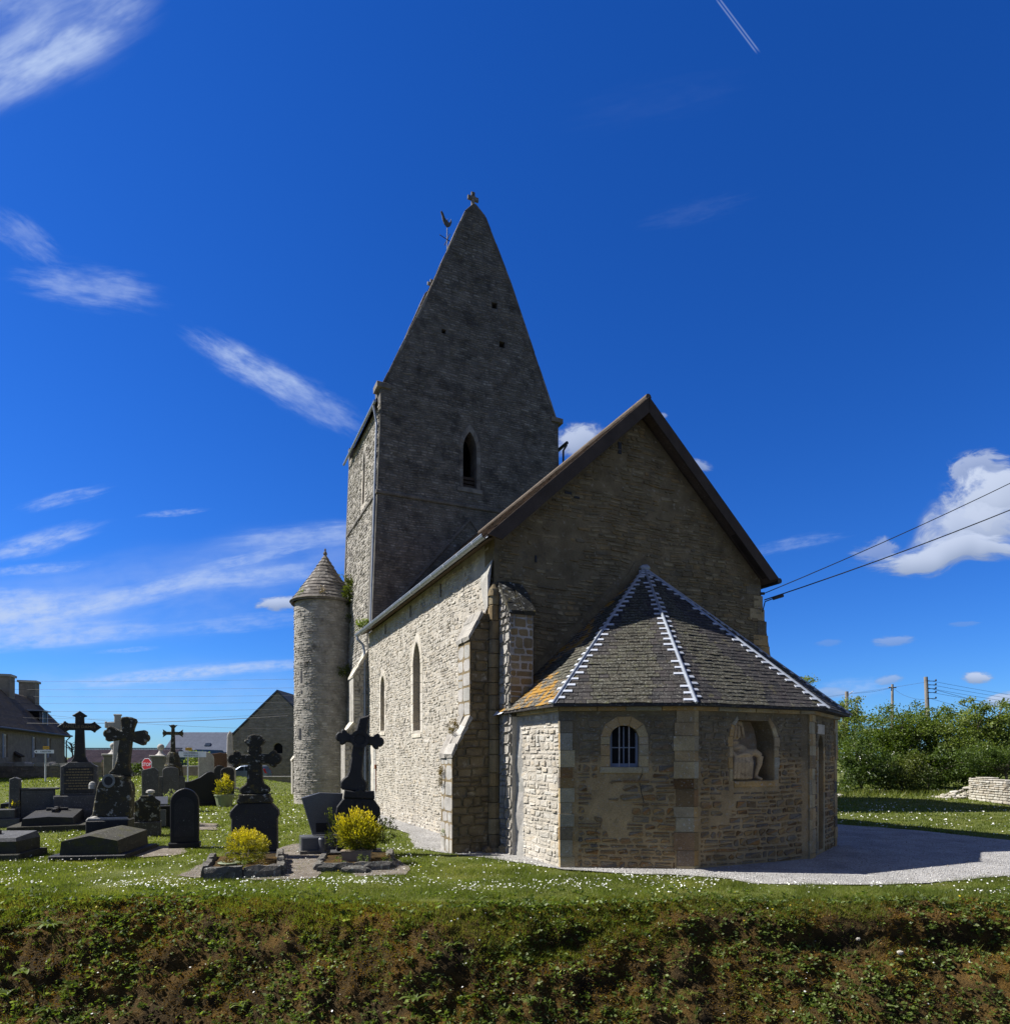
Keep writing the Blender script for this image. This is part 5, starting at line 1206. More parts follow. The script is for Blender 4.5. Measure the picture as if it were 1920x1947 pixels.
P, N, f = bank_pts(170, .12, .95); dp_.append(P + N * .03)
P = np.concatenate(dp_); discs('daisies', P, NR.uniform(.008, .017, len(P)) * np.clip(P[:, 1] / 13, 1, 2.2), M['flower_white'])
P, N, f = bank_pts(24, .0, .3); X, Y = scatter(11, 16, .25); P = np.concatenate([P + N * .03, np.stack([X, Y, np.full(len(X), .06)], 1)]); discs('buttercups', P, NR.uniform(.012, .018, len(P)), M['flower_yellow'])
# loose gravel
X = NR.uniform(-6, 14, 26000); Y = NR.uniform(11.7, 26, 26000); k = inside_np(X, Y, GRAVEL) & (NR.random(len(X)) < np.clip((12.5 / Y) ** 2.2, 0, 1))
for p in FOOT: k &= ~inside_np(X, Y, p)
X2 = NR.uniform(-6.5, -1.8, 5000); Y2 = NR.uniform(12.3, 18, 5000); k2 = np.zeros(5000, bool)
for p in DIRT: k2 |= inside_np(X2, Y2, p)
def pebbles(name, X, Y, lo, hi, z):
    n = len(X); r = NR.uniform(lo, hi, n); O = np.array([[1, 0, 0], [-1, 0, 0], [0, 1, 0], [0, -1, 0], [0, 0, .7], [0, 0, -.7]], float)
    th = NR.random(n) * 6.28; c, s = np.cos(th), np.sin(th); J = O[None] * NR.uniform(.6, 1.25, (n, 6, 1)) * r[:, None, None]
    V = np.stack([J[:, :, 0] * c[:, None] - J[:, :, 1] * s[:, None] + X[:, None], J[:, :, 0] * s[:, None] + J[:, :, 1] * c[:, None] + Y[:, None], J[:, :, 2] + z + r[:, None] * .35], 2)
    Fo = np.array([[0, 2, 4], [2, 1, 4], [1, 3, 4], [3, 0, 4], [2, 0, 5], [1, 2, 5], [3, 1, 5], [0, 3, 5]])
    Fc = (np.arange(n)[:, None, None] * 6 + Fo[None]).reshape(-1, 3); o = fast_mesh(name, V.reshape(-1, 3), Fc, M['pebble'], np.repeat(NR.random(n), 8)); o['kind'] = 'stuff'
P, N, f = bank_pts(18500, .12, 1); kc = nzv(P, 1.7, 12) > -.15; P = P[kc]
def pebble_cloud(name, P, lo, hi, mat):
    n = len(P); r = lo + (hi - lo) * NR.random(n) ** 2.5; O = np.array([[1, 0, 0], [-1, 0, 0], [0, 1, 0], [0, -1, 0], [0, 0, .8], [0, 0, -.8]], float); O = O @ np.linalg.qr(NR.normal(size=(3, 3)))[0]
    V = P[:, None, :] + O[None] * NR.uniform(.55, 1.3, (n, 6, 1)) * r[:, None, None]; Fo = np.array([[0, 2, 4], [2, 1, 4], [1, 3, 4], [3, 0, 4], [2, 0, 5], [1, 2, 5], [3, 1, 5], [0, 3, 5]])
    o = fast_mesh(name, V.reshape(-1, 3), (np.arange(n)[:, None, None] * 6 + Fo[None]).reshape(-1, 3), mat); o['kind'] = 'stuff'
pebble_cloud('earth_clods', P, .008, .045, M['soil'])
pebbles('loose_gravel', X[k], Y[k], .009, .02, .024); pebbles('loose_grit', X2[k2], Y2[k2], .006, .016, .02)

# ------------------------------------------------------------------ plants that can be told apart
def leaf_obj(name, P, size, D, mat, tone=None, parent=None, wide=.55, droop=0.0):
    Vv, Ff = leaf_quads(P, size, D, wide, droop); return fast_mesh(name, Vv, Ff, mat, tone, parent)
def strap_leaves(name, base, n, L, wd, mat, parent, spread=1.0, arch_=.5, az0=0, az1=360):
    for i in range(n):
        q = rad(R.uniform(az0, az1)); l = L * R.uniform(.6, 1.1); d = Vector((math.cos(q), math.sin(q), 0)); sd_ = Vector((-d.y, d.x, 0)); pts = []
        e = R.uniform(.5, 1.1) * spread; m_ = 6
        for k in range(m_ + 1):
            t = k / m_; c = Vector(base) + d * (l * t * e) + Vector((0, 0, l * (t * .75 - arch_ * t * t * 1.1))); ww = wd * (math.sin(math.pi * min(1, t * .92 + .06)) ** .7) * R.uniform(.85, 1.15)
            pts.append((c - sd_ * ww / 2 + Vector((0, 0, ww * .18)), c, c + sd_ * ww / 2 + Vector((0, 0, ww * .18))))
        mb = MB(); vs = [tuple(p) for row in pts for p in row]; mb.add(vs, [(k * 3 + a, k * 3 + a + 1, k * 3 + a + 4, k * 3 + a + 3) for k in range(m_) for a in (0, 1)], tone=R.uniform(.2, .9)); mb.build(name, mat, parent, smooth=True)
def bank_at(px, py):   # nearest bank point for a sight line
    dx, dz = (px - 960) / F, (1440 - py) / F; q = BV.reshape(-1, 3); e = (q[:, 0] / q[:, 1] - dx) ** 2 + ((q[:, 2] - 2.3) / q[:, 1] - dz) ** 2
    return Vector(q[int(np.argmin(e))])
for px, py, nm, lab, n, L, wd, mat, sp in ((98, 1768, 'plantain', 'big bright green rosette of narrow toothed leaves on the upper left bank', 30, .36, .034, 'bank_leaf', .9),
        (50, 1850, 'dock_plant', 'pale broad dock leaf low on the left edge of the bank', 4, .30, .095, 'bank_leaf', 1.0), (15, 1895, 'dock_plant', 'broad dock leaves in the bottom left corner of the bank', 5, .30, .09, 'bank_leaf', 1.0),
        (790, 1905, 'dock_plant', 'dock plant with long pale leaves at the foot of the bank near the middle', 8, .32, .075, 'bank_leaf', .9), (960, 1925, 'grass_clump', 'tall green grass clump at the bottom middle of the bank', 34, .36, .012, 'grass', .6),
        (1010, 1905, 'grass_clump', 'broad bladed grass clump just right of the bottom middle of the bank', 26, .30, .016, 'bank_leaf', .7), (800, 1935, 'grass_clump', 'grass clump beside the dock leaves at the foot of the bank', 24, .28, .010, 'grass', .7),
        (865, 1800, 'dandelion', 'upright dandelion leaves on the upper middle of the bank', 14, .20, .03, 'bank_leaf', .9), (545, 1830, 'dandelion', 'single long yellow green leaf plant left of the bank middle', 4, .2, .025, 'bank_leaf', .8),
        (1310, 1890, 'grass_clump', 'grass clump low on the right half of the bank', 22, .28, .011, 'grass', .8), (1560, 1880, 'grass_clump', 'thin grass clump under the hollow on the right of the bank', 16, .26, .009, 'grass', .8),
        (90, 1925, 'dandelion', 'dark green leaf rosette at the foot of the left bank', 12, .18, .03, 'bank_leaf', .9), (460, 1915, 'dandelion', 'light green leaf rosette at the foot of the bank left of the middle', 12, .2, .03, 'bank_leaf', .9)):
    p = bank_at(px, py); t = thing(nm, p, lab, 'plant'); strap_leaves('leaf', (0, -.03, .01), n, L, wd, M[mat], t, sp, .55)
for px, py, s, lab in ((1632, 1783, .035, 'small pale stone lying in the bank under the right turf edge'), (1706, 1812, .05, 'larger pale stone in the bank on the far right')):
    p = bank_at(px, py); mb = MB(); mb.blob(p + Vector((0, -.03, .0)), (s, s * .7, s * .8), 2, .25); tag(mb.build('stone', M['rubble']), lab, 'stone')

def bush(name, loc, rx, ry, rz_, n, size, mat, label, group=None, up=.6, stems=9, cat='shrub', z0=.0, dense=.55, wide=.42):
    t = thing(name, loc, label, cat, group=group)
    # shoots: leaves gathered along many short stems that end near the outline
    ns = max(10, n // 26); U = NR.normal(size=(ns, 3)); U /= np.linalg.norm(U, axis=1)[:, None]; U[:, 2] = np.maximum(U[:, 2], -.8)
    rr = NR.uniform(dense, 1.05, ns); E = U * rr[:, None] * np.array([rx, ry, rz_]) + np.array([0, 0, z0 + rz_ * .82]); E[:, 2] = np.maximum(E[:, 2], .03)
    i = NR.integers(0, ns, n); tt = NR.random(n) ** .6; core = np.array([0, 0, z0 + rz_ * .5])
    P = core + (E[i] - core) * (.55 + .45 * tt)[:, None] + NR.normal(0, size * .55, (n, 3)); P[:, 2] = np.maximum(P[:, 2], .02)
    out = P - core; out /= np.linalg.norm(out, axis=1)[:, None] + 1e-9; D = out + np.array([0, 0, up]) + NR.normal(0, .5, (n, 3))
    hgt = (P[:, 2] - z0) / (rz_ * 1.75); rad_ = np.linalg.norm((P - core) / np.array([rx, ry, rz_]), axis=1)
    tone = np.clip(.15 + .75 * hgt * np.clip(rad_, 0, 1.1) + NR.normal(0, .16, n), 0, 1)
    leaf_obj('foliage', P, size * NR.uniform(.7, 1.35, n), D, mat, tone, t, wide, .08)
    mb = MB()
    for e in E[:stems]: mb.tube([(0, 0, z0), tuple(np.array([0, 0, z0]) * .4 + e * .5 + NR.normal(0, .02, 3)), tuple(e * .92)], [.012 * rx * 2, .008 * rx * 2, .003], 5)
    mb.build('stems', M['bark'], t); return t

# ================================================================== GRAVES
def arms(right, top, left, bottom, cx=0, cz=0, tilt=0):
    pts = []
    for ang, prof in ((0, right), (90, top), (180, left), (270, bottom)):
        q = rad(ang); lo = [(s, -h) for s, h in prof]; hi = [(s, h) for s, h in reversed(prof) if h > 1e-4]
        for s, h in lo + hi: pts.append((s * math.cos(q) - h * math.sin(q), s * math.sin(q) + h * math.cos(q)))
    out = []
    for p in pts:
        if not out or math.hypot(out[-1][0] - p[0], out[-1][1] - p[1]) > 1e-3: out.append(p)
    t = rad(-tilt); return [(cx + x * math.cos(t) - z * math.sin(t), cz + x * math.sin(t) + z * math.cos(t)) for x, z in out]
def bud(L, b, k=1.0): return [(b * 1.05, b), (L * .52, b * .96), (L * .60, b * 1.45 * k), (L * .70, b * 1.75 * k), (L * .79, b * 1.55 * k), (L * .81, b * 1.05), (L * .9, b * 1.0), (L * .97, b * .62), (L, b * .2)]
def spear(L, b): return [(b * 1.05, b), (L * .5, b), (L * .62, b * 1.35), (L * .66, b * 1.65), (L * .71, b * 1.55), (L * .73, b * 1.2), (L, .0)]
def flare(L, b): return [(b * 1.05, b), (L * .3, b * 1.03), (L * .74, b * 1.6), (L * .86, b * 1.35), (L * .88, b * .8), (L * .96, b * .6), (L, b * .15)]
def foot(L, b, lob): return [(b * 1.05, b), (L * .62, b * 1.12), (L * .72, b * 1.35), (L * .79, lob * .86), (L * .86, lob), (L * .95, lob * .97), (L, lob * .8)]
def mono(name, loc, label, rz=TH, group='cross topped grave monuments', cat='grave monument'): return thing(name, loc, label, cat, rz, group)
def pr(t, name, mat, out, y0, y1, bev=.02, M_=None):
    mb = MB(); mb.prism(out, y0, y1, bev, M=M_); return mb.build(name, mat, t)
def rect(hw, z0, z1, hw2=None): hw2 = hw if hw2 is None else hw2; return [(-hw, z0), (hw, z0), (hw2, z1), (-hw2, z1)]
def txt(body, parent, mat, size, x, y, z, rzz=0, rx=90, ex=.002, align='CENTER'):
    c = bpy.data.curves.new('inscription', 'FONT'); c.body = body; c.size = size; c.extrude = ex; c.align_x = align; c.align_y = 'CENTER'; c.resolution_u = 2
    tmp = bpy.data.objects.new('tmp', c); COL.objects.link(tmp); me = bpy.data.meshes.new_from_object(tmp.evaluated_get(bpy.context.evaluated_depsgraph_get()))
    bpy.data.objects.remove(tmp); me.name = 'inscription'; me.materials.clear(); me.materials.append(mat); o = bpy.data.objects.new('inscription', me); COL.objects.link(o); o.parent = parent
    o.location = (x, y, z); o.rotation_euler = (rad(rx), 0, rzz); return o
def ring(mb, c, r0, r1, y0, y1, n=24):
    vs = [(c[0] + r * math.cos(2 * math.pi * k / n), y, c[1] + r * math.sin(2 * math.pi * k / n)) for y, r in ((y1, r0), (y0, r0), (y0, r1), (y1, r1)) for k in range(n)]
    mb.add(vs, [(i * n + k, i * n + (k + 1) % n, (i + 1) * n + (k + 1) % n, (i + 1) * n + k) for i in range(3) for k in range(n)])
# tall black monument with spear ended cross, seen against the sky
t = mono('cross_monument', (-14.6, 22.8, 0), 'tall dark granite monument whose cross has pointed arm ends and a gilt family name')
pr(t, 'cross', M['granite_black'], arms(spear(.64, .115), [(.125, .13), (.33, .125), (.36, .2), (.40, .21), (.42, .17), (.55, .0)], spear(.64, .115), [(.125, .13), (.75, .15), (1.02, .17), (1.12, .22), (1.2, .26)], 0, 3.34), -.1, .1, .02)
pr(t, 'stele', M['granite_grey'], [(-.55, 1.0), (.55, 1.0), (.54, 1.98), (.40, 2.05), (.30, 2.14), (-.30, 2.14), (-.40, 2.05), (-.54, 1.98)], -.18, .18, .02)
pr(t, 'base', M['granite_grey'], rect(.72, 0, 1.0), -.32, .32, .03); pr(t, 'tablet', M['granite_black'], rect(.42, 1.08, 1.96), -.205, -.17, .01)
txt('FAMILLE DAMES', t, M['gold'], .135, 0, -.104, 3.34)
for k, (s, w_) in enumerate((('* 1880 - 1942 *', .06), ('----------------', .07), ('--------- --------', .07), ('-------- -------', .07), ('------------------', .07), ('------- ------', .06), ('--------- ---------', .07), ('------ --------', .06))):
    mb = MB(); ln = .3 + .07 * (k % 3); x = -ln
    while x < ln: l_ = R.uniform(.04, .11); mb.box(x, min(x + l_, ln), -.2075, -.2055, 1.87 - k * .095, 1.905 - k * .095); x += l_ + .02
    mb.build('engraved_line', M['gold'], t)
pr(t, 'side_pillar', M['granite_grey'], [(-1.98, 0), (-1.66, 0), (-1.68, 1.58), (-1.82, 1.64), (-1.96, 1.58)], -.16, .16, .02); pr(t, 'low_wall', M['granite_grey'], [(-1.66, 0), (-.72, 0), (-.72, 1.20), (-1.66, 1.20)], -.1, .1, .015)
pr(t, 'low_wall_cap', M['granite_grey'], [(-1.655, 1.205), (-.6, 1.205), (-.6, 1.27), (-1.655, 1.27)], -.14, .14, .015)
# leaning monument with oval portrait
LT = Matrix.Rotation(rad(5), 4, 'Y')
t = mono('cross_monument', (-10.1, 17.0, 0), 'lichen spotted dark monument with leaning flared cross and an oval portrait plaque', rz=TH * .6)
pr(t, 'cross', M['granite_lichen'], arms(flare(.53, .125), [(.15, .14), (.22, .145), (.40, .185), (.46, .15), (.49, .05)], flare(.53, .125), [(.13, .135), (.7, .15), (.86, .19), (.96, .27), (1.02, .28)], .38, 2.85, 7), -.11, .11, .025)
pr(t, 'stele', M['granite_lichen'], [(-.44, .78), (.42, .78), (.40, 1.5), (.36, 1.66), (.28, 1.72), (.29, 1.84), (-.25, 1.84), (-.26, 1.72), (-.36, 1.66), (-.40, 1.5)], -.2, .2, .03, LT)
pr(t, 'moulding', M['stone_pale'], rect(.50, .70, .78, .44), -.26, .26, .025); pr(t, 'base', M['granite_black'], rect(.48, .2, .70), -.3, .3, .02); pr(t, 'foot', M['granite_moss'], rect(.62, 0, .22), -.4, .4, .02)
mb = MB(); mb.lathe([(0, .0), (.085, .0)], (0, 0, 0), 20); mb.v = [(.02 + v[0] * 1.15, -.235, 1.70 + v[1] * 1.4) for v in mb.v]; mb.build('portrait', M['dark'], t)
mb = MB(); ring(mb, (0, 0), .085, .13, -.24, -.19); mb.v = [(.02 + v[0] * 1.15, v[1], 1.70 + v[2] * 1.35) for v in mb.v]; mb.build('portrait_frame', M['enamel'], t)
for sx in (-1, 1):
    mb = MB(); mb.lathe([(.085, 0), (.085, .1), (.06, .16), (.0, .19)], (sx * .40, -.05, 1.50), 10); mb.build('corner_knob', M['stone_pale'] if sx < 0 else M['granite_lichen'], t)
mb = MB(); mb.lathe([(.03, 0), (.05, .08), (.035, .16), (.045, .2)], (-.10, -.36, .22), 8); mb.build('vase', M['rust'], t)
# pale cross behind it
t = mono('cross_monument', (-12.95, 22.2, 0), 'pale weathered plain stone cross standing behind the leaning monument', rz=TH)
pr(t, 'cross', M['stone_pale'], arms([(.1, .095), (.31, .09), (.33, .11), (.37, .1)], [(.1, .1), (.29, .095), (.32, .12), (.36, .11)], [(.1, .095), (.31, .09), (.33, .11), (.37, .1)], [(.1, .1), (1.6, .16), (1.8, .2)], 0, 3.38), -.09, .09, .02)
pr(t, 'stele', M['stone_pale'], [(-.5, .4), (.5, .4), (.48, 1.3), (.3, 1.6), (-.3, 1.6), (-.48, 1.3)], -.16, .16, .03); pr(t, 'base', M['stone_pale'], rect(.6, 0, .4), -.28, .28, .03)
# monument with lichened trefoil cross and its kerbed bed
t = mono('cross_monument', (-5.72, 15.2, 0), 'dark shouldered monument with a squat lichen covered trefoil cross behind a round yellow bush', rz=TH * .5)
pr(t, 'cross', M['granite_lichen'], arms(bud(.585, .115), bud(.57, .15, .85), bud(.585, .115), foot(.80, .15, .33), 0, 2.26), -.12, .12, .03)
pr(t, 'cap', M['granite_lichen'], [(-.38, 1.26), (.38, 1.26), (.37, 1.33), (.33, 1.38), (.33, 1.46), (-.33, 1.46), (-.33, 1.38), (-.37, 1.33)], -.19, .19, .02)
pr(t, 'stele', M['granite_black'], [(-.50, .15), (.50, .15), (.49, .9), (.53, .98), (.52, 1.08), (.40, 1.22), (.34, 1.26), (-.34, 1.26), (-.40, 1.22), (-.52, 1.08), (-.53, .98), (-.49, .9)], -.16, .16, .025)
pr(t, 'base', M['granite_grey'], rect(.6, 0, .15), -.28, .28, .02)
# monument with ringed broken cross close to the church wall
LT = Matrix.Rotation(rad(3), 4, 'Y')
t = mono('cross_monument', (-3.5, 15.6, 0), 'black leaning monument with a ringed cross whose broken top limb slants, by the church', rz=TH * .5)
c13 = arms(bud(.56, .11), [(.12, .13), (.34, .12), (.40, .16), (.60, .13), (.52, -.0)], bud(.56, .11), foot(1.22, .135, .31), 0, 0)
c13 = arms(bud(.56, .11), [(.12, .13), (.5, .125)], bud(.56, .11), foot(1.22, .135, .31), .09, 2.72, 7.5)
M13 = None
i_t = max(range(len(c13)), key=lambda i: c13[i][1]); c13[i_t] = (c13[i_t][0] + .04, c13[i_t][1] + .03); j_t = min((i_t - 1, i_t + 1), key=lambda j: -c13[j % len(c13)][1]) % len(c13)
pts = sorted(range(len(c13)), key=lambda i: -c13[i][1])[:2]; rt = max(pts, key=lambda i: c13[i][0]); c13[rt] = (c13[rt][0] + .04, c13[rt][1] + .10); lf = min(pts, key=lambda i: c13[i][0]); c13[lf] = (c13[lf][0], c13[lf][1] - .04)
cr3 = pr(t, 'cross', M['granite_black'], c13, -.11, .11, .03)
mb = MB(); ring(mb, (.09, 2.72), .13, .215, -.14, .14); mb.build('cross_ring', M['granite_black'], t)
pr(t, 'cap', M['granite_black'], [(-.36, 1.34), (.36, 1.34), (.34, 1.52), (.10, 1.50), (.0, 1.56), (-.10, 1.50), (-.34, 1.53)], -.19, .19, .02, LT)
pr(t, 'stele', M['granite_black'], [(-.46, .12), (.46, .12), (.46, .9), (.51, 1.0), (.49, 1.14), (.36, 1.30), (.33, 1.34), (-.33, 1.34), (-.38, 1.30), (-.50, 1.12), (-.51, 1.0), (-.46, .9)], -.16, .16, .025, LT)
pr(t, 'book_relief', M['granite_black'], [(-.09, .3), (.09, .3), (.09, 1.28), (-.09, 1.28)], -.2, -.15, .03, LT); pr(t, 'base', M['granite_grey'], rect(.58, 0, .12), -.26, .26, .02)
# far ornate cross on a rocky base
t = mono('cross_monument', (-16.0, 32, 0), 'small lichened cross with forked arm ends on a rough stone pedestal, far across the graveyard', rz=TH)
fork = lambda L: [(.09, .08), (L * .6, .075), (L * .75, .12), (L * .98, .2), (L * .93, .09), (L, .05)]
pr(t, 'cross', M['granite_lichen'], arms(fork(.45), fork(.42), fork(.45), [(.09, .085), (.85, .11), (.95, .2)], 0, 3.45), -.08, .08, .02)
mb = MB(); mb.lathe([(.5, 0), (.52, .9), (.45, 1.5), (.40, 1.9), (.32, 2.05), (.30, 2.3), (.22, 2.5), (.16, 2.55)], (0, 0, 0), 9); mb.build('pedestal', M['granite_lichen'], t); pr(t, 'base', M['granite_grey'], rect(.75, 0, 1.1), -.5, .5, .03)

# headstones
def stone_(name, loc, label, out, d, mat, base=None, rz=TH, cat='headstone', group='headstones', bev=.02, bmat=None):
    t = thing(name, loc, label, cat, rz, group); pr(t, 'slab', mat, out, -d / 2, d / 2, bev)
    if base: pr(t, 'base', bmat or mat, rect(base[0], 0, base[1]), -base[2] / 2, base[2] / 2, .02)
    return t
def rounded(hw, z0, z1, rise, n=8): return [(-hw, z0), (hw, z0)] + [(hw * math.cos(q), z1 - rise + rise * math.sin(q)) for q in [math.pi * k / n for k in range(n + 1)]]
t = stone_('headstone', (-8.1, 16.8, 0), 'narrow black headstone with pointed round top in the grass, no cross', arch(0, .66, .14, 1.15, 1.52, 8), .16, M['granite_smooth'], (.36, .15, .3), rz=TH * .7)
pr(t, 'inscription_panel', M['granite_black'], arch(0, .46, .3, 1.05, 1.3, 6), -.086, -.075, .004)
t = stone_('headstone', (-14.3, 31.2, 0), 'wide black headstone with sloping curved top and a small iron cross at its side', [(-.72, 0), (.72, 0), (.72, 1.35), (.55, 1.58), (.42, 1.63), (.25, 1.58), (-.05, 1.35), (-.4, 1.2), (-.72, 1.12)], .3, M['granite_smooth'], (.8, .2, .5))
mb = MB(); mb.box(-.86, -.82, -.03, .03, 0, 1.45); mb.box(-.98, -.865, -.02, .02, 1.14, 1.2); mb.box(-.815, -.72, -.02, .02, 1.14, 1.2); mb.build('iron_cross', M['iron'], t)
t = stone_('headstone', (-10.45, 19.4, 0), 'squat black shouldered headstone with a knob on top and a pale rough base', [(-.33, .42), (.33, .42), (.34, 1.0), (.22, 1.08), (.17, 1.18), (-.17, 1.18), (-.22, 1.08), (-.34, 1.0)], .2, M['granite_lichen'], (.36, .42, .34), bmat=M['kerb'])
mb = MB(); mb.lathe([(.06, 0), (.06, .05), (.12, .08), (.11, .14), (.05, .17), (0, .18)], (.08, 0, 1.18), 12); mb.build('knob', M['stone_pale'], t)
t = stone_('headstone', (-11.35, 21.6, 0), 'low polished dark granite tomb with a bright sloping plaque', [(-.6, 0), (.6, 0), (.6, .72), (-.6, .72)], .3, M['granite_smooth'], None)
mb = MB(); mb.hexa([(-.45, -.42, .76), (.35, -.42, .76), (.35, -.05, .98), (-.45, -.05, .98), (-.45, -.42, .80), (.35, -.42, .80), (.35, -.05, 1.02), (-.45, -.05, 1.02)]); mb.build('plaque', M['granite_polish'], t)
pr(t, 'panel', M['granite_polish'], rect(.3, .06, .6), -.21, -.17, .01)
t = thing('headstone', (-4.42, 16.0, 0), 'polished grey headstone tapering to its foot with a slanted top, half behind the ringed cross', 'headstone', TH * .9, 'headstones')
pr(t, 'slab', M['granite_polish'], [(-.22, .44), (.40, .44), (.50, 1.42), (-.05, 1.45), (-.47, 1.33)], -.06, .06, .012)
pr(t, 'base', M['granite_polish'], rect(.5, .04, .42), -.28, .26, .03); pr(t, 'plinth', M['kerb'], rect(.53, 0, .10), -.34, .3, .01)
mb = MB(); mb.lathe([(.09, 0), (.09, .30), (.07, .33)], (-.02, -.3, .06), 12); mb.build('flower_vase', M['granite_polish'], t); pr(t, 'plaque', M['granite_smooth'], rect(.14, .5, .72), -.075, -.062, .004)
stone_('headstone', (-14.42, 27, 0), 'grey headstone with a slanted top in front of the stop sign', [(-.31, 0), (.31, 0), (.31, 1.72), (.12, 1.90), (-.31, 1.78)], .16, M['granite_grey'])
t = stone_('headstone', (-14.1, 28, 0), 'grey headstone with a raised rounded middle and lower side wings', rounded(.31, 0, 1.9, .16), .2, M['granite_grey'])
for sx in (-1, 1): pr(t, 'wing', M['granite_grey'], [(sx * .315, 0), (sx * .55, 0), (sx * .55, 1.45), (sx * .315, 1.5)][::sx], -.08, .08, .012)
stone_('headstone', (-17.1, 38, 0), 'pale tall arch topped headstone before the brown one', rounded(.42, 0, 2.6, .40), .2, M['stone_pale'])
stone_('headstone', (-17.2, 40, 0), 'reddish brown square headstone beside the pale arched one', [(-.42, 0), (.42, 0), (.42, 2.5), (.05, 2.58), (-.42, 2.5)], .2, M['stone_brown'])
stone_('headstone', (-15.05, 36, 0), 'dark rounded headstone behind the far yellow bush', rounded(.34, 0, 1.75, .2), .2, M['granite_black'])
stone_('headstone', (-15.9, 37, 0), 'small dark round headed stone left of the far yellow bush', rounded(.3, 0, 1.85, .28), .2, M['granite_black'])
t = thing('obelisk', (-17.2, 41.5, 0), 'pale slim stone obelisk rising from a block in front of the barn', 'obelisk', TH)
pr(t, 'shaft', M['stone_pale'], [(-.2, 1.75), (.2, 1.75), (.15, 3.7), (0, 3.95), (-.15, 3.7)], -.16, .16, .03); pr(t, 'block', M['stone_pale'], rect(.34, .4, 1.75), -.3, .3, .03); pr(t, 'base', M['stone_pale'], rect(.5, 0, .4), -.45, .45, .03)
t = stone_('headstone', (-5.95, 14.75, 0), 'small pale stone post at the left foot of the trefoil cross monument', [(-.07, 0), (.07, 0), (.06, .5), (-.06, .5)], .13, M['kerb'])
mb = MB(); mb.blob((0, 0, .56), (.08, .07, .075), 2, .1); mb.build('knob', M['stone_pale'], t)
# tomb slabs
def tomb(loc, label, w_, l, h0, h1, mat, plinth=None, rz=TH, cross=False, pm=None, tilt=0):
    t = thing('tomb_slab', loc, label, 'tomb', rz, 'tomb slabs'); mb = MB(); pz = plinth[2] if plinth else 0
    vs = []
    for y, dz in ((0, 0), (l, tilt)):
        vs += [(-w_ / 2, y, pz), (w_ / 2, y, pz), (w_ / 2 - .03, y, pz + h0 + dz), (0, y, pz + h1 + dz), (-w_ / 2 + .03, y, pz + h0 + dz)]
    mb.add(vs, [(0, 1, 2, 3, 4), (9, 8, 7, 6, 5)] + [(i, 5 + i, 5 + (i + 1) % 5, (i + 1) % 5) for i in range(5)]); mb.build('slab', mat, t)
    if plinth: pb = MB(); pb.box(-w_ / 2 - plinth[0], w_ / 2 + plinth[0], -plinth[1], l + plinth[1], 0, pz - .004, bev=.02); pb.build('plinth', pm or mat, t)
    if cross:
        cb = MB(); zt = pz + h1 + tilt * .7 + .01
        for (x0, x1, y0, y1) in ((-.06, .06, l * .45, l * .93), (-.3, -.061, l * .72, l * .72 + .12), (.061, .3, l * .72, l * .72 + .12)): cb.box(x0, x1, y0, y1, zt - .05, zt + .07 + tilt * .0, bev=.015)
        cb.blob((0, l * .74, zt + .07), (.09, .09, .05), 2, .1); cb.build('relief_cross', M['granite_black'], t)
    return t
t2 = thing('grave_plinth', (-14.05, 20.4, 0), 'long low stone plinth under a pair of dark ridged tomb slabs', 'tomb', TH); mb = MB(); mb.box(-1.0, 2.75, -.18, 2.3, 0, .2, bev=.015); mb.build('plinth', M['granite_moss'], t2)
mb = MB(); mb.box(-.82, 2.6, 2.0, 2.28, .2, .52, bev=.015); mb.build('head_kerb', M['granite_grey'], t2)
tomb((-14.05, 20.4, .2), 'left one of two dark ridged tomb slabs before the tall monument, cross on top', 1.36, 2.0, .22, .27, M['granite_black'], None, cross=True, tilt=.14)
tomb((-12.45, 21.12, .2), 'right one of two dark ridged tomb slabs, partly behind the leaning monument', 1.36, 2.0, .22, .27, M['granite_black'], None, cross=True, tilt=.14)
tomb((-9.3, 14.85, 0), 'grey speckled ridged tomb slab lying in front of the leaning monument', 1.22, 1.75, .30, .42, M['granite_moss'], (.18, .12, .12), rz=TH * .35, pm=M['granite_black'], tilt=.06)
t = thing('tomb_chest', (-10.86, 14.75, 0), 'dark chest tomb at the left picture edge with a relief cross on its lid', 'tomb', TH * .35, 'tomb slabs')
mb = MB(); mb.box(-2.4, 0, 0, .98, .16, .42); mb.build('chest', M['granite_moss'], t); mb = MB()
mb.hexa([(-2.4, 0, .424), (0, 0, .424), (0, .98, .424), (-2.4, .98, .424), (-2.35, .04, .50), (-.03, .04, .50), (-.05, .94, .57), (-2.3, .94, .60)]); mb.build('lid', M['granite_grey'], t)
mb = MB(); mb.box(-2.5, .12, -.12, 1.08, 0, .156, bev=.02); mb.build('plinth', M['granite_moss'], t)
mb = MB()
for b in ((-1.9, -.62, .50, .62), (-1.12, -1.0, .12, .49), (-1.12, -1.0, .63, .86)): mb.box(*b, .53, .63, bev=.015)
mb.blob((-1.06, .55, .65), (.13, .11, .06), 2, .15); mb.build('relief_cross', M['granite_black'], t)
t = tomb((-16.6, 23.0, 0), 'black stepped tomb at the far left beyond the pillar', 1.5, 1.4, .5, .55, M['granite_smooth'], (.15, .1, .2))
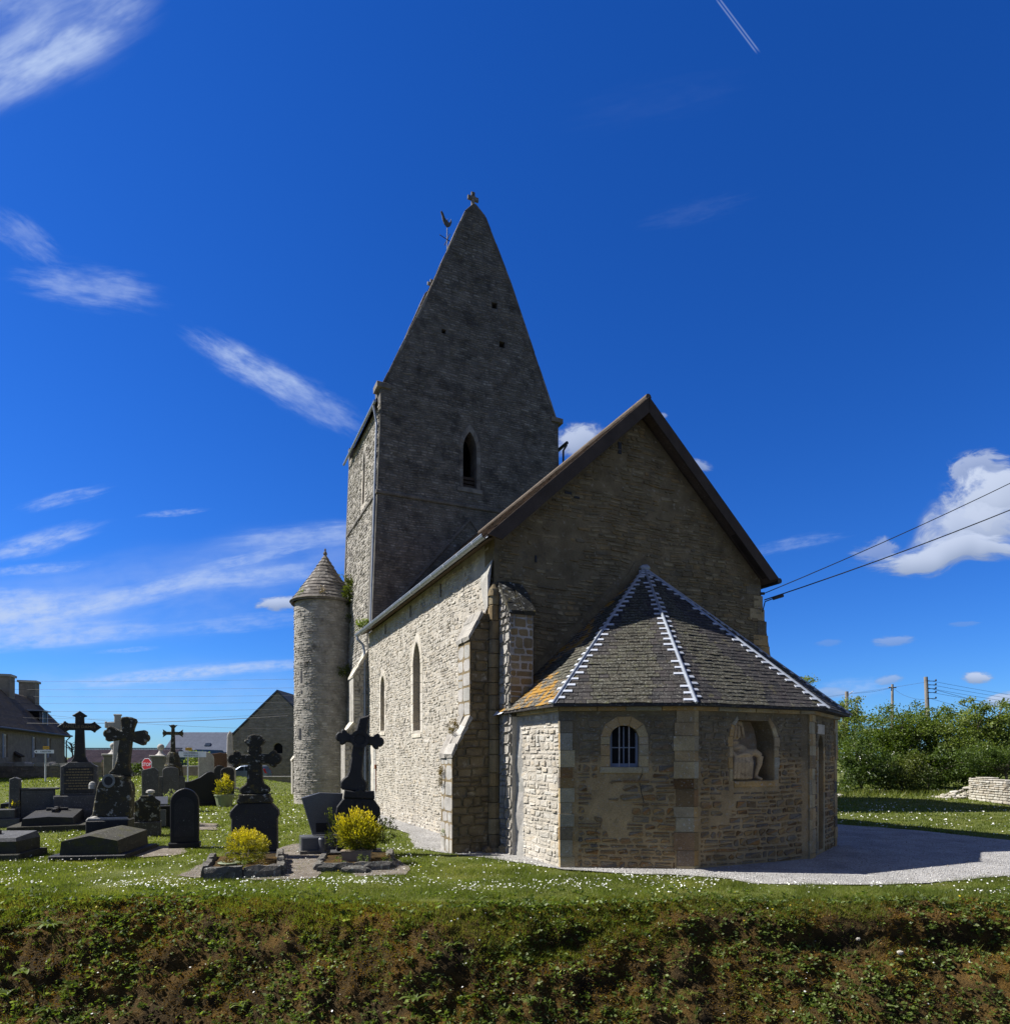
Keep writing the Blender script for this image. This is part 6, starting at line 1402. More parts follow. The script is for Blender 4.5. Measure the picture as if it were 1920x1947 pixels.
# kerbed beds
def kerb(loc, rz, w_, l, label, h=.2, front=True):
    t = thing('grave_kerb', loc, label, 'grave kerb', rz, 'rough stone grave kerbs')
    for (x0, y0, x1, y1) in ((-w_ / 2, 0, w_ / 2, 0), (w_ / 2, .12, w_ / 2, l), (-w_ / 2, .12, -w_ / 2, l)):
        d = Vector((x1 - x0, y1 - y0)); L = d.length; d /= L; n = max(2, int(L / .55)); 
        for i in range(n):
            p0 = Vector((x0, y0)) + d * (L * i / n); p1 = Vector((x0, y0)) + d * (L * (i + 1) / n - .012); nn = Vector((-d.y, d.x)) * .09; hh = h * R.uniform(.8, 1.15); mb = MB(); j = lambda: R.uniform(-.018, .018)
            segs = 5; vs = []
            for k in range(segs + 1):
                c = p0 + (p1 - p0) * (k / segs); q = [(-1, 0), (-1.02, .6), (-.6, 1), (.6, 1), (1.02, .6), (1, 0)]; sc = (.86 if k in (0, segs) else 1)
                for a, b in q: vs.append((c.x + nn.x * a * sc + j(), c.y + nn.y * a * sc + j(), b * hh * (.93 if k in (0, segs) else 1) + j() * (b > 0)))
            mb.add(vs, [(k * 6 + a, k * 6 + a + 1, k * 6 + a + 7, k * 6 + a + 6) for k in range(segs) for a in range(5)] + [tuple(range(6)), tuple(range(segs * 6 + 5, segs * 6 - 1, -1))]); mb.build('kerb_stone', M['kerb'], t)
    mb = MB(); mb.box(-w_ / 2 + .05, w_ / 2 - .05, .05, l, -.05, h * .62, jit=.01); mb.build('soil_bed', M['soil'], t); return t
kerb((-4.95, 12.58, 0), TH * .8, 1.36, 2.1, 'rough kerb of two lichened stone courses around the round yellow bush', .25)
kerb((-3.05, 13.4, 0), TH * .4, 1.45, 1.9, 'lower rough stone kerb before the planter with the upright yellow shrub', .16)
mb = MB(); mb.blob((-2.95, 13.15, .05), (.3, .12, .1), 2, .2); tag(mb.build('stone', M['kerb']), 'loose pale kerb stone in the grass before the planter', 'stone')
# plants on the graves
bush('yellow_bush', (-5.3, 13.65, .12), .44, .42, .40, 7500, .036, M['leaf_yellow'], 'low round yellow green bush in front of the trefoil cross monument', 'golden grave shrubs', up=.7, dense=.86)
bush('yellow_shrub', (-3.16, 14.25, .32), .52, .40, .47, 5200, .070, M['leaf_yellow'], 'upright bright yellow leafed shrub growing in a brown planter', 'golden grave shrubs', up=.9, dense=.55, wide=.36)
bush('yellow_shrub', (-13.1, 31.0, .35), .46, .42, .62, 1500, .085, M['leaf_yellow'], 'brilliant yellow shrub in a pale pot next to the wide black headstone', 'golden grave shrubs', up=.9, dense=.5)
bush('dwarf_conifer', (-11.75, 21.9, .4), .14, .14, .42, 900, .05, M['leaf_yellow'], 'slim cone shaped golden conifer behind the shouldered headstone', up=2.5, dense=.3)
bush('variegated_shrub', (-11.15, 22.3, .35), .34, .3, .45, 1100, .075, M['leaf_varieg'], 'pale variegated shrub on the grave behind the bright plaque', up=.6)
bush('flowering_plant', (-12.35, 20.6, .05), .22, .2, .25, 350, .05, M['leaf_yellow'], 'small yellow flowering plant beside the leaning monument', up=.5)
bush('grave_flowers', (-16.3, 22.0, .25), .35, .3, .4, 500, .06, M['leaf_yellow'], 'yellow pot flowers at the left picture edge', up=.5)
bush('ivy_shrub', (-3.85, 15.0, .2), .26, .3, .55, 700, .06, M['leaf_ivy'], 'dark leafy shrub between polished headstone and ringed cross', up=.4)
bush('ivy_shrub', (-2.85, 15.5, .3), .3, .26, .38, 520, .065, M['leaf_ivy'], 'dark leafy shrub at the right side of the ringed cross monument', up=.3)
for i in range(5): bush('bedding_plant', (-5.05 + R.uniform(-.5, .55), 12.9 + R.uniform(0, .35), .12), .12, .1, .10, 130, .03, M['leaf_rust'] if i % 2 else M['bank_leaf'], 'low bedding plant inside the two course stone kerb', 'bedding plants in the kerbed grave', up=.3, stems=3, cat='plant')
for i in range(5): bush('succulent', (-3.05 + R.uniform(-.62, .66), 13.6 + R.uniform(0, .3), .08), .13, .12, .12, 150, .03, M['leaf_rust'] if i % 3 == 2 else M['bank_leaf'], 'low creeping plant around the brown planter', 'creeping plants by the planter', up=.3, stems=3, cat='plant')
t = thing('planter', (-3.15, 14.1, .10), 'brown rectangular planter box inside the low kerb', 'planter', TH * .2); mb = MB()
mb.hexa([(-.29, -.1, 0), (.29, -.1, 0), (.29, .1, 0), (-.29, .1, 0), (-.31, -.12, .2), (.31, -.12, .2), (.31, .12, .2), (-.31, .12, .2)]); mb.build('box', M['planter'], t); mb = MB(); mb.box(-.325, .325, -.135, .135, .202, .225, bev=.006); mb.build('rim', M['planter'], t)
t = thing('flower_pot', (-13.1, 31.0, 0), 'pale green pot under the brilliant yellow shrub', 'flower pot'); mb = MB(); mb.lathe([(.0, 0), (.32, .0), (.42, .5), (.45, .5), (.45, .56), (.38, .56), (.36, .45), (0, .45)], (0, 0, 0), 16); mb.build('pot', M['pot_green'], t)
t = thing('flower_bowl', (-5.4, 12.98, .14), 'shallow pale green bowl of withered plants in the kerbed bed', 'flower bowl'); mb = MB(); mb.lathe([(.0, 0), (.12, .0), (.2, .1), (.21, .1), (.19, .11), (0, .09)], (0, 0, 0), 16); mb.build('bowl', M['pot_green'], t)
P = NR.normal(0, .07, (160, 3)) * np.array([1, 1, .4]) + np.array([0, 0, .12]); leaf_obj('withered_plant', P, NR.uniform(.03, .06, 160), None, M['leaf_rust'], None, t)
t = thing('planter', (-16.4, 21.7, 0), 'grey stepped stone planter at the left picture edge', 'planter', TH); mb = MB(); mb.box(-.5, .5, -.3, .3, 0, .3, bev=.02); mb.box(-.35, .35, -.2, .2, .301, .6, bev=.02); mb.build('box', M['granite_grey'], t)
# growth on the church
for (u, v, z), (rx, ry, rz_), n, sz, mat, lab in (((.35, TV + 4.9, 9.85), (.55, .5, 1.0), 1500, .13, 'leaf_ivy', 'dark ivy clump where turret roof meets the tower'), ((.30, TV + 4.7, 8.7), (.3, .3, .5), 400, .11, 'leaf_ivy', 'ivy hanging below the turret eaves'),
        ((.02, TV + 4.6, 6.2), (.45, .3, .35), 380, .10, 'leaf_ivy', 'ivy patch halfway down between turret and tower'), ((-.12, TV + .75, 7.75), (.32, .25, .32), 300, .12, 'bank_leaf', 'pale green weeds at the end of the chancel gutter'),
        ((-1.98, TV + 5.6, 10.1), (.16, .15, .22), 110, .1, 'bank_leaf', 'weed tuft on the left edge of the turret roof'), ((-1.15, TV + 4.85, 10.15), (.12, .12, .22), 80, .09, 'leaf_rust', 'weed tuft on the front of the turret roof'),
        ((-.86, .55, 2.85), (.16, .30, .22), 900, .035, 'leaf_rust', 'mossy cushion on the sloping ledge of the big buttress'), ((-1.1, .72, 1.55), (.07, .18, .36), 800, .035, 'leaf_rust', 'hanging moss patch on the outer face of the big buttress'),
        ((-1.1, .6, .35), (.05, .08, .10), 60, .04, 'bank_leaf', 'tiny weed low on the face of the big buttress')):
    bush('wall_plant', MC @ Vector((u, v, z)), rx, ry, rz_, n, sz, M[mat], lab, up=.1, stems=4, cat='plant', dense=.4)

# ================================================================== VILLAGE AND HEDGES BEHIND
EXT = Vector((math.sin(rad(-21.6)), math.cos(rad(-21.6)), 0))
# ---- old stone house on the left
t = thing('stone_house', (-43.1, 65, 0), 'old stone house with two chimneys and flat dormer at left edge', 'house', rz=-math.atan2(EXT.x, EXT.y))
# local axes: y away along the facade, x out of the facade toward the viewer side
def hb(name, mat, *boxes, parent=None, bev=0):
    mb = MB()
    for b in boxes: mb.box(*b, bev=bev)
    return mb.build(name, M[mat], parent or t)
wn = [(-22, 1.1), (-17.5, 1.0), (-10.2, .9), (-5.6, .8)]
PH = plane((0, -28), (0, 1)); mb = MB()
hol = [[(28 + y - .5, 2.3), (28 + y + .5, 2.3), (28 + y + .5, 4.0), (28 + y - .5, 4.0)] for y, _ in wn]
plate(mb, PH, [(0, -.2), (28, -.2), (28, 4.6), (0, 4.6)], hol, .5, .25); mb.box(-5.4, -.52, -28, 0, -.2, 4.55)
mb.add([(0, 0, 4.55), (-5.4, 0, 4.55), (-2.7, 0, 7.85)], [(0, 1, 2)]); hw = mb.build('wall', M['house_stone'], t)
for h in hol:
    mb = MB(); mb.prism(h, .20, .24, 0, M=PH.M); wdw = mb.build('window', M['window_dark'], t); a0, a1 = h[0][0], h[1][0]; mb = MB()
    for b in ((a0, a0 + .09, .12, .199, 2.3, 4.0), (a1 - .09, a1, .12, .199, 2.3, 4.0), ((a0 + a1) / 2 - .03, (a0 + a1) / 2 + .03, .12, .199, 2.3, 4.0), (a0, a1, .11, .197, 3.12, 3.18), (a0, a1, .1, .198, 3.9, 4.0)): mb.box(*b)
    mb.v = [tuple(PH.M @ Vector(v)) for v in mb.v]; mb.build('frame', M['white_paint'], wdw)
    mb = MB(); mb.box(a0 - .32, a0 - .02, -.05, .0, 2.25, 4.0); mb.v = [tuple(PH.M @ Vector(v)) for v in mb.v]; mb.build('shutter', M['paint_blue'], wdw)
mb = MB(); mb.prism([(.45, 4.4), (-2.7, 7.95), (-5.85, 4.4), (-5.75, 4.3), (-2.7, 7.7), (.4, 4.22)], -28.3, .25, 0); rf = mb.build('roof', M['house_roof'], t)
mb = MB()
for i in range(30):
    for sx in (1,):
        x0 = .47 - i * .105; z0 = 4.42 + i * .1185; mb.add([(x0, -28.3, z0 + .03), (x0, .26, z0 + .03), (x0 - .13, .26, z0 + .15), (x0 - .13, -28.3, z0 + .15), (x0, -28.3, z0 - .01), (x0, .26, z0 - .01)], [(0, 1, 2, 3), (0, 4, 5, 1)])
o = mb.build('tile_courses', M['house_roof'], rf)
for y, top in ((-.9, 9.35), (-8.3, 9.1)):
    mb = MB(); mb.box(-3.35, -2.05, y - .7, y + .7, 6.0, top); c = mb.build('chimney', M['house_stone'], t); mb = MB(); mb.box(-3.47, -1.93, y - .82, y + .82, top + .002, top + .2); mb.build('cap', M['stone_pale'], c)
mb = MB(); mb.box(-2.0, -.25, -6.9, -5.1, 5.0, 6.35); d_ = mb.build('dormer', M['window_dark'], t); mb = MB(); mb.hexa([(-2.2, -7.2, 6.36), (-.05, -7.2, 6.36), (-.05, -4.8, 6.36), (-2.2, -4.8, 6.36), (-2.2, -7.2, 6.5), (-.05, -7.2, 6.46), (-.05, -4.8, 6.46), (-2.2, -4.8, 6.5)]); mb.build('dormer_roof', M['zinc'], d_)
for y0, y1 in ((-6.9, -6.6), (-5.4, -5.1)): mb = MB(); mb.box(-.45, -.22, y0, y1, 4.9, 6.3); mb.build('dormer_cheek', M['paint_blue'], d_)
mb = MB(); mb.tube([(.5, -28.3, 4.38), (.5, .5, 4.38)], .09, 6); mb.tube([(.5, -.1, 4.3), (.16, -.15, 3.9), (.16, -.15, 0)], .06, 6); mb.build('gutter', M['iron'], t)
hb('lean_to', 'house_stone', (-6.5, -.6, .02, 5.5, -.2, 1.0)); mb = MB(); mb.prism([(-.6, 1.0), (-.6, 3.9), (-6.5, 3.9), (-6.5, 1.0)], .03, .4, 0)
mb.add([(-.62, .4, 3.9), (-6.5, .4, 3.9), (-6.5, 5.5, 1.0), (-.62, 5.5, 1.0), (-.62, .4, 1.0)], [(0, 1, 2, 3), (0, 3, 4)]); mb.build('lean_to_roof', M['house_roof'], t)
# ---- outbuilding with sloping coping before the house
t = thing('outbuilding', (-39.3, 50.5, 0), 'low stone outbuilding with a pale coping sloping down to the right', 'outbuilding', rz=.02)
PO = plane((-14, 0), (1, 0)); mb = MB(); plate(mb, PO, [(0, 0), (16.5, 0), (16.5, 2.3), (16.2, 2.3), (13.7, 3.7), (0, 3.7)], (), .4); mb.build('wall', M['house_stone'], t)
mb = MB(); mb.box(-14, -.22, -.12, .5, 3.702, 3.86); mb.build('coping', M['stone_pale'], t); mb = MB(); mb.prism([(-.22, 3.72), (2.4, 2.26), (2.55, 2.38), (-.16, 3.88)], -.12, .3, 0); mb.build('raking_coping', M['wood'], t)
# ---- churchyard wall with gate piers
def rubble_face(P_, L, h, mat, parent, ch, cw, z0=0, dep=(.01, .05), indiv=False): lay(P_, L, z0, h, [(0, z0 - .2), (L, z0 - .2), (L, h), (0, h)], [], M[mat], parent, ch, cw, .03, dep, wav=.03, jit=.03, rough=.6, indiv=indiv, name='wall_stone')
PLURAL['wall_stone'] = 'stonework'
MCs = MC
t = thing('churchyard_wall', (-45, 46.2, .55), 'long rubble churchyard wall with pale top course, left of the gate piers', 'wall'); MC = t.matrix_basis.copy()
mb = MB(); mb.box(0, 17.0, 0, .5, -.6, 1.12); o = mb.build('wall_core', M['house_stone'], t); rubble_face(plane((0, 0), (1, 0)), 17.0, 1.1, 'house_stone', o, (.18, .3), (.25, .6))
x = 0
while x < 16.9: s = R.uniform(.4, .9); mb = MB(); mb.box(x, min(x + s, 17) - .02, -.08, .58, 1.125, 1.125 + R.uniform(.16, .3), jit=.03, bev=0); mb.build('coping_stone', M['stone_pale'] if 9 < x < 15 else M['house_stone'], t); x += s
for loc, lab, h, zz in (((-27.3, 46.3, .55), 'stone gate pier with ball finial left of the leaning monument', 1.85, 0), ((-24.0, 46.3, .1), 'stone gate pier with ball finial beside the ornate far cross', 2.2, 0)):
    t = thing('gate_pier', loc, lab, 'gate pier', group='ball topped gate piers'); mb = MB(); mb.box(-.45, .45, -.45, .45, -.6, h, bev=.03); mb.build('shaft', M['house_stone'], t); mb = MB(); mb.box(-.54, .54, -.54, .54, h + .003, h + .14, bev=.03); mb.build('cap', M['stone_pale'], t)
    mb = MB(); mb.lathe([(.36, 0), (.22, .1), (.12, .28), (.1, .4)], (0, 0, h + .14), 12); mb.build('neck', M['stone_pale'], t); mb = MB(); mb.blob((0, 0, h + .70), .23, 3, .0); mb.build('ball', M['stone_pale'], t, smooth=True)
t = thing('low_wall', (-29.6, 57, 0), 'low pale coped garden wall behind the second direction sign', 'wall'); hb('wall_core', 'house_stone', (0, 4.6, 0, .4, -.1, 1.45)); hb('coping', 'stone_pale', (-.05, 4.65, -.1, .5, 1.453, 1.58))
t = thing('low_wall', (-21.6, 57.5, 0), 'long low grey wall in front of the barn', 'wall'); hb('wall_core', 'house_stone', (0, 8.5, 0, .4, -.1, .55)); hb('coping', 'stone_pale', (-.05, 8.5, -.08, .48, .553, .64))
# ---- low tiled shed, slate roofed building, barn and house behind
t = thing('tiled_shed', (-56, 84, 0), 'low shed with pinkish corrugated tile roof behind the graves', 'shed'); hb('wall', 'house_stone', (0, 12.5, 0, 6, 0, 1.3)); mb = MB()
for i in range(14): mb.box(-.2 + i * .93, -.2 + i * .93 + .90, -.3, 0, 0, .1)
mb = MB(); n = 62
for k in range(n):
    x0 = -.3 + 13.0 * k / n; x1 = -.3 + 13.0 * (k + 1) / n; xm = (x0 + x1) / 2
    mb.add([(x0, -.4, 1.25), (xm, -.4, 1.38), (x1, -.4, 1.25), (x0, 5, 3.3), (xm, 5, 3.43), (x1, 5, 3.3)], [(0, 1, 4, 3), (1, 2, 5, 4)])
for k in range(11):
    f = k / 11; mb.box(-.3, 12.7, -.4 + 5.4 * f, -.36 + 5.4 * f, 1.3 + 2.05 * f, 1.44 + 2.05 * f)
mb.add([(12.7, -.4, 1.2), (12.7, 5, 3.3), (12.7, 10, 1.2)], [(0, 1, 2)]); mb.build('roof', M['tile_pink'], t); hb('ridge', 'slate_dark', (-.3, 12.7, 4.95, 5.2, 3.42, 3.56))
t = thing('metal_shed', (-45.5, 86, 0), 'dark green gabled metal shed behind the stop sign', 'shed'); mb = MB(); mb.prism([(0, 0), (6.5, 0), (6.5, 2.0), (5.5, 3.3), (0, 1.6)], 0, 8, 0); mb.build('wall', M['green_metal'], t)
t = thing('slate_building', (-57, 96, 0), 'long building with pale blue slate roof left of the obelisk', 'building'); hb('wall', 'stone_pale', (8, 27, 0, 7, 0, 3.1)); mb = MB(); mb.prism([(7.6, 0), (27.4, 0), (27.4, 0.1), (7.6, .1)], 0, .1, 0); mb = MB()
mb.hexa([(7.6, -.4, 2.9), (27.4, -.4, 2.9), (27.4, 3.6, 5.95), (7.6, 3.6, 5.95), (7.6, -.4, 3.0), (27.4, -.4, 3.0), (27.4, 3.6, 6.05), (7.6, 3.6, 6.05)])
mb.hexa([(7.6, 7.6, 2.9), (27.4, 7.6, 2.9), (27.4, 3.62, 5.95), (7.6, 3.62, 5.95), (7.6, 7.6, 3.0), (27.4, 7.6, 3.0), (27.4, 3.62, 6.05), (7.6, 3.62, 6.05)]); rf = mb.build('roof', M['slate_blue'], t)
mb = MB()
for k in range(22): f = k / 22; mb.add([(7.6, -.4 + 4 * f, 3.03 + 3.05 * f), (27.4, -.4 + 4 * f, 3.03 + 3.05 * f), (27.4, -.22 + 4 * f, 3.1 + 3.05 * f), (7.6, -.22 + 4 * f, 3.1 + 3.05 * f)], [(0, 1, 2, 3)])
mb.build('slate_courses', M['slate_blue'], rf); mb = MB(); mb.hexa([(13.2, .7, 3.9), (14.0, .7, 3.9), (14.0, 1.2, 4.28), (13.2, 1.2, 4.28), (13.2, .7, 4.0), (14.0, .7, 4.0), (14.0, 1.2, 4.4), (13.2, 1.2, 4.4)]); mb.build('skylight', M['glass_car'], t)
for x in (13.4, 14.6): hb('window', 'window_dark', (x, x + .5, -.01, .05, 1.6, 2.1))
t = thing('stone_barn', (-28.1, 68, 0), 'big gabled rubble stone barn with a small arched opening left of the turret', 'barn'); MC = t.matrix_basis.copy()
PB = plane((0, 0), (1, 0)); op = arch(4.85, .95, 1.4 + 1.3, 3.4, 3.75, 5); mb = MB(); plate(mb, PB, [(0, -.1), (9.6, -.1), (9.6, 4.3), (4.8, 8.95), (0, 4.3)], [op], 12, .4); o = mb.build('gable_wall', M['barn_stone'], t)
lay(PB, 9.6, 0, 8.8, [(.05, -.1), (9.55, -.1), (9.55, 4.2), (4.8, 8.8), (.05, 4.2)], [op], M['barn_stone'], o, (.16, .26), (.25, .6), .03, (.008, .035), wav=.03, jit=.025, name='barn_piece'); PLURAL['barn_piece'] = 'stonework'
mb = MB(); mb.prism(op, .3, .36, 0, M=PB.M); mb.build('window', M['window_dark'], t); mb = MB(); mb.prism([(-.25, 4.1), (4.8, 8.98), (9.85, 4.1), (9.95, 4.2), (4.8, 9.22), (-.35, 4.2)], -.15, 12, 0); mb.build('roof', M['slate_dark'], t)
t = thing('slate_house', (-21.5, 84, 0), 'house with dark blue slate roof rising behind the barn', 'house'); hb('wall', 'house_stone', (-5, 5, 0, 9, 0, 5)); mb = MB(); mb.prism([(-7.5, 5), (7.5, 5), (1.8, 11.8), (-5.5 + 3.6, 11.8)], -.3, 9.3, 0); mb.build('roof', M['slate_dark'], t)
MC = MCs
# ---- hedge behind the shed, small bare tree
def tree(name, loc, crown, n, leaf, mat, label, trunk=(.16, 2.2), group=None, cat='tree', clump=90, tone0=.42):
    t = thing(name, loc, label, cat, group=group); Ps = []; tn = []; ends = []; tot = sum(c[3] * c[4] * c[5] for c in crown)
    for (dx, dy, dz, rx, ry, rz_) in crown:
        m = int(n * rx * ry * rz_ / tot); K = max(4, m // clump); U = NR.normal(size=(K, 3)); U /= np.linalg.norm(U, axis=1)[:, None]; C = U * (NR.random((K, 1)) ** .4 * .98) * np.array([rx, ry, rz_]) + np.array([dx, dy, dz]); sz = NR.uniform(.5, 1.3, K)
        i = NR.integers(0, K, m); q = C[i] + NR.normal(0, .27 * min(rx, rz_) ** .6 * .8, (m, 3)) * sz[i][:, None] * np.array([1, 1, .75]); Ps.append(q)
        ct = NR.normal(0, .16, K); tn.append(np.clip(tone0 + ct[i] + NR.normal(0, .13, m), 0, 1)); ends += list(C[:max(3, K // 10)])
    P = np.concatenate(Ps); T = np.concatenate(tn); zt = P[:, 2].max(); T = np.clip(T + .32 * (P[:, 2] / zt - .38), 0, 1); k = P[:, 2] > .05; P, T = P[k], T[k]  # tone rises with height: crown shading put into the leaf colour
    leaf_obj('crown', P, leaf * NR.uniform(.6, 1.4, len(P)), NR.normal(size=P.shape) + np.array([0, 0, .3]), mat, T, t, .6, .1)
    mb = MB(); h = trunk[1]; mb.tube([(0, 0, -.1), (.05, .0, h * .5), (.0, .05, h)], [trunk[0] * 1.3, trunk[0], trunk[0] * .7], 8)
    for e in ends[:16]:
        e = Vector(e); b = Vector((0, .03, h * R.uniform(.6, 1))); m_ = b.lerp(e, .5) + Vector((R.uniform(-.2, .2), R.uniform(-.2, .2), .2)); mb.tube([tuple(b), tuple(m_), tuple(e)], [trunk[0] * .5, trunk[0] * .28, .015], 5)
    mb.build('trunk', M['bark'], t); return t
tree('hedge', (-34.5, 60.5, 0), [(x, 0, 1.0, 1.2, .6, 1.15) for x in (-2.2, -.6, 1.0, 2.4)] , 5000, .16, M['leaf_dark'], 'dark clipped hedge under the pink tiled shed roof', (.08, .8), cat='hedge')
tree('garden_shrub', (-27.2, 58.5, 0), [(0, 0, 1.5, 1.5, 1, 1.3), (.9, 0, 1.1, 1, .8, 1)], 2600, .2, M['leaf_pale'], 'pale flowered garden shrub behind the second direction sign', (.08, .8), cat='shrub')
tree('roadside_hedge', (-24.3, 47.3, .6), [(x, 0, .4, 1.2, .5, .5) for x in (-3.2,)], 500, .12, M['leaf_rust'], 'reddish flowering plant on the wall beside the gate pier', (.03, .3), cat='shrub')
t = thing('bare_tree', (-41.9, 64.2, 0), 'small leafless tree above the lean to of the old house', 'tree'); mb = MB(); mb.tube([(0, 0, 0), (.1, 0, 2.4), (.0, 0, 3.6)], [.1, .07, .04], 6)
for i in range(26):
    q = R.uniform(0, 6.28); z0 = R.uniform(2.6, 3.6); l = R.uniform(.5, 1.3); a = Vector((0, 0, z0)); e = a + Vector((math.cos(q) * l, math.sin(q) * l * .5, R.uniform(.1, .9) * l)); mb.tube([tuple(a), tuple(a.lerp(e, .5) + Vector((0, 0, .08))), tuple(e)], [.03, .022, .012], 4)
mb.build('branches', M['bark'], t)
# ---- trees and shrubs on the right
TG = 'trees along the churchyard edge'
tree('tree', (26.6, 51, 0), [(0, 0, 5.6, 1.2, 1.2, 1.6), (-.9, 0, 3.8, 1.6, 1.5, 1.6), (.8, 0, 3.9, 1.5, 1.5, 1.8), (0, 0, 2.0, 2.4, 1.6, 1.8)], 11000, .17, M['leaf_pale'], 'pale thin crowned tree next to the lamp pole', (.12, 3.5), TG)
tree('tree', (24.6, 54, 0), [(-.2, 0, 8.0, .9, .9, 1.2), (0, 0, 5.6, 1.6, 1.4, 1.8), (0, 0, 3.2, 2.0, 1.6, 2.0)], 5500, .18, M['leaf_pale'], 'tree top peeping out above the apse eaves', (.14, 4.5), TG)
tree('tree', (25.2, 43, 0), [(0, 0, 4.2, 2.0, 1.8, 1.6), (-1.4, 0, 2.9, 1.8, 1.6, 1.6), (1.4, .3, 3.2, 1.9, 1.7, 1.7), (0, 0, 1.7, 2.8, 1.8, 1.6)], 22000, .135, M['leaf_tree'], 'bushy mid green tree just left of the tall pole', (.16, 2.4), TG)
tree('tree', (28.6, 44, 0), [(-.7, 0, 4.7, 1.5, 1.6, 1.4), (.6, 0, 4.3, 1.6, 1.5, 1.5), (-1.6, 0, 3.2, 1.8, 1.6, 1.7), (1.2, 0, 2.8, 1.9, 1.6, 1.9), (0, 0, 1.4, 2.8, 1.8, 1.5)], 22000, .135, M['leaf_tree'], 'dense dark green tree around the foot of the tall pole', (.18, 2.6), TG)
tree('tree', (30.0, 42, 0), [(-.3, 0, 5.6, .8, .9, 1.1), (.5, 0, 4.6, 1.5, 1.4, 1.3), (-1.3, 0, 4.0, 1.4, 1.4, 1.3), (1.7, 0, 3.6, 1.6, 1.5, 1.5), (0, 0, 2.4, 2.9, 2, 1.9)], 22000, .14, M['leaf_pale'], 'tallest pale green tree right of the tall pole', (.18, 3.0), TG)
tree('tree', (33.5, 43, 0), [(0, 0, 4.6, 1.9, 1.6, 1.5), (1.6, 0, 3.7, 2, 1.7, 1.7), (-.6, 0, 2.4, 2.8, 2, 2)], 12000, .145, M['leaf_tree'], 'green tree at the right picture edge', (.18, 2.6), TG)
tree('tree', (37.5, 44, 0), [(0, 0, 3.6, 2.6, 2, 2.4), (0, 0, 1.8, 3, 2, 1.8)], 3500, .2, M['leaf_tree'], 'green tree beyond the right picture edge', (.18, 2.2), TG)
SG = 'shrubs below the trees'
tree('shrub', (20.6, 38.5, 0), [(-.3, 0, 2.6, 1.1, 1, 1.2), (.6, 0, 1.5, 1.4, 1.2, 1.3), (-.6, 0, 1.1, 1.2, 1, 1.1)], 7000, .125, M['leaf_dark'], 'dark elder shrub with white flower heads beside the apse', (.08, 1.2), SG, 'shrub')
tree('shrub', (23.0, 38.5, .1), [(0, 0, 1.4, 1.5, 1.2, 1.2), (-1, 0, .9, 1.2, .9, .9), (.9, .3, 1.1, 1.3, 1, 1)], 7000, .115, M['leaf_ivy'], 'brownish green shrub at the lawn edge, left of the dark hollow', (.07, .9), SG, 'shrub')
tree('shrub', (28.3, 37.5, .3), [(-1.6, 0, 1.9, 1.5, .9, .75), (0, 0, 2.0, 1.6, 1, .8), (1.6, -.3, 1.9, 1.6, 1, .8), (2.9, -.6, 1.8, 1.3, 1, .9)], 11000, .105, M['leaf_dark'], 'fine leafed bramble bank overhanging the rubble heap and dry wall', (.07, 1.4), SG, 'shrub')
tree('shrub', (31.0, 36.5, .3), [(-.5, 0, 1.7, 1.6, 1, 1.1), (1.4, 0, 2.0, 1.7, 1, 1.2)], 7000, .11, M['leaf_ivy'], 'shrub with small white blossoms behind the dry stone wall', (.07, 1.2), SG, 'shrub')
tree('shrub', (26.0, 40.8, .2), [(-1.5, 0, 1.3, 1.8, 1, 1.3), (.8, 0, 1.4, 1.8, 1, 1.4), (2.8, 0, 1.4, 1.8, 1, 1.4)], 6000, .14, M['leaf_dark'], 'dark undergrowth inside the hollow under the trees', (.07, 1.0), SG, 'shrub')
for (cx, cy, cz, sx, sz_), n in (((20.3, 37.2, 2.3, .9, .6), 14), ((30.6, 35.4, 2.3, 1.6, .4), 34)):
    P = np.stack([NR.normal(cx, sx, n), NR.normal(cy, .25, n), NR.normal(cz, sz_, n)], 1); o = leaf_obj('white_blossoms', np.repeat(P, 5, 0) + NR.normal(0, .05, (n * 5, 3)), NR.uniform(.03, .065, n * 5), None, M['flower_white'], None, None, .9); o['kind'] = 'stuff'
P = np.stack([NR.uniform(18, 34, 2600), NR.normal(37, .9, 2600), np.zeros(2600)], 1); P[:, 1] -= .04 * (P[:, 0] - 24) ** 2 * 0; P[:, 2] = [gz(x, y) for x, y in P[:, :2]]
o = blades('rough_grass', P, NR.uniform(.12, .38, 2600), NR.uniform(.03, .05, 2600), 1.0, M['grass']); o['kind'] = 'stuff'
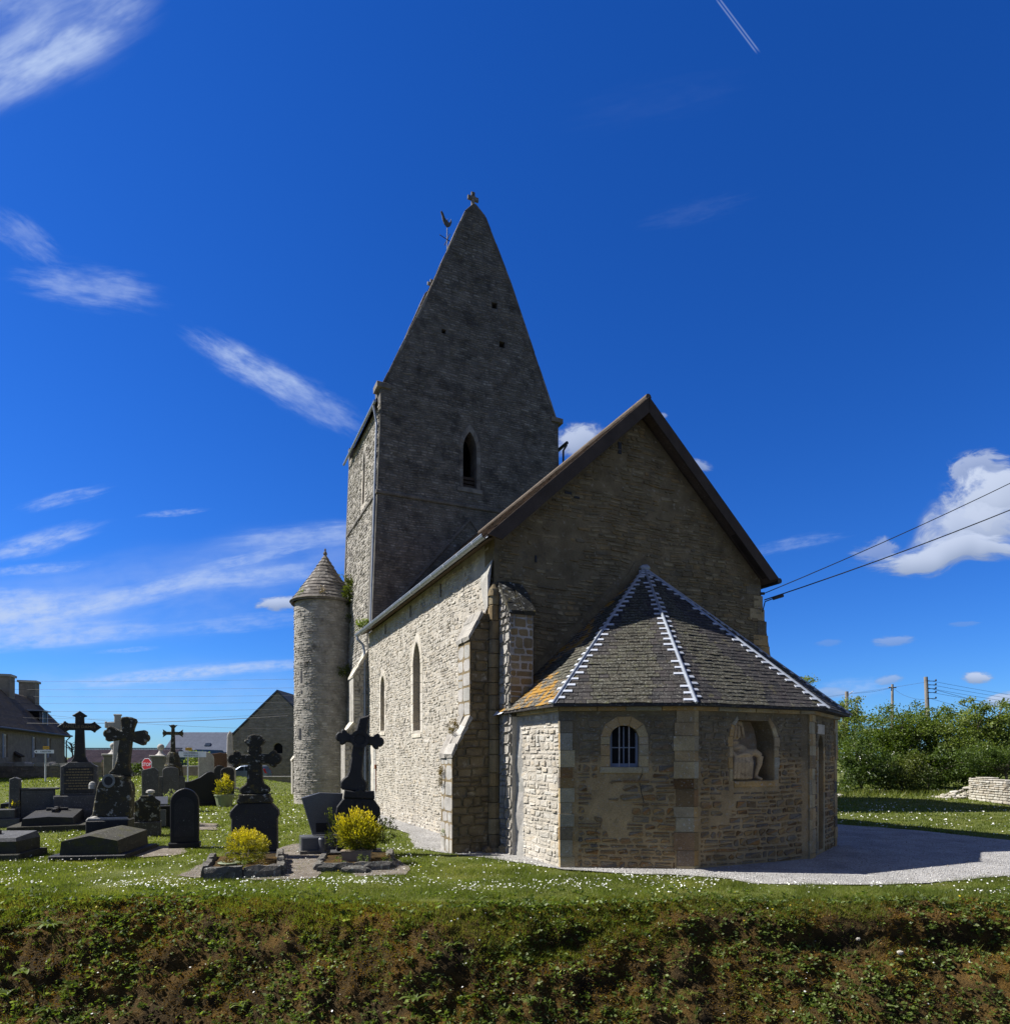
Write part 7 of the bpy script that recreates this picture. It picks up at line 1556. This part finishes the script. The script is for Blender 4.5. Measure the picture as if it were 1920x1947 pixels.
# ---- dry stone wall, its stones laid one by one
t = thing('dry_stone_wall', (24.55, 34.5, .05), 'pale dry stone wall at the right edge of the lawn', 'wall', rz=math.atan2(-.99, -.13)); MC = t.matrix_basis.copy()
mb = MB(); mb.box(0, 8.5, -.22, .22, -.3, 1.0); core = mb.build('wall_core', M['dark'], t); wl = 8.5; z = 0.0
for side in (1,):
    z = 0
    while z < 1.16:
        h = R.uniform(.08, .15) * (.9 if z > .6 else 1.1); x = -R.uniform(0, .15)
        while x < wl:
            s = R.uniform(.14, .36); top = 1.14 + .06 * math.sin(x * 2)
            if z + h < top + .06:
                mb = MB(); x0, x1 = max(0, x), min(x + s - .015, wl)
                if x1 - x0 > .06:
                    pts = [(x0 + .02, z + .006), (x1 - .02, z + .004 + R.uniform(0, .012)), (x1, z + h * .5), (x1 - .03, z + h - .01), (x0 + .025, z + h - R.uniform(.004, .02)), (x0, z + h * .45)]
                    y0 = -.36 + R.uniform(-.035, .035); mb.prism(pts, y0, .34 + R.uniform(-.03, .03), .022); PIECES.append((1000 / (1 + x) if x < 7 else .5, mb, M['rubble'], t, 'dry_stone'))
            x += s
        z += h
x = 0; y = -.34
z = 0
while z < 1.1:
    h = R.uniform(.09, .16)
    for y0, y1 in ((-.34, -.02), (-.01, .32)):
        mb = MB(); mb.box(-.16 + R.uniform(-.04, .04), .05, y0, y1 - .02, z, z + h - .012, jit=.015); PIECES.append((900, mb, M['rubble'], t, 'dry_stone'))
    z += h
PLURAL['dry_stone'] = 'stonework'; MC = MCs
t = thing('rubble_heap', (25.0, 35.4, .1), 'tumbled heap of pale wall stones in shade beside the dry wall', 'rubble heap')
for i in range(120):
    x = R.uniform(-1.9, .5); y = R.uniform(-.7, .6); s = R.uniform(.06, .2); hh = .75 * sst(-2.1, .3, x) * (1 - abs(y)) * R.random(); mb = MB(); mb.blob((x, y, hh + s * .3), (s * R.uniform(.8, 1.5), s, s * R.uniform(.4, .7)), 1, .25); mb.build('stone', M['rubble'], t)
for px_, y_ in ((16.8, 40.5),):
    mb = MB(); mb.blob((px_ + 1.6, y_ - 4, .15), (.2, .16, .14), 2, .2); tag(mb.build('stone', M['rubble']), 'single pale stone in the grass under the elder shrub', 'stone')
# ---- poles and wires
def pole(loc, h, r, label, lean=0): 
    t = thing('utility_pole', loc, label, 'utility pole', group='wooden utility poles'); mb = MB(); mb.tube([(0, 0, -.2), (lean * .5, 0, h * .5), (lean, 0, h)], [r * 1.15, r, r * .85], 10); mb.build('post', M['pole_wood'], t); return t
p1 = pole((28.9, 45, 0), 7.75, .14, 'tallest wooden pole with five insulators above the trees', -.38)
for k in range(5):
    mb = MB(); z = 7.45 - .26 * k - (.14 if k == 4 else 0); mb.tube([(-.36, -.12, z), (.22, -.16, z)], .022, 5); mb.lathe([(.05, 0), (.06, .05), (.03, .12)], (.2, -.16, z), 8); mb.build('insulator', M['dark'], p1)
p2 = pole((35.0, 60, 0), 8.9, .12, 'slim middle wooden pole between lamp pole and tallest pole'); mb = MB(); mb.box(-.35, .35, -.05, .05, 8.55, 8.65); mb.build('crossarm', M['pole_wood'], p2)
p3 = pole((28.3, 55, 0), 7.75, .16, 'wooden pole with a small street lamp nearest the apse'); mb = MB(); mb.tube([(0, -.1, 7.2), (.2, -.15, 7.6), (.45, -.2, 7.75)], .03, 6); mb.tube([(.1, -.1, 4.2), (1.5, -.3, 4.5)], .04, 6); mb.build('lamp_arm', M['steel'], p3)
mb = MB(); mb.blob((2.3, -.35, 4.55), (.7, .2, .12), 2, 0); mb.tube([(1.4, -.3, 4.48), (2.0, -.33, 4.55)], .04, 6); mb.build('street_lamp_head', M['white_paint'], p3, smooth=True)
def wire(a, b, sag, r, label, group=None, n=14):
    a, b = Vector(a), Vector(b); pts = []
    for k in range(n + 1): u = k / n; p = a.lerp(b, u); p.z -= sag * 4 * u * (1 - u); pts.append(tuple(p))
    mb = MB(); mb.tube(pts, r, 5); tag(mb.build('power_line', M['cable']), label, 'power line', group)
gr = MC @ Vector((8.68, -.06, 0))
wire((gr.x, gr.y, 7.15), (26.0, 24.0, 16.3), .30, .014, 'upper black cable from the gable corner up to the right edge'); wire((gr.x, gr.y - .05, 6.95), (26.0, 24.0, 14.7), .30, .018, 'lower twisted black cable from the gable corner up to the right edge')
mb = MB(); mb.tube([(gr.x - .1, gr.y, 7.15), (gr.x + .02, gr.y, 7.15)], .04, 6); mb.tube([(gr.x + .25, gr.y - .05, 6.99), (gr.x + .55, gr.y - .06, 7.08)], .05, 6); mb.tube([(gr.x - .05, gr.y - .03, 6.6), (gr.x + .02, gr.y - .04, 6.9), (gr.x + .28, gr.y - .05, 7.0)], .018, 5); tag(mb.build('cable_bracket', M['iron']), 'iron cable anchor on the right corner of the church gable', 'cable bracket')
T1 = Vector((28.55, 44.85, 0))
for k in range(5):
    z = 7.5 - .26 * k - (.14 if k == 4 else 0); wire((T1.x, T1.y, z), (62, 62, z - 1.0 - (k == 4) * 2.5), .35, .010, ['topmost', 'second', 'third', 'fourth', 'lowest'][k] + ' thin wire running right from the tallest pole', 'wires right of the tallest pole')
wire((28.55, 44.85, 7.0), (50, 47, 2.5), .2, .012, 'steep wire dropping right from the tallest pole into the tree'); wire((28.3, 55, 7.6), (35, 60, 8.6), .15, .010, 'wire between lamp pole and slim middle pole'); wire((35, 60, 8.6), (28.55, 44.9, 6.2), .3, .010, 'wire from the slim middle pole to the tallest pole'); wire((12, 58, 6.3), (28.55, 44.9, 7.4), .4, .008, 'faint wire from behind the apse to the tallest pole')
LG = 'thin wires across the left sky'
for z0, z1, y, nm in ((9.3, 8.6, 55, 'topmost'), (8.6, 7.9, 55, 'second'), (8.0, 7.3, 55, 'third'), (7.4, 6.75, 55, 'fourth')): wire((-60, y + 4, z0), (-14, y - 2, z1), .25, .0085, nm + ' of four parallel thin wires above the houses', LG)
wire((-41, 56, 6.2), (-14, 54, 6.35), .15, .010, 'thin level wire left of the barn gable', LG); wire((-41, 56, 6.15), (-17, 54, 4.6), .35, .010, 'wire sloping down to the right from the old house', LG); wire((-41, 54, 5.1), (-17, 52, 5.55), .25, .022, 'thick black cable above the crosses'); wire((-41, 54.3, 5.6), (-17, 52.3, 5.75), .3, .008, 'faint wire just above the thick black cable', LG)
# ---- signs
t = thing('stop_sign', (-17.8, 33, 0), 'red octagonal stop sign on a post behind the headstones', 'stop sign', rz=-.35)
o8 = lambda r: [(r * math.cos(rad(22.5 + 45 * k)), 1.93 + r * math.sin(rad(22.5 + 45 * k))) for k in range(8)]
pr(t, 'border', M['white_paint'], o8(.345), -.01, .01, 0); pr(t, 'face', M['red_paint'], o8(.315), -.016, -.011, 0); txt('STOP', t, M['white_paint'], .24, 0, -.019, 1.93); mb = MB(); mb.tube([(0, .05, 0), (0, .05, 2.2)], .03, 8); mb.build('post', M['steel'], t)
t = thing('direction_sign', (-26.4, 38, .6), 'white arrow direction sign with a yellow plate reading D 117 on top', 'direction sign', rz=-.1)
pr(t, 'board', M['white_paint'], [(-.62, 2.02), (-.5, 1.92), (.62, 1.92), (.62, 2.12), (-.5, 2.12)], -.012, .012, 0); txt('CARENTAN', t, M['black_paint'], .125, .12, -.015, 2.02); pr(t, 'arrow_mark', M['black_paint'], [(-.52, 2.02), (-.42, 1.96), (-.42, 2.08)], -.0155, -.0125, 0)
pr(t, 'number_plate', M['yellow_paint'], [(-.05, 2.15), (.33, 2.15), (.33, 2.33), (-.05, 2.33)], -.012, .012, 0); txt('D 117', t, M['black_paint'], .12, .14, -.015, 2.24); mb = MB(); mb.tube([(.06, .045, -.5), (.06, .045, 2.3)], .045, 8); mb.build('post', M['steel'], t)
t = thing('direction_sign', (-17.6, 37.0, 0), 'two line direction sign with yellow plate, half behind the pale arched headstone', 'direction sign', rz=-.1)
pr(t, 'board', M['white_paint'], [(-.62, 2.3), (1.0, 2.3), (1.0, 2.62), (-.62, 2.62)], -.012, .012, 0); txt('COLOMBIERES', t, M['black_paint'], .13, .1, -.015, 2.53); txt('BRICQUEVILLE', t, M['black_paint'], .13, .1, -.015, 2.39)
pr(t, 'number_plate', M['yellow_paint'], [(-.22, 2.67), (.16, 2.67), (.16, 2.83), (-.22, 2.83)], -.012, .012, 0); txt('D 117', t, M['black_paint'], .11, -.03, -.015, 2.75); mb = MB(); mb.tube([(-.1, .045, 0), (-.1, .045, 2.86)], .04, 8); mb.build('post', M['steel'], t)
# ---- car in the lane
t = thing('parked_car', (-24.0, 62, .03), 'blue grey hatchback with red tail lamps parked in front of the barn', 'car', rz=.03)
body = [(-2.0, .3), (-1.75, .25), (1.75, .25), (1.95, .4), (1.98, .8), (1.92, 1.0), (1.62, 1.42), (1.4, 1.5), (.0, 1.52), (-.45, 1.45), (-1.1, 1.02), (-1.85, .88), (-2.02, .7)]
mb = MB(); mb.prism(body, -.8, .8, .10); mb.build('body', M['car_paint'], t)
for y in (-.808, .802):
    for q in ([(-.95, 1.02), (-.1, 1.02), (-.1, 1.42), (-.42, 1.38)], [(0, 1.02), (.85, 1.02), (.85, 1.42), (0, 1.43)], [(.93, 1.02), (1.55, 1.02), (1.4, 1.36), (.93, 1.42)]): mb = MB(); mb.prism(q, y, y + .006, 0); mb.build('window', M['glass_car'], t)
for y in (-.75, .55):
    mb = MB(); mb.prism([(1.80, .78), (1.99, .78), (1.80, 1.2), (1.66, 1.2)], y - .075 if y < 0 else y + .08, y + .2 if y < 0 else y + .27, .01); mb.build('tail_lamp', M['tail_red'], t)
for x in (-1.25, 1.25):
    for y in (-.82, .64):
        wh = MB(); wh.tube([(x, y, .31), (x, y + .18, .31)], .31, 18); wh = wh.build('wheel', M['rubber'], t); mb = MB(); ys = y - .006 if y < 0 else y + .186; mb.tube([(x, ys, .31), (x, ys + .004, .31)], .2, 14); mb.build('rim', M['steel'], wh)
mb = MB(); mb.box(1.9, 2.03, -.74, .74, .32, .5, bev=.03); mb.build('bumper', M['rubber'], t)
flush({'dry_stone': 300})
